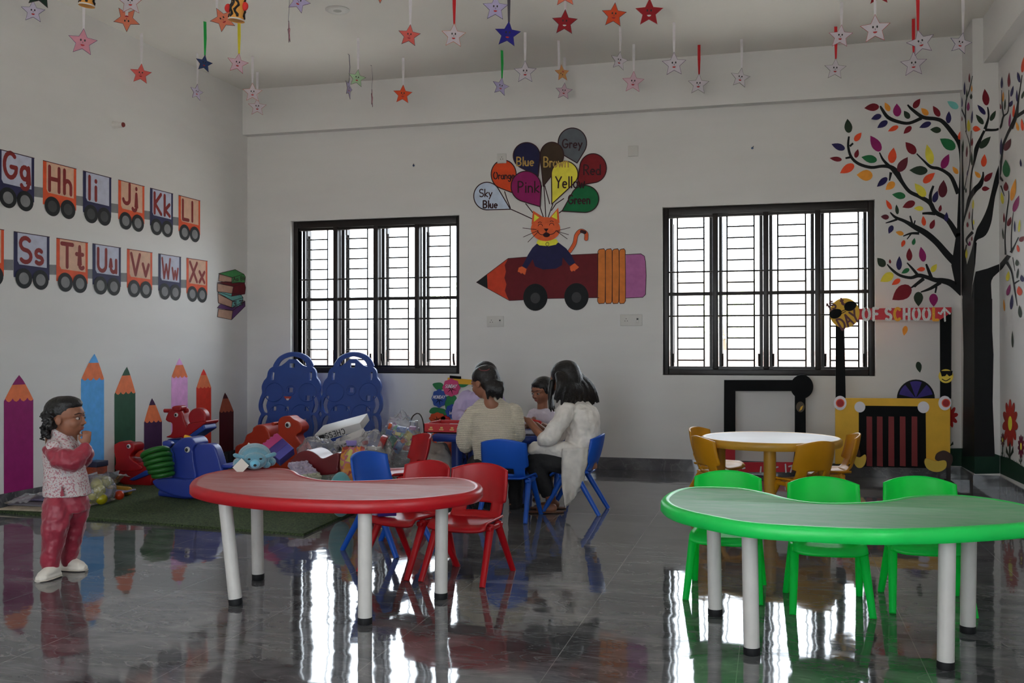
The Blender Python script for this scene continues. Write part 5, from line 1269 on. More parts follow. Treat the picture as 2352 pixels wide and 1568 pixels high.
for cx, cy, rx, ry, rgb, nm, wd in ((285, 335, 72, 74, (156, 52, 92), 'pink', 'SUNDAY'), (180, 428, 60, 76, (36, 60, 122), 'blue', 'MONDAY'), (292, 540, 55, 60, (30, 52, 118), 'deep_blue', 'WED'), (165, 600, 68, 50, (158, 56, 30), 'orange', ''), (235, 620, 45, 45, (150, 24, 26), 'red', '')):
    pet = [(cx + rx * (1 + .06 * cos(8 * a)) * cos(a), cy + ry * (1 + .06 * cos(8 * a)) * sin(a)) for a in [2 * pi * i / 48 for i in range(48)]]
    yy = YD - .006
    f = plate(Zd(pet), yy, .012).build('foam_flower', mat('foam_' + nm, rgb, rough=0.8, gain=1.9), t, smooth=False); f['label'] = nm.replace('_', ' ') + ' foam flower' + (' reading ' + wd if wd else '')
    q = MB()
    for i in range(6):
        a = 2 * pi * i / 6 + .3
        for r in ribbon([(cx + 8 * cos(a), cy + 8 * sin(a) + 12), (cx + rx * .6 * cos(a), cy + ry * .6 * sin(a) + 12)], [7, 2]): s2 = plate(Zd(r), yy - .002, .002); q.add(s2.v, s2.f)
    q.build('flower_lines', B_BLACK, f, smooth=False)
    if wd:
        q = MB()
        for n_, pl in enumerate(lettering(wd, cx - (.33 * len(wd)) * 27, cy + (0 if wd != 'WED' else 24) + 2, 27, shear=.25, squeeze=.8 if wd != 'WED' else 1)):
            for r_, r in enumerate(ribbon(pl, 4.0)): s2 = plate(Zd(r), yy - .004 - .0003 * n_ - .0001 * r_, .002); q.add(s2.v, s2.f)
        q.build('day_name', B_WHITE, f, smooth=False)
# ------------------------------------------------------------------ play corner: turf mat and toys
RX0, RX1, RY0, RY1 = XL + .02, -2.93, 5.80, 9.0
def turf():
    m = mat('artificial_turf', (34, 50, 28), rough=0.95, gain=1.0, bump=0.9, bscale=260); nt = m.node_tree; N = nt.nodes; L = nt.links
    nz = N.new('ShaderNodeTexNoise'); nz.inputs['Scale'].default_value = 90; nz.inputs['Detail'].default_value = 5
    tc = [n for n in N if n.type == 'TEX_COORD'][0]; L.new(tc.outputs['Object'], nz.inputs['Vector'])
    cr = N.new('ShaderNodeValToRGB'); cr.color_ramp.elements[0].color = (.008, .017, .005, 1); cr.color_ramp.elements[1].color = (.10, .155, .05, 1); cr.color_ramp.elements[0].position = .3; cr.color_ramp.elements[1].position = .72
    L.new(nz.outputs['Fac'], cr.inputs[0]); L.new(cr.outputs[0], N['Principled BSDF'].inputs['Base Color']); return m
m = MB()
m.sheet([[(XL + .015, 6.02), (-2.90, 5.76), (-2.97, 6.9), (-2.95, 9.0), (XL + .015, 9.0)]], lambda a, b: (a, b, .016), lambda a, b: (a, b, .0))
tag(m.build('turf_mat', turf(), smooth=False), 'dark green artificial turf mat under the heap of toys', 'mat')

# blue climbing panels
P_PANEL = plastic('deep_blue_plastic', (30, 62, 132), trans=0.0, rough=0.4, gain=1.25)
hal = [(0, 142), (75, 152), (145, 190), (185, 240), (207, 280), (245, 308), (266, 345), (275, 400), (305, 440), (325, 500), (317, 565), (335, 620), (347, 685), (340, 750), (315, 800), (328, 835), (340, 890), (340, 960), (335, 1080), (345, 1200), (340, 1330), (318, 1395), (0, 1400)]
def panel(cx, label, mouth=False):
    def Z(p): return [(500 + (cx + x * .965) / 4.6125, 780 + y / 4.6125) for x, y in p]
    out = spline(hal[:-2], 3) + hal[-2:]; loop = out + [(-x, y) for x, y in out[::-1][1:-1]]
    arch = spline([(-163, 287), (-140, 238), (-90, 200), (0, 178), (90, 200), (140, 238), (163, 287)], 4) + [(150, 284), (120, 276), (80, 246), (38, 208), (-38, 208), (-80, 246), (-120, 276), (-150, 284)]
    holes = [arch]
    for s in (-1, 1):
        sl = [(192, 352), (222, 340), (226, 395), (218, 432), (196, 428)]
        mid = spline([(242, 606), (286, 610), (314, 690), (290, 776), (244, 786), (262, 700)], 3, True)
        low = spline([(240, 826), (284, 828), (312, 900), (316, 1010), (294, 1110), (256, 1110), (266, 960)], 3, True)
        for h in (sl, mid, low): holes.append([(s * x, y) for x, y in h])
    for x0, y0, x1, y1 in ((-28, 252, 24, 298), (-30, 512, 22, 562), (-52, 712, -12, 764), (-190, 712, -150, 764), (168, 596, 212, 650), (168, 716, 212, 768), (-70, 858, -36, 890), (150, 860, 186, 892)):
        holes.append([(x0, y0), (x1, y0), (x1, y1), (x0, y1)])
    y = 9.22
    pb = plate([Z(loop)] + [Z(h) for h in holes], y, .03)
    t = thing('climbing_panel', label, 'play panel', tuple(Vector((aty(*Z([(0, 800)])[0], y).x, y + .03, 0))), 0, 'blue climbing panels leaning by the left window')
    lo = min(v.z for v in pb.v)
    for v in pb.v: v.z -= lo * max(0, min(1, (0.6 - v.z) / 0.6)) if v.z < 0.6 else 0
    for v in pb.v: v.y += (v.z - 0.0) * 0.12
    pb.build('panel', P_PANEL, t, bevel=.008, angle=30)
    ring = [aty(*q, y) for q in Z(spline([(-205, 282), (-185, 240), (-145, 192), (-75, 158), (0, 148), (75, 158), (145, 192), (185, 240), (205, 282)], 4))]
    MB().tube([p + Vector((0, .03 + p.z * .12, -.005)) for p in ring], .024, 10).build('carry_handle', P_PANEL, t)
    for cx2, cy2, rr in ((-5, 540, 52), (185, 560, 100), (-185, 560, 100), (-120, 800, 110), (120, 800, 110)):
        c = [aty(*q, y) for q in Z(circ(cx2, cy2, rr, rr, 28))]
        MB().tube([p + Vector((0, p.z * .12 - .001, 0)) for p in c], .005, 6, closed=True).build('moulded_ring', P_PANEL, t)
    if mouth:
        mo = plate(Z([(-75, 604), (12, 604), (0, 630), (-28, 648), (-52, 634)]), y - .004, .01)
        for v in mo.v: v.y += v.z * .12
        o = mo.build('smile_sticker', mat('sticker_red', (130, 40, 34), gain=1.6), t, smooth=False)
        mo = plate(Z([(-48, 626), (-14, 626), (-20, 645), (-40, 646)]), y - .007, .003)
        for v in mo.v: v.y += v.z * .12
        mo.build('tooth', C_WHT, o, smooth=False)
panel(730, 'blue plastic climbing panel with a smile sticker, left one under the window', True)
panel(1378, 'blue plastic climbing panel with square holes, right one under the window')

def solid(pts, y, th, name, m, parent, bev=.012, sm=0, vox=.008):
    """thick moulded shape cut to an outline, edges rounded over"""
    pb = plate(pts, y, th)
    return pb.build(name, m, parent, remesh=vox, sm=sm or 6)
def zz(ox, oy, s): return lambda p: [(ox + x / s, oy + y / s) for x, y in p]
def eye(p, r, parent, d=Vector((0, -1, 0))):
    e = MB().ell(p, (r, r * .6, r)).build('eye', C_WHT, parent); MB().ell(p + d * r * .45, (r * .55, r * .3, r * .6)).build('pupil', C_EYE, e)

# orange animal rocker before the panels
P_OR = plastic('orange_plastic', (176, 50, 20), trans=0.0); Za = zz(500, 780, 4.6125)
y = 8.55; t = thing('rocking_toy', 'orange animal rocking toy with a round eye, in front of the blue climbing panels', 'rocking toy', (aty(630, 1000, y).x, y, 0))
solid(Za(spline([(650, 840), (690, 812), (760, 808), (800, 838), (860, 870), (892, 920), (880, 975), (840, 1000), (835, 1030), (870, 1080), (905, 1130), (930, 1250), (650, 1250), (640, 1100), (642, 1000), (636, 900)], 4, True)), y, .16, 'head', P_OR, t)
solid(Za(spline([(180, 1150), (215, 1110), (270, 1090), (300, 1010), (360, 975), (375, 930), (430, 898), (500, 915), (545, 980), (565, 1060), (600, 1140), (640, 1180), (650, 1330), (230, 1330), (190, 1240)], 4, True)), y + .02, .3, 'body', P_OR, t, vox=.01)
c = aty(660, 1065, y); MB().tube([(c.x - .62, y + .1, .09), (c.x - .45, y + .1, .06), (c.x, y + .1, .052), (c.x + .3, y + .1, .06), (c.x + .42, y + .1, .09)], .035, 12).tube([(c.x - .62, y + .26, .09), (c.x - .45, y + .26, .06), (c.x, y + .26, .052), (c.x + .3, y + .26, .06), (c.x + .42, y + .26, .09)], .035, 12).box(c.x - .4, y + .02, .03, c.x + .25, y + .28, .16, bev=.02).build('rocker', P_OR, t)
eye(aty(*Za([(744, 902)])[0], y - .005), .030, t)
p = aty(*Za([(660, 880)])[0], y + .08); MB().tube([p + Vector((-.0, -.14, 0)), p + Vector((0, .14, 0))], .016, 10).build('handlebar', P_OR, t)

# red rider heads: neck, snout, handlebar, round seat back
P_RRED = plastic('deep_red_plastic', (160, 16, 20), trans=0.0); P_RBLU = plastic('rider_blue', (34, 66, 150), trans=0.0); P_ROR = P_OR
Zr = zz(180, 900, 5.6)
y = 7.82; t = thing('rocking_toy', 'red rocking toy with round seat back, raised on a blue base behind the blue rocker', 'rocking toy', (aty(430, 1000, y).x, y, 0))
solid(Zr(spline([(1125, 320), (1160, 250), (1205, 220), (1290, 215), (1330, 260), (1350, 340), (1370, 400), (1400, 470), (1360, 540), (1300, 590), (1150, 590), (1125, 575), (1190, 540), (1205, 470), (1200, 400), (1150, 385), (1120, 360)], 4, True)), y, .15, 'head', P_RRED, t)
solid(Zr(spline([(1200, 225), (1205, 190), (1250, 176), (1310, 180), (1320, 215), (1300, 250), (1230, 250)], 4, True)), y - .02, .1, 'crest', P_RRED, t)
a = aty(*Zr([(1108, 240)])[0], y + .07); b = aty(*Zr([(1408, 240)])[0], y + .07); MB().tube([a, a.lerp(b, .5), b], .018, 12).build('handlebar', P_RRED, t)
eye(aty(*Zr([(1258, 295)])[0], y - .004), .02, t)
solid(Zr(circ(1525, 330, 115, 125, 36)), y + .02, .08, 'seat_back', P_RRED, t)
solid(Zr([(1290, 560), (1420, 400), (1640, 370), (1640, 400), (1400, 575), (1340, 600)]), y, .22, 'seat', P_RRED, t)
solid(Zr([(1390, 580), (1610, 415), (1635, 480), (1440, 610)]), y - .01, .2, 'blue_rail', P_RBLU, t)
c = aty(*Zr([(1290, 720)])[0], y); MB().box(c.x - .14, y, 0.016, c.x + .16, y + .22, aty(*Zr([(1290, 610)])[0], y).z, bev=.03).build('base', P_RBLU, t)
y = 7.45; t = thing('rocking_toy', 'low red rocking toy with a handlebar, between the standing child and the green rings', 'rocking toy', (aty(300, 1050, y).x, y, 0))
solid(Zr(spline([(445, 700), (480, 660), (540, 635), (580, 655), (680, 655), (718, 690), (715, 750), (680, 790), (660, 830), (700, 880), (760, 920), (820, 960), (780, 1010), (480, 1010), (478, 900), (460, 800)], 4, True)), y, .15, 'head', P_RRED, t)
a = aty(*Zr([(365, 725)])[0], y + .05); b = aty(*Zr([(500, 722)])[0], y + .09); MB().tube([a, a.lerp(b, .5), b], .02, 12).build('handlebar', P_RRED, t)
eye(aty(*Zr([(648, 698)])[0], y - .004), .02, t)
solid(Zr(spline([(380, 1060), (560, 970), (820, 900), (930, 930), (930, 1200), (700, 1240), (480, 1140)], 4, True)), y + .01, .24, 'seat', P_RRED, t)
solid(Zr([(640, 1130), (850, 1010), (920, 1010), (920, 1060), (700, 1145)]), y - .01, .26, 'blue_rail', P_RBLU, t)
MB().tube([aty(*q, y + .12) for q in Zr(spline([(260, 1030), (320, 960), (420, 925), (520, 900)], 4))], .012, 8).build('thin_rail', P_RRED, t)
solid(Zr(spline([(720, 830), (760, 770), (830, 745), (870, 780), (850, 830)], 4, True)), y + .03, .12, 'orange_seat_back', P_ROR, t)
c = aty(300, 1100, y); MB().tube([(c.x - .28, y + .12, .06), (c.x, y + .12, .047), (c.x + .36, y + .12, .06)], .03, 10).build('rocker', P_RRED, t)

# blue animal rocker at the front
P_BR = plastic('rocker_blue', (44, 64, 156), trans=0.0, rough=0.33)
y = 6.85; t = thing('rocking_toy', 'large blue animal rocking toy with a broad seat, left of the red table', 'rocking toy', (aty(430, 1130, y).x, y, 0))
solid(Zr(spline([(1270, 640), (1330, 595), (1420, 585), (1475, 620), (1500, 680), (1470, 730), (1478, 850), (1490, 960), (1500, 1120), (1250, 1130), (1200, 1060), (1230, 930), (1220, 800), (1190, 720)], 4, True)), y, .2, 'head', P_BR, t)
solid(Zr(spline([(1480, 700), (1560, 675), (1680, 668), (1740, 700), (1780, 780), (1830, 960), (1830, 1060), (1480, 1100)], 4, True)), y + .03, .10, 'seat_back', P_BR, t)
solid(Zr(spline([(945, 1150), (1010, 1118), (1200, 1105), (1350, 1125), (1500, 1110), (1700, 1080), (1850, 1100), (1830, 1200), (1600, 1300), (1450, 1360), (1200, 1330), (1010, 1240)], 4, True)), y - .06, .34, 'seat', P_BR, t, vox=.01)
solid(Zr([(1820, 930), (1970, 940), (1980, 960), (1960, 985), (1830, 980)]), y + .05, .2, 'rear_ledge', P_BR, t)
a = aty(*Zr([(1150, 690)])[0], y + .1); b = aty(*Zr([(1570, 690)])[0], y + .1); MB().tube([a, a.lerp(b, .5), b], .017, 12).build('handlebar', mat('dark_navy_plastic', (26, 28, 52), rough=0.4), t)
solid(Zr(spline([(1070, 650), (1110, 625), (1170, 640), (1190, 680), (1150, 730), (1090, 700)], 4, True)), y + .06, .06, 'ear', P_BR, t)
q = aty(*Zr([(1402, 742)])[0], y - .004); eye(q, .024, t)
MB().tube([aty(*q, y + .08) for q in Zr(spline([(1370, 575), (1430, 590), (1490, 620), (1500, 668)], 4))], .016, 10).build('yellow_trim', mat('trim_yellow', (200, 150, 30), gain=1.4), t)
c = aty(425, 1140, y); MB().tube([(c.x - .22, y + .0, .06), (c.x, y + .0, .047), (c.x + .3, y + .0, .07)], .03, 10).tube([(c.x - .22, y + .22, .06), (c.x, y + .22, .047), (c.x + .3, y + .22, .07)], .03, 10).build('rocker', P_BR, t)

# stack of green rings, tilted on the blue rocker's front edge
P_GR = plastic('ring_green', (40, 110, 40), trans=0.1); y = 6.74
ax = Vector((.20, .25, -1)).normalized(); base = aty(357, 1040, y)
for i in range(6):
    c = base + ax * (.036 * i) + Vector((.006 * (i % 2), 0, 0)); u = (ax + Vector((.22 - .06 * i, -.45 + .05 * i, 0))).normalized(); e1 = u.orthogonal().normalized(); e2 = u.cross(e1); r = (.094, .092, .090, .086, .080, .070)[i]
    o = MB().tube([c + (e1 * cos(a) + e2 * sin(a)) * r for a in [2 * pi * k / 36 for k in range(36)]], .021, 12, closed=True).build('toy_ring', P_GR)
    tag(o, 'green toy ring, ' + ('topmost', 'second from the top', 'third from the top', 'third from the bottom', 'second from the bottom', 'lowest')[i] + ' of the tilted stack on the blue rocker', 'toy ring', 'stack of green toy rings')

# small things beside the standing child
M_YB = plastic('ball_yellow', (176, 166, 24), trans=0.15, rough=0.25); M_OB = plastic('ball_orange', (198, 58, 22), trans=0.1, rough=0.3)
def ball(u, v, y, rpx, m, label, group=None):
    p = aty(u, v, y); r = rpx * y / FPX
    if p.z - r < .016: p.z = r + .016
    o = MB().ell(p, r, None, 24, 16).build('toy_ball', m); return tag(o, label, 'ball', group)
G = 'yellow toy balls in the film bag'
for i, (u, v, dy, lb) in enumerate(((222, 1112, .10, 'yellow toy ball at the top left of the film bag by the child'), (243, 1106, .18, 'yellow toy ball at the back of the film bag, nearest the yellow tube'), (212, 1146, 0, 'yellow toy ball lowest left in the film bag, touching the child\'s trousers'), (233, 1145, .0, 'yellow toy ball lowest in the film bag, right of the lowest left ball'), (229, 1126, .06, 'yellow toy ball in the middle of the film bag'))):
    ball(u, v, 6.42 + dy, 15.5, M_YB, lb, G)
ball(274, 1137, 6.64, 12.5, M_OB, 'orange toy ball lying on the turf right of the yellow balls')
FILM = clear_mat('clear_film', (.96, .96, .97), gloss=.22, rough=.14, haze=.18, bump=1.0)
c = aty(228, 1128, 6.47); tag(MB().blob(c, (.125, .13, .115), .22, 7, 3, flat=.02).build('film_bag', FILM), 'clear film bag holding yellow balls beside the standing child', 'bag')
p0 = aty(250, 1114, 6.95); p1 = aty(299, 1114, 6.9); p0.z = p1.z = .052
tag(MB().tube([p0, p0.lerp(p1, .05), p0.lerp(p1, .5), p0.lerp(p1, .95), p1], [.025, .034, .036, .034, .024], 18).build('toy_tube', mat('tube_yellow', (150, 112, 24), rough=.6, gain=1.5, bump=.5)), 'mustard yellow toy tube lying on the turf beside the yellow balls', 'toy')
a = aty(228, 1100, 6.72); t = thing('clear_tray', 'open clear plastic tray tipped on its side behind the yellow balls', 'tray', tuple(a - Vector((0, 0, .06))))
TRM = clear_mat('clear_tray', (.86, .86, .95), gloss=.2, rough=.15, haze=.4)
tr_ = [aty(u, v, 6.72) for u, v in ((200, 1090), (252, 1087), (249, 1098), (228, 1122), (204, 1126))]
m = MB(); n_ = len(tr_); m.add(tr_ + [q + Vector((0, .12, .01)) for q in tr_], [[0, 1, 2, 3, 4]] + [[i, (i + 1) % 5, 5 + (i + 1) % 5, 5 + i] for i in range(1, 5)]); m.build('tray', TRM, t, smooth=False, solid=.003)
c = aty(222, 1116, 6.62); T = Matrix.Translation(c) @ Matrix.Rotation(-.45, 4, 'Y') @ Matrix.Rotation(.3, 4, 'Z')
t = thing('small_carton', 'small red carton with white stripes lying on the yellow balls', 'carton', tuple(c - Vector((0, 0, .05))))
MB().box(-.02, -.012, -.05, .022, .012, .05, T, bev=.002).build('carton', mat('carton_red', (170, 24, 26), gain=1.5), t, smooth=False)
MB().box(-.0205, -.0125, .02, .006, -.012, .044, T).box(.008, -.0125, -.05, .013, -.012, .05, T).box(-.02, -.0125, -.05, .006, -.012, -.044, T).build('white_mark', C_WHT, t, smooth=False)
c = aty(206, 1115, 6.68); tag(MB().blob(c, (.05, .05, .055), .2, 12, 5).build('brown_toy', mat('toy_brown', (70, 46, 34), rough=.8, gain=1.6)), 'small brown toy behind the red carton beside the child', 'toy')
c = aty(213, 1075, 6.97); t = thing('toy_box', 'dark blue topped orange printed box behind the standing child', 'box', (c.x, c.y, max(0, c.z - .15)))
MB().box(c.x - .06, c.y - .02, .016, c.x + .05, c.y + .12, c.z + .01, bev=.004).build('box_side', mat('box_orange', (110, 44, 24), rough=.5, gain=1.6, var=.4, vscale=30), t)
MB().box(c.x - .065, c.y - .025, c.z + .01, c.x + .055, c.y + .125, c.z + .055, bev=.004).build('box_lid', mat('box_navy', (28, 30, 52), rough=.5, gain=1.5), t)
# film-wrapped mats by the left wall
Mm = [mat('mat_grey', (120, 116, 124), rough=.7), mat('mat_cream', (150, 138, 120), rough=.7, gain=1.4, var=.3, vscale=10), mat('mat_lilac', (136, 128, 160), rough=.6)]
FW = clear_mat('film_wrap', (.93, .92, .97), gloss=.2, rough=.12, haze=.25, bump=1.0)
for i, (x0, y0, x1, y1, z0, rz, lb) in enumerate(((-5.50, 6.04, -4.95, 6.65, .018, .04, 'cream printed floor sheet, lowest of the flat pile left of the child'), (-5.52, 6.16, -5.0, 6.8, .032, -.05, 'grey folded mat in the middle of the flat pile left of the child'), (-5.52, 6.3, -4.98, 6.95, .050, .04, 'lilac edged mat on top of the flat pile left of the child'))):
    T = Matrix.Translation(((x0 + x1) / 2, (y0 + y1) / 2, z0)) @ Matrix.Rotation(rz, 4, 'Z'); w, h = (x1 - x0) / 2, (y1 - y0) / 2
    o = MB().box(-w, -h, 0, w, h, .013, T, bev=.004).build('floor_sheet', Mm[(1, 0, 2)[i]]); tag(o, lb, 'sheet', 'flat pile of sheets by the left wall')
m = MB(); m.grid(lambda u, v: Vector((-5.50 + .46 * u, 6.06 + .9 * v, .075 + .20 * max(0, u - .35) * (1 - abs(v - .5)) * 1.3 + .05 * noise.noise(Vector((u * 5, v * 5, 2))) + .02 * noise.noise(Vector((u * 14, v * 14, 5))))), 40, 34)
tag(m.build('film_sheet', FW), 'crumpled clear plastic film over the flat pile by the left wall', 'plastic film')

# building blocks on the maroon wave
Zs = zz(500, 780, 4.6125); y = 7.05
P_MAR = plastic('maroon_plastic', (112, 24, 30), trans=0.0, rough=.35)
t = thing('wave_rocker', 'maroon wave-shaped plastic toy lying behind the red table', 'toy', (aty(720, 1080, y).x, y, 0))
solid(Zs(spline([(740, 1340), (790, 1260), (850, 1200), (910, 1176), (970, 1176), (1030, 1205), (1080, 1248), (1120, 1256), (1180, 1230), (1270, 1195), (1290, 1240), (1275, 1340), (1250, 1420), (1000, 1440), (780, 1440)], 4, True)), y, .26, 'wave', P_MAR, t)
c = aty(720, 1110, y); MB().box(c.x - .22, y + .02, .016, c.x + .26, y + .24, .12, bev=.02).build('base', P_MAR, t)
def block(T, lx, ly, lz, m, nm, label, group, studs=(4, 2)):
    t = thing('building_block', label, 'building block', tuple(T.translation), 0, group)
    MB().box(-lx / 2, -ly / 2, -lz / 2, lx / 2, ly / 2, lz / 2, T, bev=.003).build('block', m, t)
    q = MB(); nx, ny = studs
    for i in range(nx):
        for j in range(ny):
            cx_, cy_ = -lx / 2 + lx * (i + .5) / nx, -ly / 2 + ly * (j + .5) / ny; r = min(lx / nx, ly / ny) * .32
            q.lathe([(0, lz / 2), (r, lz / 2), (r, lz / 2 + .012), (r * .9, lz / 2 + .014), (0, lz / 2 + .014)], 14, T @ Matrix.Translation((cx_, cy_, 0)))
    if nx: q.build('stud', m, t)
    return t
za = Vector((-.80, .12, .58)).normalized(); xa = Vector((.50, .62, .55)); xa = (xa - za * xa.dot(za)).normalized(); ya = za.cross(xa)
C0 = aty(640, 1032, 7.13)
for i, (rgb, nm, lb) in enumerate((((188, 60, 124), 'pink', 'pink toy building block at the upper end of the row on the maroon wave'), ((78, 60, 140), 'purple', 'purple toy building block between the pink and the violet blocks'), ((88, 84, 176), 'violet', 'violet blue toy building block at the lower end of the row on the maroon wave'))):
    c = C0 + za * (.0668 * (1 - i)); T = Matrix(((xa.x, ya.x, za.x, c.x), (xa.y, ya.y, za.y, c.y), (xa.z, ya.z, za.z, c.z), (0, 0, 0, 1)))
    block(T, .15, .10, .066, plastic('block_' + nm, rgb, trans=.05, rough=.25), nm, lb, 'row of toy building blocks on the maroon wave', (4, 2) if i == 0 else (0, 0))
P_LIL = plastic('block_lilac', (196, 184, 206), trans=.1, rough=.4); P_CRM = plastic('block_cream', (198, 198, 178), trans=.1, rough=.4)
xa = Vector((.78, -.42, -.46)).normalized(); ya = Vector((.45, .86, .02)); ya = (ya - xa * ya.dot(xa)).normalized(); za = xa.cross(ya)
C0 = aty(700, 1082, 6.93)
for i in range(4):
    for j in range(2):
        c = C0 + xa * (.058 * (i - 1.5)) + ya * (.085 * (j - .5)); T = Matrix(((xa.x, ya.x, za.x, c.x), (xa.y, ya.y, za.y, c.y), (xa.z, ya.z, za.z, c.z), (0, 0, 0, 1)))
        block(T, .056, .083, .035, P_CRM if i == 3 else P_LIL, 'b', ('cream' if i == 3 else 'pale lilac') + ' toy brick, ' + ('far' if j else 'near') + ' row, ' + ('first', 'second', 'third', 'last')[i] + ' from the left, on the raft behind the table', 'raft of pale toy bricks behind the red table', (1, 2))
P_PUR = plastic('block_deep_purple', (60, 34, 120), trans=.05, rough=.25)
d = Vector((-.72, .70, 0)).normalized()
q_ = aty(888, 1180, 4.98); T = Matrix.Translation((q_.x, q_.y, .322)) @ Matrix.Rotation(.5, 4, 'Z')
block(T, .10, .055, .05, P_PUR, 'p', 'deep purple toy block on the seat of the angled red chair', 'blocks on the red chair', (4, 2))
q_ = aty(866, 1183, 5.0); T = Matrix.Translation((q_.x, q_.y, .319)) @ Matrix.Rotation(1.2, 4, 'Z')
block(T, .07, .045, .044, plastic('block_lilac_white', (176, 168, 196), trans=.05), 'p', 'lilac toy block on the seat of the angled red chair', 'blocks on the red chair', (3, 2))
c = aty(783, 1100, 6.4); tag(MB().blob((c.x, c.y, .158 + .014), (.088, .08, .158), .05, 6, 2, flat=.018).build('felt_toy', mat('teal_felt', (78, 132, 138), rough=.95, gain=1.5, sheen=.5)), 'rounded teal felt toy on the turf behind the red table, left of the blue chair', 'toy')

# bags, boxes
def bagblob(name, label, u, v, y, rx, ry, rz, m, inner=None, amp=.2, sc=6, seed=1, group=None):
    c = aty(u, v, y); top = c.z + rz; z0 = .018 if y < 9.0 and c.x < -2.93 else .002; rz0 = rz
    rz = (top - z0) / 2; c.z = z0 + rz
    t = thing(name, label, 'bag', (c.x, c.y, z0), 0, group)
    q = MB(); q.blob(c, (rx, ry, rz), amp, sc, seed, flat=None, nu=64, nv=44)
    for i, p in enumerate(q.v):
        d = p - c; n1 = noise.noise(p * 9 + Vector((seed, 0, 0))); n2 = noise.noise(p * 21 + Vector((0, seed, 0)))
        p = c + d * (1 - .16 * abs(n1) * 1.6 - .09 * abs(n2) * 1.5 + .05)
        if p.z < z0 + .01: p.z = z0 + (p.z - z0) * .0 
        q.v[i] = p
    q.build('bag', m, t)
    if inner:
        rnd = random.Random(seed); k = 0
        for rgb in inner:
            k += 1; q = MB()
            for _ in range(5):
                d = Vector((rnd.uniform(-.6, .6) * rx, rnd.uniform(-.5, .5) * ry, rnd.uniform(-.1, .62) * rz)); p = c + d
                s = min(rx, rz0) * rnd.uniform(.18, .36); T = Matrix.Translation(p) @ Matrix.Rotation(rnd.uniform(0, 3), 4, Vector((rnd.random(), rnd.random(), rnd.random())).normalized())
                q.box(-s, -s * .6, -s * .5, s, s * .6, s * .5, T, bev=s * .15)
            q.build('toy_piece', plastic('piece_%02d%02d%02d' % tuple(x // 8 for x in rgb), rgb, trans=.05, rough=.3), t)
    return t
MIXED = [(196, 60, 40), (60, 110, 190), (210, 190, 60), (70, 160, 120), (160, 90, 160)]
PALE = [(190, 180, 190), (200, 150, 160), (150, 170, 190)]
bagblob('toy_bag', 'clear plastic bag of pale pink pieces above the maroon wave', 735, 1032, 7.56, .20, .14, .10, FILM, PALE, .25, 7, 11)
bagblob('toy_bag', 'large clear plastic bag, nearly empty, in the middle of the toy heap', 862, 1024, 7.6, .17, .15, .145, FILM, [(196, 190, 180), (206, 200, 196), (190, 186, 186), (200, 190, 180), (176, 60, 60)], .18, 6, 4)
bagblob('toy_bag', 'tall clear bag of bright toy pieces at the back of the toy heap', 922, 985, 7.95, .19, .12, .15, FILM, MIXED + [(90, 40, 120), (220, 90, 40)], .15, 5, 6)
PK = mat('printed_bag', (190, 130, 40), rough=.35, gain=1.3); nt = PK.node_tree
vo = nt.nodes.new('ShaderNodeTexNoise'); vo.inputs['Scale'].default_value = 9; vo.inputs['Detail'].default_value = 3; cr = nt.nodes.new('ShaderNodeValToRGB')
cr.color_ramp.interpolation = 'CONSTANT'; cr.color_ramp.elements[0].color = (.35, .04, .03, 1); cr.color_ramp.elements[1].position = .62; cr.color_ramp.elements[1].color = (.62, .36, .05, 1)
for ps, co in ((.42, (.55, .22, .03, 1)), (.5, (.45, .12, .16, 1)), (.56, (.5, .42, .08, 1))):
    e = cr.color_ramp.elements.new(ps); e.color = co
nt.links.new([n for n in nt.nodes if n.type == 'TEX_COORD'][0].outputs['Object'], vo.inputs['Vector']); nt.links.new(vo.outputs['Fac'], cr.inputs[0]); nt.links.new(cr.outputs[0], nt.nodes['Principled BSDF'].inputs['Base Color'])
c = aty(812, 1060, 6.62); t = thing('printed_bag', 'orange and yellow printed toy bag left of the empty blue chair', 'bag', (c.x, c.y, .018))
hz = c.z + .11; q = MB()
for sd_ in (-1, 1):
    q.grid(lambda u, v: Vector((c.x + (u - .5) * .23 * (1 - .25 * v ** 3) + .012 * noise.noise(Vector((u * 6, v * 6, sd_))), c.y + sd_ * .075 * (sin(pi * u) ** .6) * (1 - v ** 3) * (1 + .35 * noise.noise(Vector((u * 7, v * 7, 3 + sd_)))) + .02 * noise.noise(Vector((u * 4, v * 9, 7))) * v, .018 + (hz - .018) * v + .03 * v * noise.noise(Vector((u * 5, 0, 1))))), 24, 26)
q.build('bag', PK, t, angle=60)
bagblob('cloth_sack', 'pale cloth sack lying under the left end of the small blue table', 998, 1040, 7.38, .165, .14, .12, mat('pale_cloth', (196, 190, 182), rough=.9, bump=.4, bscale=18), None, .18, 4, 8)
bagblob('toy_bag', 'orange bag of toy pieces behind the cloth sack, below the red game box', 1020, 1010, 7.86, .15, .07, .13, plastic('orange_bag', (186, 66, 24), trans=.2, rough=.3), [(210, 160, 40), (60, 110, 140), (220, 120, 30)], .2, 7, 14)
bagblob('toy_bag', 'grey clear plastic bag between the two game boxes and the empty bag', 800, 1016, 7.78, .12, .08, .06, FILM, PALE, .2, 8, 16)
M_BOX = mat('white_carton', (196, 192, 190), rough=.45, var=.05); M_INK = mat('print_black', (40, 36, 38), rough=.5)
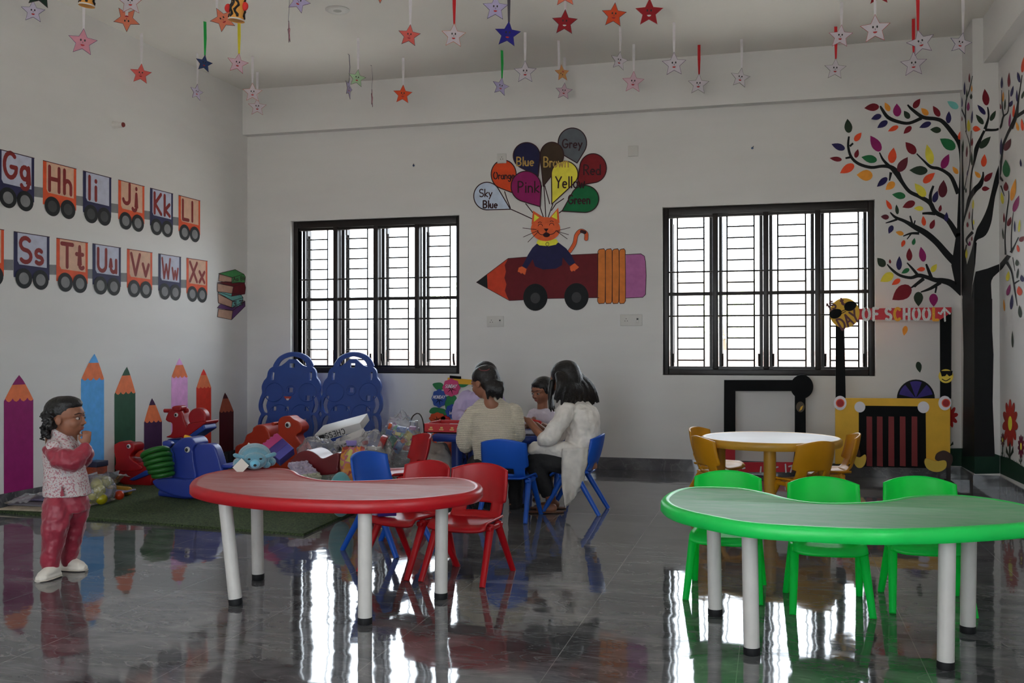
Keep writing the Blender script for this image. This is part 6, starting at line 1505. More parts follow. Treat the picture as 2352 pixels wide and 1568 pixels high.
def gamebox(c, xa, up, L, H, W, label, word, flip):
    xa = xa.normalized(); ya = up.cross(xa).normalized(); up = xa.cross(ya)
    T = Matrix(((xa.x, ya.x, up.x, c.x), (xa.y, ya.y, up.y, c.y), (xa.z, ya.z, up.z, c.z), (0, 0, 0, 1)))
    t = thing('game_box', label, 'game box', tuple(c), 0, 'game boxes in the toy heap')
    MB().box(-L / 2, -W / 2, -H / 2, L / 2, W / 2, H / 2, T, bev=.003).build('box', M_BOX, t)
    q = MB(); h = H * .55
    for wd, x0, hh in word:
        for n_, pl in enumerate(lettering(wd, 0, 0, hh, down=False, gap=.2)):
            for r in ribbon(pl, hh * .16):
                s = -1 if flip else 1
                q.sheet([[(x0 + a * s, -hh / 2 * s + b * s) for a, b in r]], lambda a, b: T @ Vector((a, -W / 2 - .001 - .0002 * n_, b)), None)
    q.build('print', M_INK, t, smooth=False)
    MB().box(L * .30, -W / 2 - .0008, -H * .3, L * .42, -W / 2, H * .2, T).build('dark_patch', M_INK, t, smooth=False)
    return t
a = aty(735, 996, 8.0); b = aty(838, 968, 8.05); gamebox((a + b) / 2, a - b, Vector((-.1, .2, -1)), (b - a).length, .068, .3, 'white chess box lying askew on the toy heap, its name upside down', (('CHESS', -.06, .046), ('GAME', .12, .024)), False)
a = aty(778, 1016, 7.8); b = aty(838, 992, 7.8); gamebox((a + b) / 2 + Vector((0, -.02, -.03)), a - b, Vector((-.3, .5, -1)), .27, .08, .12, 'second white game box with black print, below the chess box', (('SET', -.03, .05),), False)
p = [aty(u, v, 7.7) for u, v in ((793, 1012), (832, 1012), (832, 1024), (797, 1024))]; m = MB(); m.add(p + [q + Vector((0, .16, .02)) for q in p], [[0, 1, 2, 3], [7, 6, 5, 4], [0, 4, 5, 1], [1, 5, 6, 2], [2, 6, 7, 3], [3, 7, 4, 0]])
tag(m.build('lilac_box', mat('lilac_plastic', (130, 116, 176), rough=.4, gain=1.5), smooth=False, bevel=.004), 'lilac plastic box left of the large clear bag', 'box')
hp = [aty(u, v, 8.6) for u, v in spline([(938, 1100), (940, 1010), (944, 965), (955, 950), (965, 952), (972, 970), (975, 1010), (978, 1100)], 5)]
for q in hp: q.z = max(q.z, .02)
tag(MB().tube(hp, .006, 8).build('wire_handle', mat('wire_brown', (66, 52, 44), rough=.5)), 'thin brown wire hoop standing up behind the toy heap', 'wire')
pm = MB()
rnd = random.Random(21)
# tray-like red game box on the small blue table and the table itself
ZB_ = .55
t = thing('small_table', 'small blue plastic children\'s table where the women and children sit', 'table', (-2.05, 7.55, 0))
lp = [(-2.50, 7.16), (-2.42, 7.08), (-1.85, 7.06), (-1.70, 7.1), (-1.66, 7.2), (-1.68, 7.62), (-1.76, 7.72), (-2.3, 7.76), (-2.44, 7.74), (-2.5, 7.64)]
P_TB = plastic('table_blue', (32, 60, 140), trans=0.0)
table_top(t, spline(lp, 4, True), ZB_ - .06, ZB_, P_TB, top_mat('blue_table_face', (50, 66, 130), .3))
for x, y in ((-2.36, 7.28), (-1.83, 7.24), (-2.0, 7.66), (-2.34, 7.64)):
    table_leg(t, (x, y, ZB_ - .055), (x, y, 0), r=.046, m=P_TB)
a = aty(1014, 984, 7.4); t = thing('game_tray', 'open red game box lid on the left end of the small blue table', 'game box', (a.x, 7.4, ZB_))
P_GT = mat('red_card', (166, 20, 28), rough=.45, gain=1.3); z0 = ZB_ + .0; x0, x1, y0, y1 = -2.60, -2.27, 7.18, 7.58
m = MB().box(x0, y0, z0, x1, y1, z0 + .006).box(x0, y0, z0, x1, y0 + .006, z0 + .07).box(x0, y1 - .006, z0, x1, y1, z0 + .07).box(x0, y0, z0, x0 + .006, y1, z0 + .07).box(x1 - .006, y0, z0, x1, y1, z0 + .07); m.build('tray', P_GT, t, smooth=False)
MB().box(x0 + .12, y0 + .1, z0 + .007, x1 - .04, y1 - .1, z0 + .05).build('paper_insert', mat('paper_insert', (170, 164, 176), rough=.8), t, smooth=False)
q = MB()
for i in range(4):
    xx = x0 + .04 + .085 * i
    q.box(xx, y0 - .0012, z0 + .02, xx + .035, y0, z0 + .03).box(xx + .01, y0 - .0012, z0 + .034, xx + .03, y0, z0 + .046)
q.build('side_print', mat('print_gold', (190, 150, 90), gain=1.2), t, smooth=False)
c = aty(1212, 1000, 7.3); T = Matrix.Translation((c.x, c.y, ZB_ + .004)) @ Matrix.Rotation(.3, 4, 'Z')
tag(MB().box(-.1, -.14, 0, .1, .14, .006, T).build('paper', mat('printed_paper', (150, 150, 164), rough=.8, var=.4, vscale=40), smooth=False), 'printed sheet of paper on the blue table before the small child', 'paper')

# second red chair at the toy heap, seen from behind at its edge
chair('r', P_RED, -2.62, 6.75, (-.75, -.66), 'red plastic children\'s chair among the toy bags, its back rising beside the cloth sack', 'red children\'s chairs')

# yellow chairs round the pale table
G = 'yellow children\'s chairs round the pale round table'
chair('y', P_YEL, RT.x - .40, RT.y + .44, (.92, -.40), 'yellow plastic children\'s chair at the far left of the round table', G)
chair('y', P_YEL, RT.x - .33, RT.y - .20, (.85, .52), 'yellow plastic children\'s chair at the near left of the round table', G)
chair('y', P_YEL, RT.x + .20, RT.y - .34, (-.62, .78), 'yellow plastic children\'s chair at the near right of the round table, back turned', G)
chair('y', P_YEL, RT.x + .42, RT.y + .20, (-1, -.10), 'yellow plastic children\'s chair at the far right of the round table, seen side on', G)

# toy bear on the red table
M_PL = mat('blue_plush', (98, 150, 170), rough=.95, gain=.95, bump=.5, bscale=120, sheen=.5, var=.12, vscale=12); M_PL2 = mat('pale_plush', (104, 176, 204), rough=.95, gain=1.05, sheen=.5)
M_TAG = mat('paper_tag', (206, 200, 192), rough=.8)
p = atz(586, 1079, ZT); t = thing('toy_bear', 'pale blue plush toy bear lying on the left end of the red table', 'soft toy', (p.x, p.y, ZT))
F = Vector((.50, -.866, 0)); S = Vector((.866, .50, 0)); c = Vector((p.x - .065, p.y + .11, ZT + .0)); RB_ = Matrix(((S.x, -F.x, 0), (S.y, -F.y, 0), (0, 0, 1)))
bb = MB()
for a, b_, z, rr in ((0, -.03, .064, (.088, .12, .064)), (0, .05, .060, (.080, .06, .060)), (0, .10, .046, (.062, .05, .046)), (.085, -.03, .025, (.03, .06, .025)), (-.085, -.03, .025, (.03, .06, .025)), (.06, .06, .018, (.025, .03, .018)), (-.06, .06, .018, (.025, .03, .018))):
    bb.ell(c + S * a + F * b_ + Vector((0, 0, z)), rr, RB_)
bb.build('body', M_PL, t, remesh=.004, sm=4)
MB().ell(c + F * .148 + Vector((0, 0, .034)), (.026, .03, .024)).build('muzzle', M_PL2, t)
MB().ell(c + F * .177 + Vector((0, 0, .030)), (.009, .007, .007)).build('nose', C_EYE, t)
for s in (-1, 1):
    MB().ell(c + F * .143 + S * s * .030 + Vector((0, 0, .060)), (.008, .007, .005)).build('eye', C_EYE, t)
    e0 = c + F * .09 + S * s * .055 + Vector((0, 0, .062)); MB().tube([e0, e0 + S * s * .025 + Vector((0, 0, .008)), e0 + S * s * .05 + Vector((0, 0, .017)), e0 + S * s * .058 + Vector((0, 0, .018))], [.012, .013, .011, .004], 12).build('ear', M_PL, t)
MB().tube([c + F * .09 + Vector((x * .018, 0, z)) for x, z in ((0, .095), (.6, .088), (.3, .078), (-.5, .070), (-.8, .076), (0, .095))], .0012, 6).build('seam', M_TAG, t)
def quadtag(c0, w, h, ang, nm):
    T = Matrix.Translation(c0) @ Matrix.Rotation(ang, 4, 'Y') @ Matrix.Rotation(-.35, 4, 'X'); MB().box(-w, -.0008, -h, w, .0008, h, T).build(nm, M_TAG, t, smooth=False)
quadtag(aty(553, 1071, p.y - .06) , .029, .033, .7, 'paper_tag'); quadtag(aty(571, 1027, p.y + .2), .016, .022, .5, 'care_label')
# ------------------------------------------------------------------ people
def K(u, v, w): return CAMO + ray(u, v) * w          # a joint: where it shows in the photo, at its camera depth in metres
M_SKIN = mat('skin', (120, 78, 58), rough=0.55, gain=1.5, var=0.05, vscale=30); M_HAIR = mat('black_hair', (16, 13, 13), rough=0.45, gain=1.4, bump=0.5, bscale=90)
M_LIPS = mat('lips', (120, 58, 54), rough=0.5, gain=1.4); M_EYEW = mat('eye_white', (160, 150, 144), rough=0.3, gain=1.2); M_IRIS = mat('iris', (24, 14, 12), rough=0.2)
H_R = _R.copy(); H_F = _F.copy(); H_U = Vector((0, 0, 1))
def loft(mb, rings, n=28, pw=2.0):
    """closed surface through elliptical rings (centre, half-axis a, half-axis b)"""
    vs = []; fs = []
    for c, a, b in rings:
        for j in range(n):
            t = 2 * pi * j / n; ct, st = cos(t), sin(t)
            vs.append(c + a * (abs(ct) ** (2 / pw) * (1 if ct > 0 else -1)) + b * (abs(st) ** (2 / pw) * (1 if st > 0 else -1)))
    k = len(rings)
    for i in range(k - 1):
        for j in range(n): fs.append([i * n + j, i * n + (j + 1) % n, (i + 1) * n + (j + 1) % n, (i + 1) * n + j])
    fs.append(list(range(n))[::-1]); fs.append([(k - 1) * n + j for j in range(n)])
    return mb.add(vs, fs)
def limb(mb, pts, rs, n=16):
    k = len(pts); P = spline([tuple(p) + (r,) for p, r in zip(pts, rs)], 5)
    mb.tube([p[:3] for p in P], [p[3] for p in P], n)
    mb.ell(pts[0], rs[0], None, 14, 8); mb.ell(pts[-1], rs[-1], None, 14, 8); return mb
def frame(f, up=H_U):
    f = f.normalized(); r = f.cross(up).normalized(); u = r.cross(f).normalized(); return f, r, u
def head(mb, c, f, s, up=H_U):
    f, r, u = frame(f, up); M = Matrix(((r.x, f.x, u.x), (r.y, f.y, u.y), (r.z, f.z, u.z)))
    def e(a, b, d, rad): mb.ell(c + (r * a + f * b + u * d) * s, tuple(x * s for x in rad), M, 18, 12)
    e(0, -.04, .12, (.375, .45, .37)); e(0, .10, -.14, (.30, .33, .33)); e(0, .20, -.38, (.13, .13, .09)); e(0, .08, -.28, (.24, .27, .17))
    for q in (-1, 1):
        e(q * .16, .25, -.15, (.13, .14, .13)); e(q * .375, -.02, -.06, (.035, .085, .12)); e(q * .16, .335, .045, (.12, .06, .035)); e(q * .05, .43, -.155, (.035, .035, .03))
    e(0, .345, .12, (.20, .07, .12)); e(0, .42, -.08, (.035, .055, .10)); e(0, .465, -.135, (.05, .05, .042)); e(0, .385, -.255, (.105, .045, .024)); e(0, .375, -.295, (.09, .045, .026))
    return f, r, u
def face_parts(parent, c, f, s, up=H_U, eyes=True):
    f, r, u = frame(f, up); M = Matrix(((r.x, f.x, u.x), (r.y, f.y, u.y), (r.z, f.z, u.z)))
    for q in (-1, 1):
        p = c + (r * q * .155 + f * .365 - u * .02) * s
        e = MB().ell(p, (.062 * s, .045 * s, .034 * s), M).build('eye', M_EYEW, parent)
        MB().ell(p + f * .03 * s, (.030 * s, .022 * s, .031 * s), M).build('iris', M_IRIS, e)
        MB().tube([c + (r * q * x + f * y + u * z) * s for x, y, z in ((.06, .415, .098), (.16, .40, .112), (.26, .33, .082))], [.009 * s, .013 * s, .006 * s], 8).build('eyebrow', M_HAIR, parent)
    MB().ell(c + (f * .405 - u * .258) * s, (.095 * s, .035 * s, .022 * s), M).ell(c + (f * .395 - u * .295) * s, (.08 * s, .035 * s, .024 * s), M).build('lips', M_LIPS, parent)
def hand(mb, wr, d, n, t, s, curl=.5, thumb=.5):
    """palm, four unequal fingers bent towards the palm, and a thumb off the side of the palm"""
    d = d.normalized(); n = (n - d * n.dot(d)).normalized(); t0 = d.cross(n); t = t0 * (1 if t0.dot(t) > 0 else -1)
    M = Matrix(((t.x, d.x, n.x), (t.y, d.y, n.y), (t.z, d.z, n.z)))
    mb.ell(wr + d * .27 * s, (.215 * s, .33 * s, .10 * s), M, 16, 10); mb.tube([wr - d * .15 * s, wr + d * .12 * s], [.13 * s, .14 * s], 12)
    for o, L, sp in ((.155, .40, .10), (.055, .46, .03), (-.05, .43, -.04), (-.145, .34, -.12)):
        p = wr + d * .50 * s + t * o * s; a = curl * .5; pts = [wr + d * .3 * s + t * o * .9 * s, p]
        for k, q in enumerate((.44, .32, .24)):
            dd = (d * cos(a) - n * sin(a) + t * sp).normalized(); p = p + dd * L * q * s; pts.append(p); a += curl * 1.0
        mb.tube(pts, [.055 * s, .058 * s, .05 * s, .045 * s, .036 * s], 10); mb.ell(pts[-1], .036 * s, None, 10, 6)
    p = wr + d * .12 * s + t * .15 * s; q = p + (d * .55 + t * .6 - n * thumb * .5).normalized() * .24 * s; e = q + (d * .9 + t * .05 - n * thumb).normalized() * .19 * s
    mb.tube([p, q, e], [.085 * s, .06 * s, .042 * s], 10); mb.ell(e, .042 * s, None, 10, 6)
def person(label, base): return thing('person', label, 'person', base, 0)
def fabric(name, rgb, gain=1.6, sc=40, b=.15, rough=.85): return mat(name, rgb, rough=rough, gain=gain, bump=b, bscale=sc, var=.05, vscale=9)

def floral():
    m = mat('floral_cotton', (196, 184, 180), rough=.85, gain=1.5); nt = m.node_tree; N = nt.nodes; L = nt.links; p = N['Principled BSDF']
    tc = [x for x in N if x.type == 'TEX_COORD'][0]
    nz = N.new('ShaderNodeTexNoise'); nz.inputs['Scale'].default_value = 95; nz.inputs['Detail'].default_value = 3; L.new(tc.outputs['Object'], nz.inputs['Vector'])
    cr = N.new('ShaderNodeValToRGB'); e = cr.color_ramp.elements; e[0].position = .40; e[0].color = (.40, .17, .20, 1); e[1].position = .50; e[1].color = (.60, .54, .52, 1)
    x = e.new(.46); x.color = (.55, .38, .39, 1); x = e.new(.64); x.color = (.56, .52, .53, 1); x = e.new(.70); x.color = (.36, .27, .34, 1)
    L.new(nz.outputs['Fac'], cr.inputs[0]); L.new(cr.outputs[0], p.inputs['Base Color']); return m
def knit():
    m = mat('cream_knit', (196, 186, 166), rough=.95, gain=1.35, sheen=.3); nt = m.node_tree; N = nt.nodes; L = nt.links; p = N['Principled BSDF']
    tc = [x for x in N if x.type == 'TEX_COORD'][0]
    wv = N.new('ShaderNodeTexWave'); wv.bands_direction = 'Z'; wv.inputs['Scale'].default_value = 24; wv.inputs['Distortion'].default_value = 2.5; wv.inputs['Detail'].default_value = 2; wv.inputs['Detail Scale'].default_value = 8
    nz = N.new('ShaderNodeTexNoise'); nz.inputs['Scale'].default_value = 160
    ad = N.new('ShaderNodeMath'); ad.operation = 'MULTIPLY'; L.new(wv.outputs['Fac'], ad.inputs[0]); L.new(nz.outputs['Fac'], ad.inputs[1])
    L.new(tc.outputs['Object'], wv.inputs['Vector']); L.new(tc.outputs['Object'], nz.inputs['Vector'])
    b = N.new('ShaderNodeBump'); b.inputs['Strength'].default_value = .7; b.inputs['Distance'].default_value = .012; L.new(ad.outputs[0], b.inputs['Height']); L.new(b.outputs[0], p.inputs['Normal'])
    mr = N.new('ShaderNodeMapRange'); mr.inputs[3].default_value = .72; mr.inputs[4].default_value = 1.12; L.new(ad.outputs[0], mr.inputs[0])
    mx = N.new('ShaderNodeVectorMath'); mx.operation = 'SCALE'; mx.inputs[0].default_value = p.inputs['Base Color'].default_value[:3]; L.new(mr.outputs[0], mx.inputs['Scale']); L.new(mx.outputs[0], p.inputs['Base Color']); return m
M_FLORAL = floral(); M_KNIT = knit(); M_MAROON = mat('maroon_silk', (126, 30, 48), rough=.42, gain=1.4, bump=.35, bscale=16, sheen=.3, var=.12, vscale=8); M_KURTA = mat('white_kurta', (198, 192, 186), rough=.85, gain=1.35, var=.10, vscale=16, bump=.3, bscale=14)
M_DARK = fabric('dark_trousers', (30, 29, 31), gain=1.3); M_LAV = fabric('lavender_shirt', (150, 138, 168), gain=1.5, sc=14, b=.3); M_TEE = fabric('white_tee', (196, 188, 202), gain=1.3, sc=18); M_SHOE = mat('white_shoe', (196, 190, 180), rough=.5, gain=1.4); M_SOLE = mat('pale_sole', (176, 168, 158), rough=.7, gain=1.3)

# --- standing child at the left, in profile
def girl():
    w0 = 5.28
    g = lambda u, v, d=0.0: K(u, v, w0 + d)
    px = w0 / FPX
    t = person('small child standing at the left in floral vest and maroon trousers, hand at mouth', (g(140, 1310).x, g(140, 1310).y, 0))
    f = (H_R * .995 - H_F * .02 + H_U * .0).normalized(); s = .214; hc = g(152, 958)
    b = MB(); head(b, hc, f, s)
    loft(b, [(g(137, 1012), H_R * .032, H_F * .034), (g(140, 995), H_R * .036, H_F * .038), (g(148, 975), H_R * .045, H_F * .045)])
    loft(b, [(g(u, v), H_R * a * .78, H_F * c * .78) for u, v, a, c in ((148, 1150, .085, .075), (150, 1120, .09, .075), (146, 1080, .085, .075), (140, 1040, .08, .08), (136, 1016, .06, .075), (136, 1006, .035, .04))])
    near = [g(120, 1034, -.085), g(160, 1064, -.13), g(196, 1026, -.07)]; far = [g(134, 1030, .085), g(172, 1064, .10), g(196, 1032, .02)]
    limb(b, near, [.030, .026, .020]); limb(b, far, [.030, .026, .020])
    hand(b, g(197, 1022, -.07), (H_U * 1 + H_R * .12), (H_R * .5 - H_F * .8), -H_R, .110, 1.2, .7)
    hand(b, g(198, 1026, .02), (H_U * 1 + H_R * .02), (H_R * .5 + H_F * .8), -H_R, .105, 1.2, .7)
    nl = [g(136, 1150, -.06), g(126, 1215, -.10), g(119, 1302, -.115)]; fl = [g(164, 1150, .05), g(164, 1215, .06), g(157, 1288, .06)]
    limb(b, nl, [.05, .036, .028]); limb(b, fl, [.05, .036, .028])
    b.build('body', M_SKIN, t, remesh=.0042, sm=3)
    face_parts(t, hc, f, s)
    # hair: cap over the skull with loose curls at the back
    ff, r, u = frame(f); M = Matrix(((r.x, ff.x, u.x), (r.y, ff.y, u.y), (r.z, ff.z, u.z))); h = MB()
    h.ell(hc + (ff * -.10 + u * .185) * s, (.40 * s, .44 * s, .35 * s), M); h.ell(hc + (ff * -.26 + u * .02) * s, (.35 * s, .30 * s, .36 * s), M); h.ell(hc + (ff * .12 + u * .34) * s, (.30 * s, .27 * s, .17 * s), M)
    h.ell(hc + (ff * .02 + u * .32) * s, (.36 * s, .36 * s, .22 * s), M)
    rnd = random.Random(5)
    for i in range(70):
        a = rnd.uniform(-1.25, 1.25); z = rnd.uniform(-.46, .25); rr = .50 + .06 * rnd.random() - .12 * max(0, z)
        p = hc + (-ff * cos(a) * rr * .98 + r * sin(a) * rr * .82 + u * z) * s; h.ell(p, s * rnd.uniform(.045, .085), None, 10, 6)
    h.build('hair', M_HAIR, t, remesh=.0045, sm=1)
    cl = MB()
    for i in range(34):
        a = rnd.uniform(-1.2, 1.2); z = rnd.uniform(-.5, .1); p0 = hc + (-ff * cos(a) * .52 + r * sin(a) * .44 + u * z) * s; k = rnd.uniform(.05, .09) * s
        cl.tube([p0 + (-ff * cos(a) + r * sin(a)) * k * .9 * (1 - cos(q)) * .6 + u * (-k * .55 * q * .35) + r * k * .5 * sin(q) for q in [i2 * .7 for i2 in range(9)]], .0022, 5)
    cl.build('curls', M_HAIR, t)
    # vest: straight body, side slit, stand collar
    v = MB()
    loft(v, [(g(u_, v_), H_R * a * px, H_F * c) for u_, v_, a, c in ((154, 1137, 51, .112), (152, 1110, 47, .108), (149, 1080, 44, .104), (146, 1050, 42, .102), (142, 1025, 36, .095), (140, 1008, 27, .075), (139, 1000, 20, .055))], 32, 2.4)
    v.tube([g(138, 1004), g(141, 992), g(143, 988)], [.046, .050, .047], 20)
    for d in (-.085, .085): v.ell(g(124, 1030, d), .045)
    o = v.build('vest', M_FLORAL, t, remesh=.006, sm=3, fold=(.012, .07))
    MB().sheet([[(138, 1139), (148, 1139), (142, 1116)]], lambda a, c: g(a, c, -.125), lambda a, c: g(a, c, -.09)).build('side_slit', M_MAROON, o, smooth=False)
    for nm, pts, rs in (('sleeve', [g(114, 1034, -.09), g(138, 1052, -.125), g(166, 1062, -.135), g(184, 1046, -.10), g(195, 1030, -.075)], [.034, .048, .050, .044, .033]), ('sleeve', [g(132, 1030, .09), g(172, 1062, .11), g(200, 1040, .03)], [.045, .048, .036])):
        q = MB(); limb(q, pts, rs)
        for i in range(5): q.ell(Vector(pts[1]).lerp(Vector(pts[2]), i / 5) + Vector((.006 * (i % 2), 0, .012 * ((i % 3) - 1))), rs[1] * 1.02)
        q.build(nm, M_MAROON, t, remesh=.006, sm=3, fold=(.022, .05))
    q = MB()
    loft(q, [(g(152, 1172), H_R * .112, H_F * .095), (g(153, 1150), H_R * .110, H_F * .098), (g(152, 1128), H_R * .102, H_F * .094)])
    for pts, rs in (([g(134, 1160, -.05), g(128, 1200, -.09), g(122, 1245, -.10), g(117, 1285, -.11), g(117, 1300, -.112)], [.077, .070, .056, .049, .044]), ([g(172, 1160, .03), g(170, 1200, .05), g(164, 1245, .055), g(158, 1280, .06), g(158, 1290, .06)], [.076, .064, .052, .040, .036])): limb(q, pts, rs)
    pass
    q.build('trousers', M_MAROON, t, remesh=.006, sm=3, fold=(.024, .065))
    for c0, d in ((K(120, 1316, 5.16), (-H_F * .9 - H_R * .25)), (K(158, 1300, 5.34), (H_R * .98 - H_F * .15))):
        d = d.normalized(); sd = d.cross(H_U); c0 = Vector((c0.x, c0.y, 0)); L = .150
        sh = MB()
        loft(sh, [(c0 + d * (L * a) + H_U * .016, sd * b, H_U * .016) for a, b in ((-.32, .012), (-.28, .028), (0, .034), (.3, .038), (.55, .036), (.68, .018))], 20)
        loft(sh, [(c0 + d * (L * a) + H_U * z, sd * b, H_U * h) for a, b, z, h in ((-.30, .018, .04, .02), (-.22, .030, .045, .04), (0, .033, .045, .04), (.25, .034, .036, .030), (.5, .032, .028, .022), (.64, .016, .022, .014))], 20)
        o = sh.build('shoe', M_SHOE, t, remesh=.0045, sm=2)
        sl = MB(); loft(sl, [(c0 + d * (L * a) + H_U * .006, sd * b, H_U * .006) for a, b in ((-.34, .014), (-.28, .031), (0, .037), (.3, .041), (.55, .039), (.70, .018))], 20); sl.build('sole', M_SOLE, o)
        lc = MB()
        for i in range(4): lc.tube([c0 + d * (L * (.05 + .09 * i)) + sd * x + H_U * (.080 - .011 * i) for x in (-.016, 0, .016)], .0022, 6)
        lc.build('laces', mat('pink_laces', (150, 90, 90), gain=1.4), o)
girl()

# --- woman in the cream knitted cardigan, back turned
def woman_knit():
    w0 = 7.05; g = lambda u, v, d=0.0: K(u, v, w0 + d)
    t = person('woman seated with her back turned, in a cream knitted cardigan, dark hair half tied', (g(1135, 1100).x, g(1135, 1100).y, 0))
    f = (-H_R * .80 + H_F * .62 - H_U * .25).normalized(); s = .225; hc = g(1113, 878, .02)
    b = MB(); head(b, hc, f, s)
    limb(b, [g(1130, 930), g(1122, 905)], [.055, .05])
    loft(b, [(g(u, v, d), H_R * a * .72, H_F * c * .72) for u, v, d, a, c in ((1145, 1078, 0, .15, .12), (1142, 1050, 0, .14, .11), (1136, 1000, .03, .14, .10), (1132, 950, .05, .17, .10), (1130, 928, .06, .12, .08))])
    aL = [g(1080, 950, .05), g(1068, 1016, .05), g(1092, 1000, .38)]; aR = [g(1180, 945, .05), g(1190, 1000, .06), g(1182, 984, .40)]
    for a in (aL, aR): limb(b, a, [.045, .038, .028])
    hand(b, aL[2], H_F * .8 + H_R * .6, H_U, -H_F + H_U, .16, .6); hand(b, aR[2], H_F * .9 - H_R * .4, H_U, H_F, .16, .6)
    for u, k in ((1108, 1098), (1168, 1182)): limb(b, [g(u, 1072, .0), g(k, 1064, .34), g(k, 1128, .36), g(k, 1165, .36)], [.06, .045, .04, .032]); b.ell(Vector((g(k, 1165, .42).x, g(k, 1165, .42).y, .03)), (.04, .10, .03))
    b.build('body', M_SKIN, t, remesh=.007, sm=3); face_parts(t, hc, f, s)
    ff, r, u = frame(f); M = Matrix(((r.x, ff.x, u.x), (r.y, ff.y, u.y), (r.z, ff.z, u.z))); h = MB()
    h.ell(hc + (ff * -.08 + u * .19) * s, (.42 * s, .46 * s, .36 * s), M); h.ell(hc + (ff * -.24 + u * .02) * s, (.39 * s, .32 * s, .40 * s), M)
    h.ell(hc + (ff * -.30 + u * .22) * s, (.20 * s, .22 * s, .2 * s), M)
    rnd = random.Random(9)
    for i in range(16):
        q = i / 15; p0 = g(1116 + 36 * q, 872 + 10 * q, -.06 - .02 * sin(pi * q)); e = g(1122 + 34 * q + rnd.uniform(-5, 5), 908 + rnd.uniform(-6, 10), -.085); limb(h, [p0, p0.lerp(e, .5) - H_F * .025, e], [.020, .018, .007], 8)
    h.build('hair', M_HAIR, t, remesh=.006, sm=1)
    MB().tube([g(1112 + 12 * cos(a), 846 + 5 * sin(a), -.09) for a in [i * .4 for i in range(9)]], .004, 6).build('hair_clip', mat('clip', (120, 60, 64)), t)
    c = MB()
    loft(c, [(g(u, v, d), H_R * a, H_F * q) for u, v, d, a, q in ((1142, 1084, .0, .15, .11), (1142, 1060, .0, .15, .11), (1138, 1010, .02, .15, .12), (1134, 970, .04, .17, .125), (1131, 945, .05, .175, .115), (1129, 928, .06, .13, .095), (1127, 915, .06, .075, .07))], 32)
    limb(c, [g(1086, 950, .05), g(1068, 990, .03), g(1068, 1022, .06), g(1080, 1010, .24)], [.06, .058, .056, .05]); limb(c, [g(1178, 946, .05), g(1184, 975, .04), g(1188, 998, .08), g(1183, 988, .28)], [.066, .068, .062, .052])
    limb(c, [g(1096, 1010, .0), g(1102, 1060, -.01), g(1103, 1078, -.01)], [.04, .042, .035])
    c.tube([g(1106, 926, .03), g(1120, 914, -.02), g(1140, 915, -.02), g(1152, 926, .03)], .028, 12)
    c.build('cardigan', M_KNIT, t, remesh=.007, sm=2, fold=(.02, .09))
    q = MB()
    for u_, k in ((1108, 1096), (1168, 1184)): limb(q, [g(u_, 1076, -.02), g(k, 1068, .34), g(k, 1128, .36), g(k, 1160, .36)], [.088, .072, .058, .05])
    loft(q, [(g(1142, 1086), H_R * .155, H_F * .13), (g(1142, 1066), H_R * .15, H_F * .12)]); q.build('trousers', M_DARK, t, remesh=.009, sm=3, fold=(.025, .07))
woman_knit()

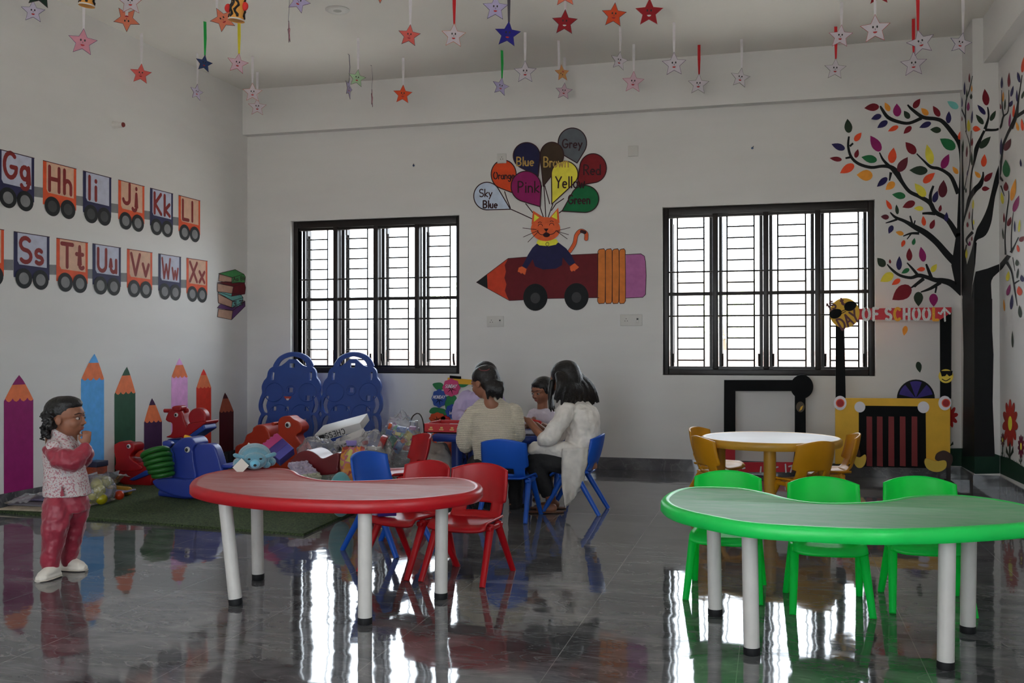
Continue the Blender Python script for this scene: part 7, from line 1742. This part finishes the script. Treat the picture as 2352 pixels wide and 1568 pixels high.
# --- woman in the white tunic, seen from behind at the right
def woman_tunic():
    w0 = 7.27; g = lambda u, v, d=0.0: K(u, v, w0 + d)
    t = person('woman with long loose dark hair seated sideways in a white tunic, reaching over the table', (g(1335, 1100).x, g(1335, 1100).y, 0))
    f = (-H_R * .82 + H_F * .52 - H_U * .22).normalized(); s = .235; hc = g(1296, 868)
    b = MB(); head(b, hc, f, s)
    limb(b, [g(1326, 925, .02), g(1308, 900, .0)], [.06, .05])
    loft(b, [(g(u, v, d), H_R * a * .72, H_F * c * .72) for u, v, d, a, c in ((1345, 1075, 0, .12, .15), (1345, 1040, .0, .11, .14), (1342, 990, .0, .105, .14), (1334, 945, .0, .10, .17), (1328, 925, .02, .07, .11))])
    aN = [g(1302, 945, -.13), g(1262, 1008, -.20), g(1214, 966, -.02)]; aF = [g(1316, 948, .13), g(1276, 1000, .24), g(1230, 975, .16)]
    limb(b, aN, [.045, .036, .026]); limb(b, aF, [.045, .036, .026])
    hand(b, aN[2], (-H_R * .75 + H_U * .35 + H_F * .5), H_U + H_R * .3, H_F, .15, .75); hand(b, aF[2], (-H_R * .9 - H_F * .2), H_U, -H_F, .15, .7)
    for d, k in ((-.09, 0), (.09, 6)): limb(b, [g(1320, 1060, d * .8), g(1232 + k, 1060, d - .02), g(1248 + k, 1105, d - .02), g(1262 + k, 1142, d)], [.055, .045, .04, .03]); p = g(1252 + k, 1150, d); limb(b, [Vector((g(1270 + k, 1150, d).x, g(1270 + k, 1150, d).y, .035)), Vector((g(1238 + k, 1150, d).x, g(1238 + k, 1150, d).y, .028))], [.032, .022])
    b.build('body', M_SKIN, t, remesh=.007, sm=3); face_parts(t, hc, f, s)
    ff, r, u = frame(f); M = Matrix(((r.x, ff.x, u.x), (r.y, ff.y, u.y), (r.z, ff.z, u.z))); h = MB()
    h.ell(hc + (ff * -.08 + u * .17) * s, (.44 * s, .48 * s, .38 * s), M); h.ell(hc + (ff * -.22 - u * .02) * s, (.42 * s, .36 * s, .46 * s), M)
    rnd = random.Random(4)
    for i in range(30):
        q = i / 29; p0 = g(1284 + 44 * q, 862 + 18 * (1 - q) * q, -.11 + .16 * q * q)
        e = g(1276 + 98 * q + rnd.uniform(-4, 4), 922 + 12 * sin(pi * q) + rnd.uniform(-8, 8) + 4 * q, -.17 + .22 * q)
        m1 = p0.lerp(e, .5) + H_R * .02 - H_F * .03 + H_U * .012; limb(h, [p0, m1, e], [.032, .028, .008], 8)
    for i in range(7): limb(h, [g(1268, 878, -.06 + .02 * i), g(1264, 905, -.07 + .02 * i), g(1262 + 2 * i, 938 + 3 * (i % 3), -.07 + .02 * i)], [.022, .018, .007], 8)
    h.build('hair', M_HAIR, t, remesh=.006, sm=1)
    k = MB()
    loft(k, [(g(u_, v_, d), H_R * a, H_F * c) for u_, v_, d, a, c in ((1326, 1072, 0, .12, .165), (1330, 1040, 0, .125, .16), (1340, 1000, 0, .122, .155), (1339, 960, 0, .13, .165), (1333, 938, 0, .115, .17), (1328, 922, .01, .07, .11), (1325, 914, .01, .055, .07))], 32)
    limb(k, [g(1304, 943, -.12), g(1284, 972, -.17), g(1260, 1006, -.20), g(1248, 1008, -.17)], [.066, .064, .058, .048]); limb(k, [g(1320, 940, .14), g(1284, 996, .24), g(1262, 998, .22)], [.062, .055, .048])
    for d in (-.10, .09): limb(k, [g(1325, 1046, d), g(1275, 1032, d - .02), g(1228, 1029, d - .02)], [.088, .06, .046])
    k.build('tunic', M_KURTA, t, remesh=.008, sm=2, fold=(.035, .07))
    sk = MB()
    def cloth(a, v):
        top = ((1292, 1030), (1352, 1028)); mid = ((1283, 1100), (1345, 1098)); lo = ((1300, 1166), (1334, 1124))
        def L(p, q): return (p[0] + (q[0] - p[0]) * a, p[1] + (q[1] - p[1]) * a)
        A, B, C = L(*top), L(*mid), L(*lo); x = (1 - v) ** 2 * A[0] + 2 * v * (1 - v) * B[0] + v * v * C[0]; y = (1 - v) ** 2 * A[1] + 2 * v * (1 - v) * B[1] + v * v * C[1]
        return g(x, y, -.20 - .03 * sin(a * 9 + 2 * v) * v - .06 * sin(pi * a) * (1 - v) + .03 * v)
    sk.grid(cloth, 22, 22); sk.build('tunic_tail', M_KURTA, t, fold=(.03, .05), solid=.006)
    q = MB()
    for d, kk in ((-.09, 0), (.09, 6)): limb(q, [g(1326, 1062, d), g(1270, 1060, d - .01), g(1230 + kk, 1062, d - .02), g(1244 + kk, 1102, d - .02), g(1256 + kk, 1128, d)], [.088, .082, .074, .06, .05])
    q.build('trousers', M_DARK, t, remesh=.009, sm=3, fold=(.025, .07))
    for kk, d in ((0, -.09), (6, .09)):
        p = g(1254 + kk, 1150, d); sl = MB(); loft(sl, [(Vector((p.x, p.y, .008)) - H_R * (.13 * a), H_F * bb, H_U * .008) for a, bb in ((-1, .012), (-.8, .03), (0, .034), (.8, .036), (1.05, .014))], 18); sl.build('sandal', mat('sandal_brown', (92, 62, 46), gain=1.4), t)
woman_tunic()

# --- small child behind the table
def child():
    w0 = 8.14; g = lambda u, v, d=0.0: K(u, v, w0 + d)
    t = person('small child in a white shirt sitting behind the blue table, looking at its hands', (g(1243, 1000).x, g(1243, 1000).y, 0))
    f = (-H_R * .72 - H_F * .62 - H_U * .22).normalized(); s = .215; hc = g(1246, 897)
    b = MB(); head(b, hc, f, s); limb(b, [g(1246, 940), g(1246, 920)], [.045, .042])
    loft(b, [(g(u, v), H_R * a, H_F * c) for u, v, a, c in ((1244, 1040, .11, .09), (1244, 1000, .10, .085), (1244, 962, .105, .08), (1245, 946, .09, .07))])
    aN = [g(1222, 954, -.02), g(1212, 984, -.08), g(1218, 972, -.22)]; aF = [g(1268, 954, -.02), g(1276, 984, -.06), g(1244, 974, -.24)]
    limb(b, aN, [.032, .026, .02]); limb(b, aF, [.032, .026, .02])
    hand(b, aN[2], (-H_F * .6 + H_U * .7 + H_R * .3), -H_R, -H_F, .10, 1.0); hand(b, aF[2], (-H_R * .7 - H_F * .4 + H_U * .3), H_U, -H_F, .10, 1.0)
    for u_ in (1232, 1262): limb(b, [g(u_, 1036), g(u_, 1040, -.14), g(u_, 1085, -.14), g(u_, 1112, -.14)], [.055, .045, .036, .028]); p = g(u_, 1112, -.18); b.ell(Vector((p.x, p.y, .025)), (.03, .07, .025))
    b.build('body', M_SKIN, t, remesh=.0055, sm=3); face_parts(t, hc, f, s)
    ff, r, u = frame(f); M = Matrix(((r.x, ff.x, u.x), (r.y, ff.y, u.y), (r.z, ff.z, u.z))); h = MB()
    h.ell(hc + (ff * -.07 + u * .21) * s, (.41 * s, .46 * s, .33 * s), M); h.ell(hc + (ff * -.24 + u * .04) * s, (.38 * s, .30 * s, .36 * s), M); h.ell(hc + (ff * .20 + u * .32) * s, (.27 * s, .20 * s, .12 * s), M)
    for q in (-1, 1): h.ell(hc + (r * q * .36 + ff * .10 + u * .10) * s, (.06 * s, .12 * s, .2 * s), M)
    h.build('hair', M_HAIR, t, remesh=.005, sm=1)
    k = MB(); loft(k, [(g(u_, v), H_R * a, H_F * c) for u_, v, a, c in ((1244, 1030, .125, .105), (1244, 1000, .12, .10), (1244, 965, .118, .095), (1245, 948, .105, .085), (1245, 938, .07, .06))])
    limb(k, [g(1224, 953, -.02), g(1214, 976, -.06)], [.045, .042]); limb(k, [g(1266, 953, -.02), g(1274, 976, -.05)], [.045, .042]); k.build('shirt', M_TEE, t, remesh=.007, sm=2, fold=(.02, .06))
    q = MB()
    for u_ in (1232, 1262): limb(q, [g(u_, 1034), g(u_, 1040, -.14), g(u_, 1085, -.14)], [.065, .055, .046])
    q.build('shorts', M_DARK, t, remesh=.009, sm=3)
child()

# --- person in lavender beyond the woman in the cardigan
def lavender():
    w0 = 8.45; g = lambda u, v, d=0.0: K(u, v, w0 + d)
    t = person('person in a lavender shirt bent over the blue table at its far left, mostly hidden', (g(1100, 1000).x, g(1100, 1000).y, 0))
    f = (-H_F * .85 + H_R * .3 - H_U * .45).normalized(); s = .235; hc = g(1116, 866, -.06)
    b = MB(); head(b, hc, f, s); limb(b, [g(1106, 905), g(1112, 885, -.03)], [.055, .05])
    loft(b, [(g(u, v, d), H_R * a * .72, H_F * c * .72) for u, v, d, a, c in ((1104, 1050, .05, .15, .11), (1104, 1000, .05, .14, .10), (1104, 940, .02, .15, .10), (1104, 905, .0, .13, .08))])
    aL = [g(1068, 912), g(1056, 958, -.10), g(1080, 982, -.42)]; aR = [g(1142, 912), g(1156, 962, -.1), g(1130, 985, -.42)]
    limb(b, aL, [.045, .038, .026]); limb(b, aR, [.045, .038, .026])
    hand(b, aL[2], (-H_F + H_R * .6), H_U, H_R, .15, .6); hand(b, aR[2], (-H_F - H_R * .5), H_U, -H_R, .15, .6)
    for u_ in (1090, 1122): limb(b, [g(u_, 1040, .05), g(u_, 1042, -.25), g(u_, 1085, -.22), g(u_, 1108, -.2)], [.07, .055, .045, .03]); p = g(u_, 1108, -.26); b.ell(Vector((p.x, p.y, .03)), (.035, .09, .03))
    b.build('body', M_SKIN, t, remesh=.007, sm=3); face_parts(t, hc, f, s)
    ff, r, u = frame(f); M = Matrix(((r.x, ff.x, u.x), (r.y, ff.y, u.y), (r.z, ff.z, u.z)))
    MB().ell(hc + (ff * -.07 + u * .20) * s, (.42 * s, .47 * s, .35 * s), M).ell(hc + (ff * -.24 + u * .02) * s, (.39 * s, .31 * s, .40 * s), M).ell(hc + (ff * -.4 - u * .1) * s, (.2 * s, .2 * s, .25 * s), M).build('hair', M_HAIR, t, remesh=.006, sm=1)
    k = MB(); loft(k, [(g(u_, v, d), H_R * a, H_F * c) for u_, v, d, a, c in ((1104, 1050, .05, .165, .125), (1104, 1000, .05, .16, .12), (1104, 945, .02, .165, .12), (1104, 915, .0, .16, .10), (1106, 898, -.01, .09, .07))], 30)
    limb(k, [g(1072, 912), g(1058, 935, -.03), g(1055, 958, -.10), g(1072, 976, -.34)], [.066, .066, .058, .044]); limb(k, [g(1140, 912), g(1156, 960, -.1), g(1138, 980, -.34)], [.062, .056, .044])
    for i in range(4): k.ell(g(1052 + 4 * i, 950 + 4 * i, -.08 - .05 * i), .05)
    k.build('shirt', M_LAV, t, remesh=.008, sm=2, fold=(.022, .07))
    q = MB()
    for u_ in (1090, 1122): limb(q, [g(u_, 1038, .05), g(u_, 1044, -.25), g(u_, 1085, -.22), g(u_, 1104, -.2)], [.082, .07, .056, .05])
    q.build('trousers', M_DARK, t, remesh=.009, sm=3, fold=(.025, .07))
lavender()
G = 'blue children\'s chairs'
q = K(1246, 1040, 8.16); chair('b', P_BLUE, q.x, q.y, (-.1, -1), 'blue plastic children\'s chair under the small child behind the blue table', G)
q = K(1105, 1040, 8.52); chair('b', P_BLUE, q.x, q.y, (.1, -1), 'blue plastic children\'s chair under the person in the lavender shirt', G)
p = K(1229, 968, 7.86); T = Matrix.Translation(p) @ Matrix.Rotation(.25, 4, 'Y') @ Matrix.Rotation(.4, 4, 'Z')
tag(MB().box(-.05, -.02, -.015, .05, .02, .015, T, bev=.005).build('red_toy', mat('toy_red', (176, 30, 26), rough=.4, gain=1.5)), 'small red toy held above the blue table by the child', 'toy')
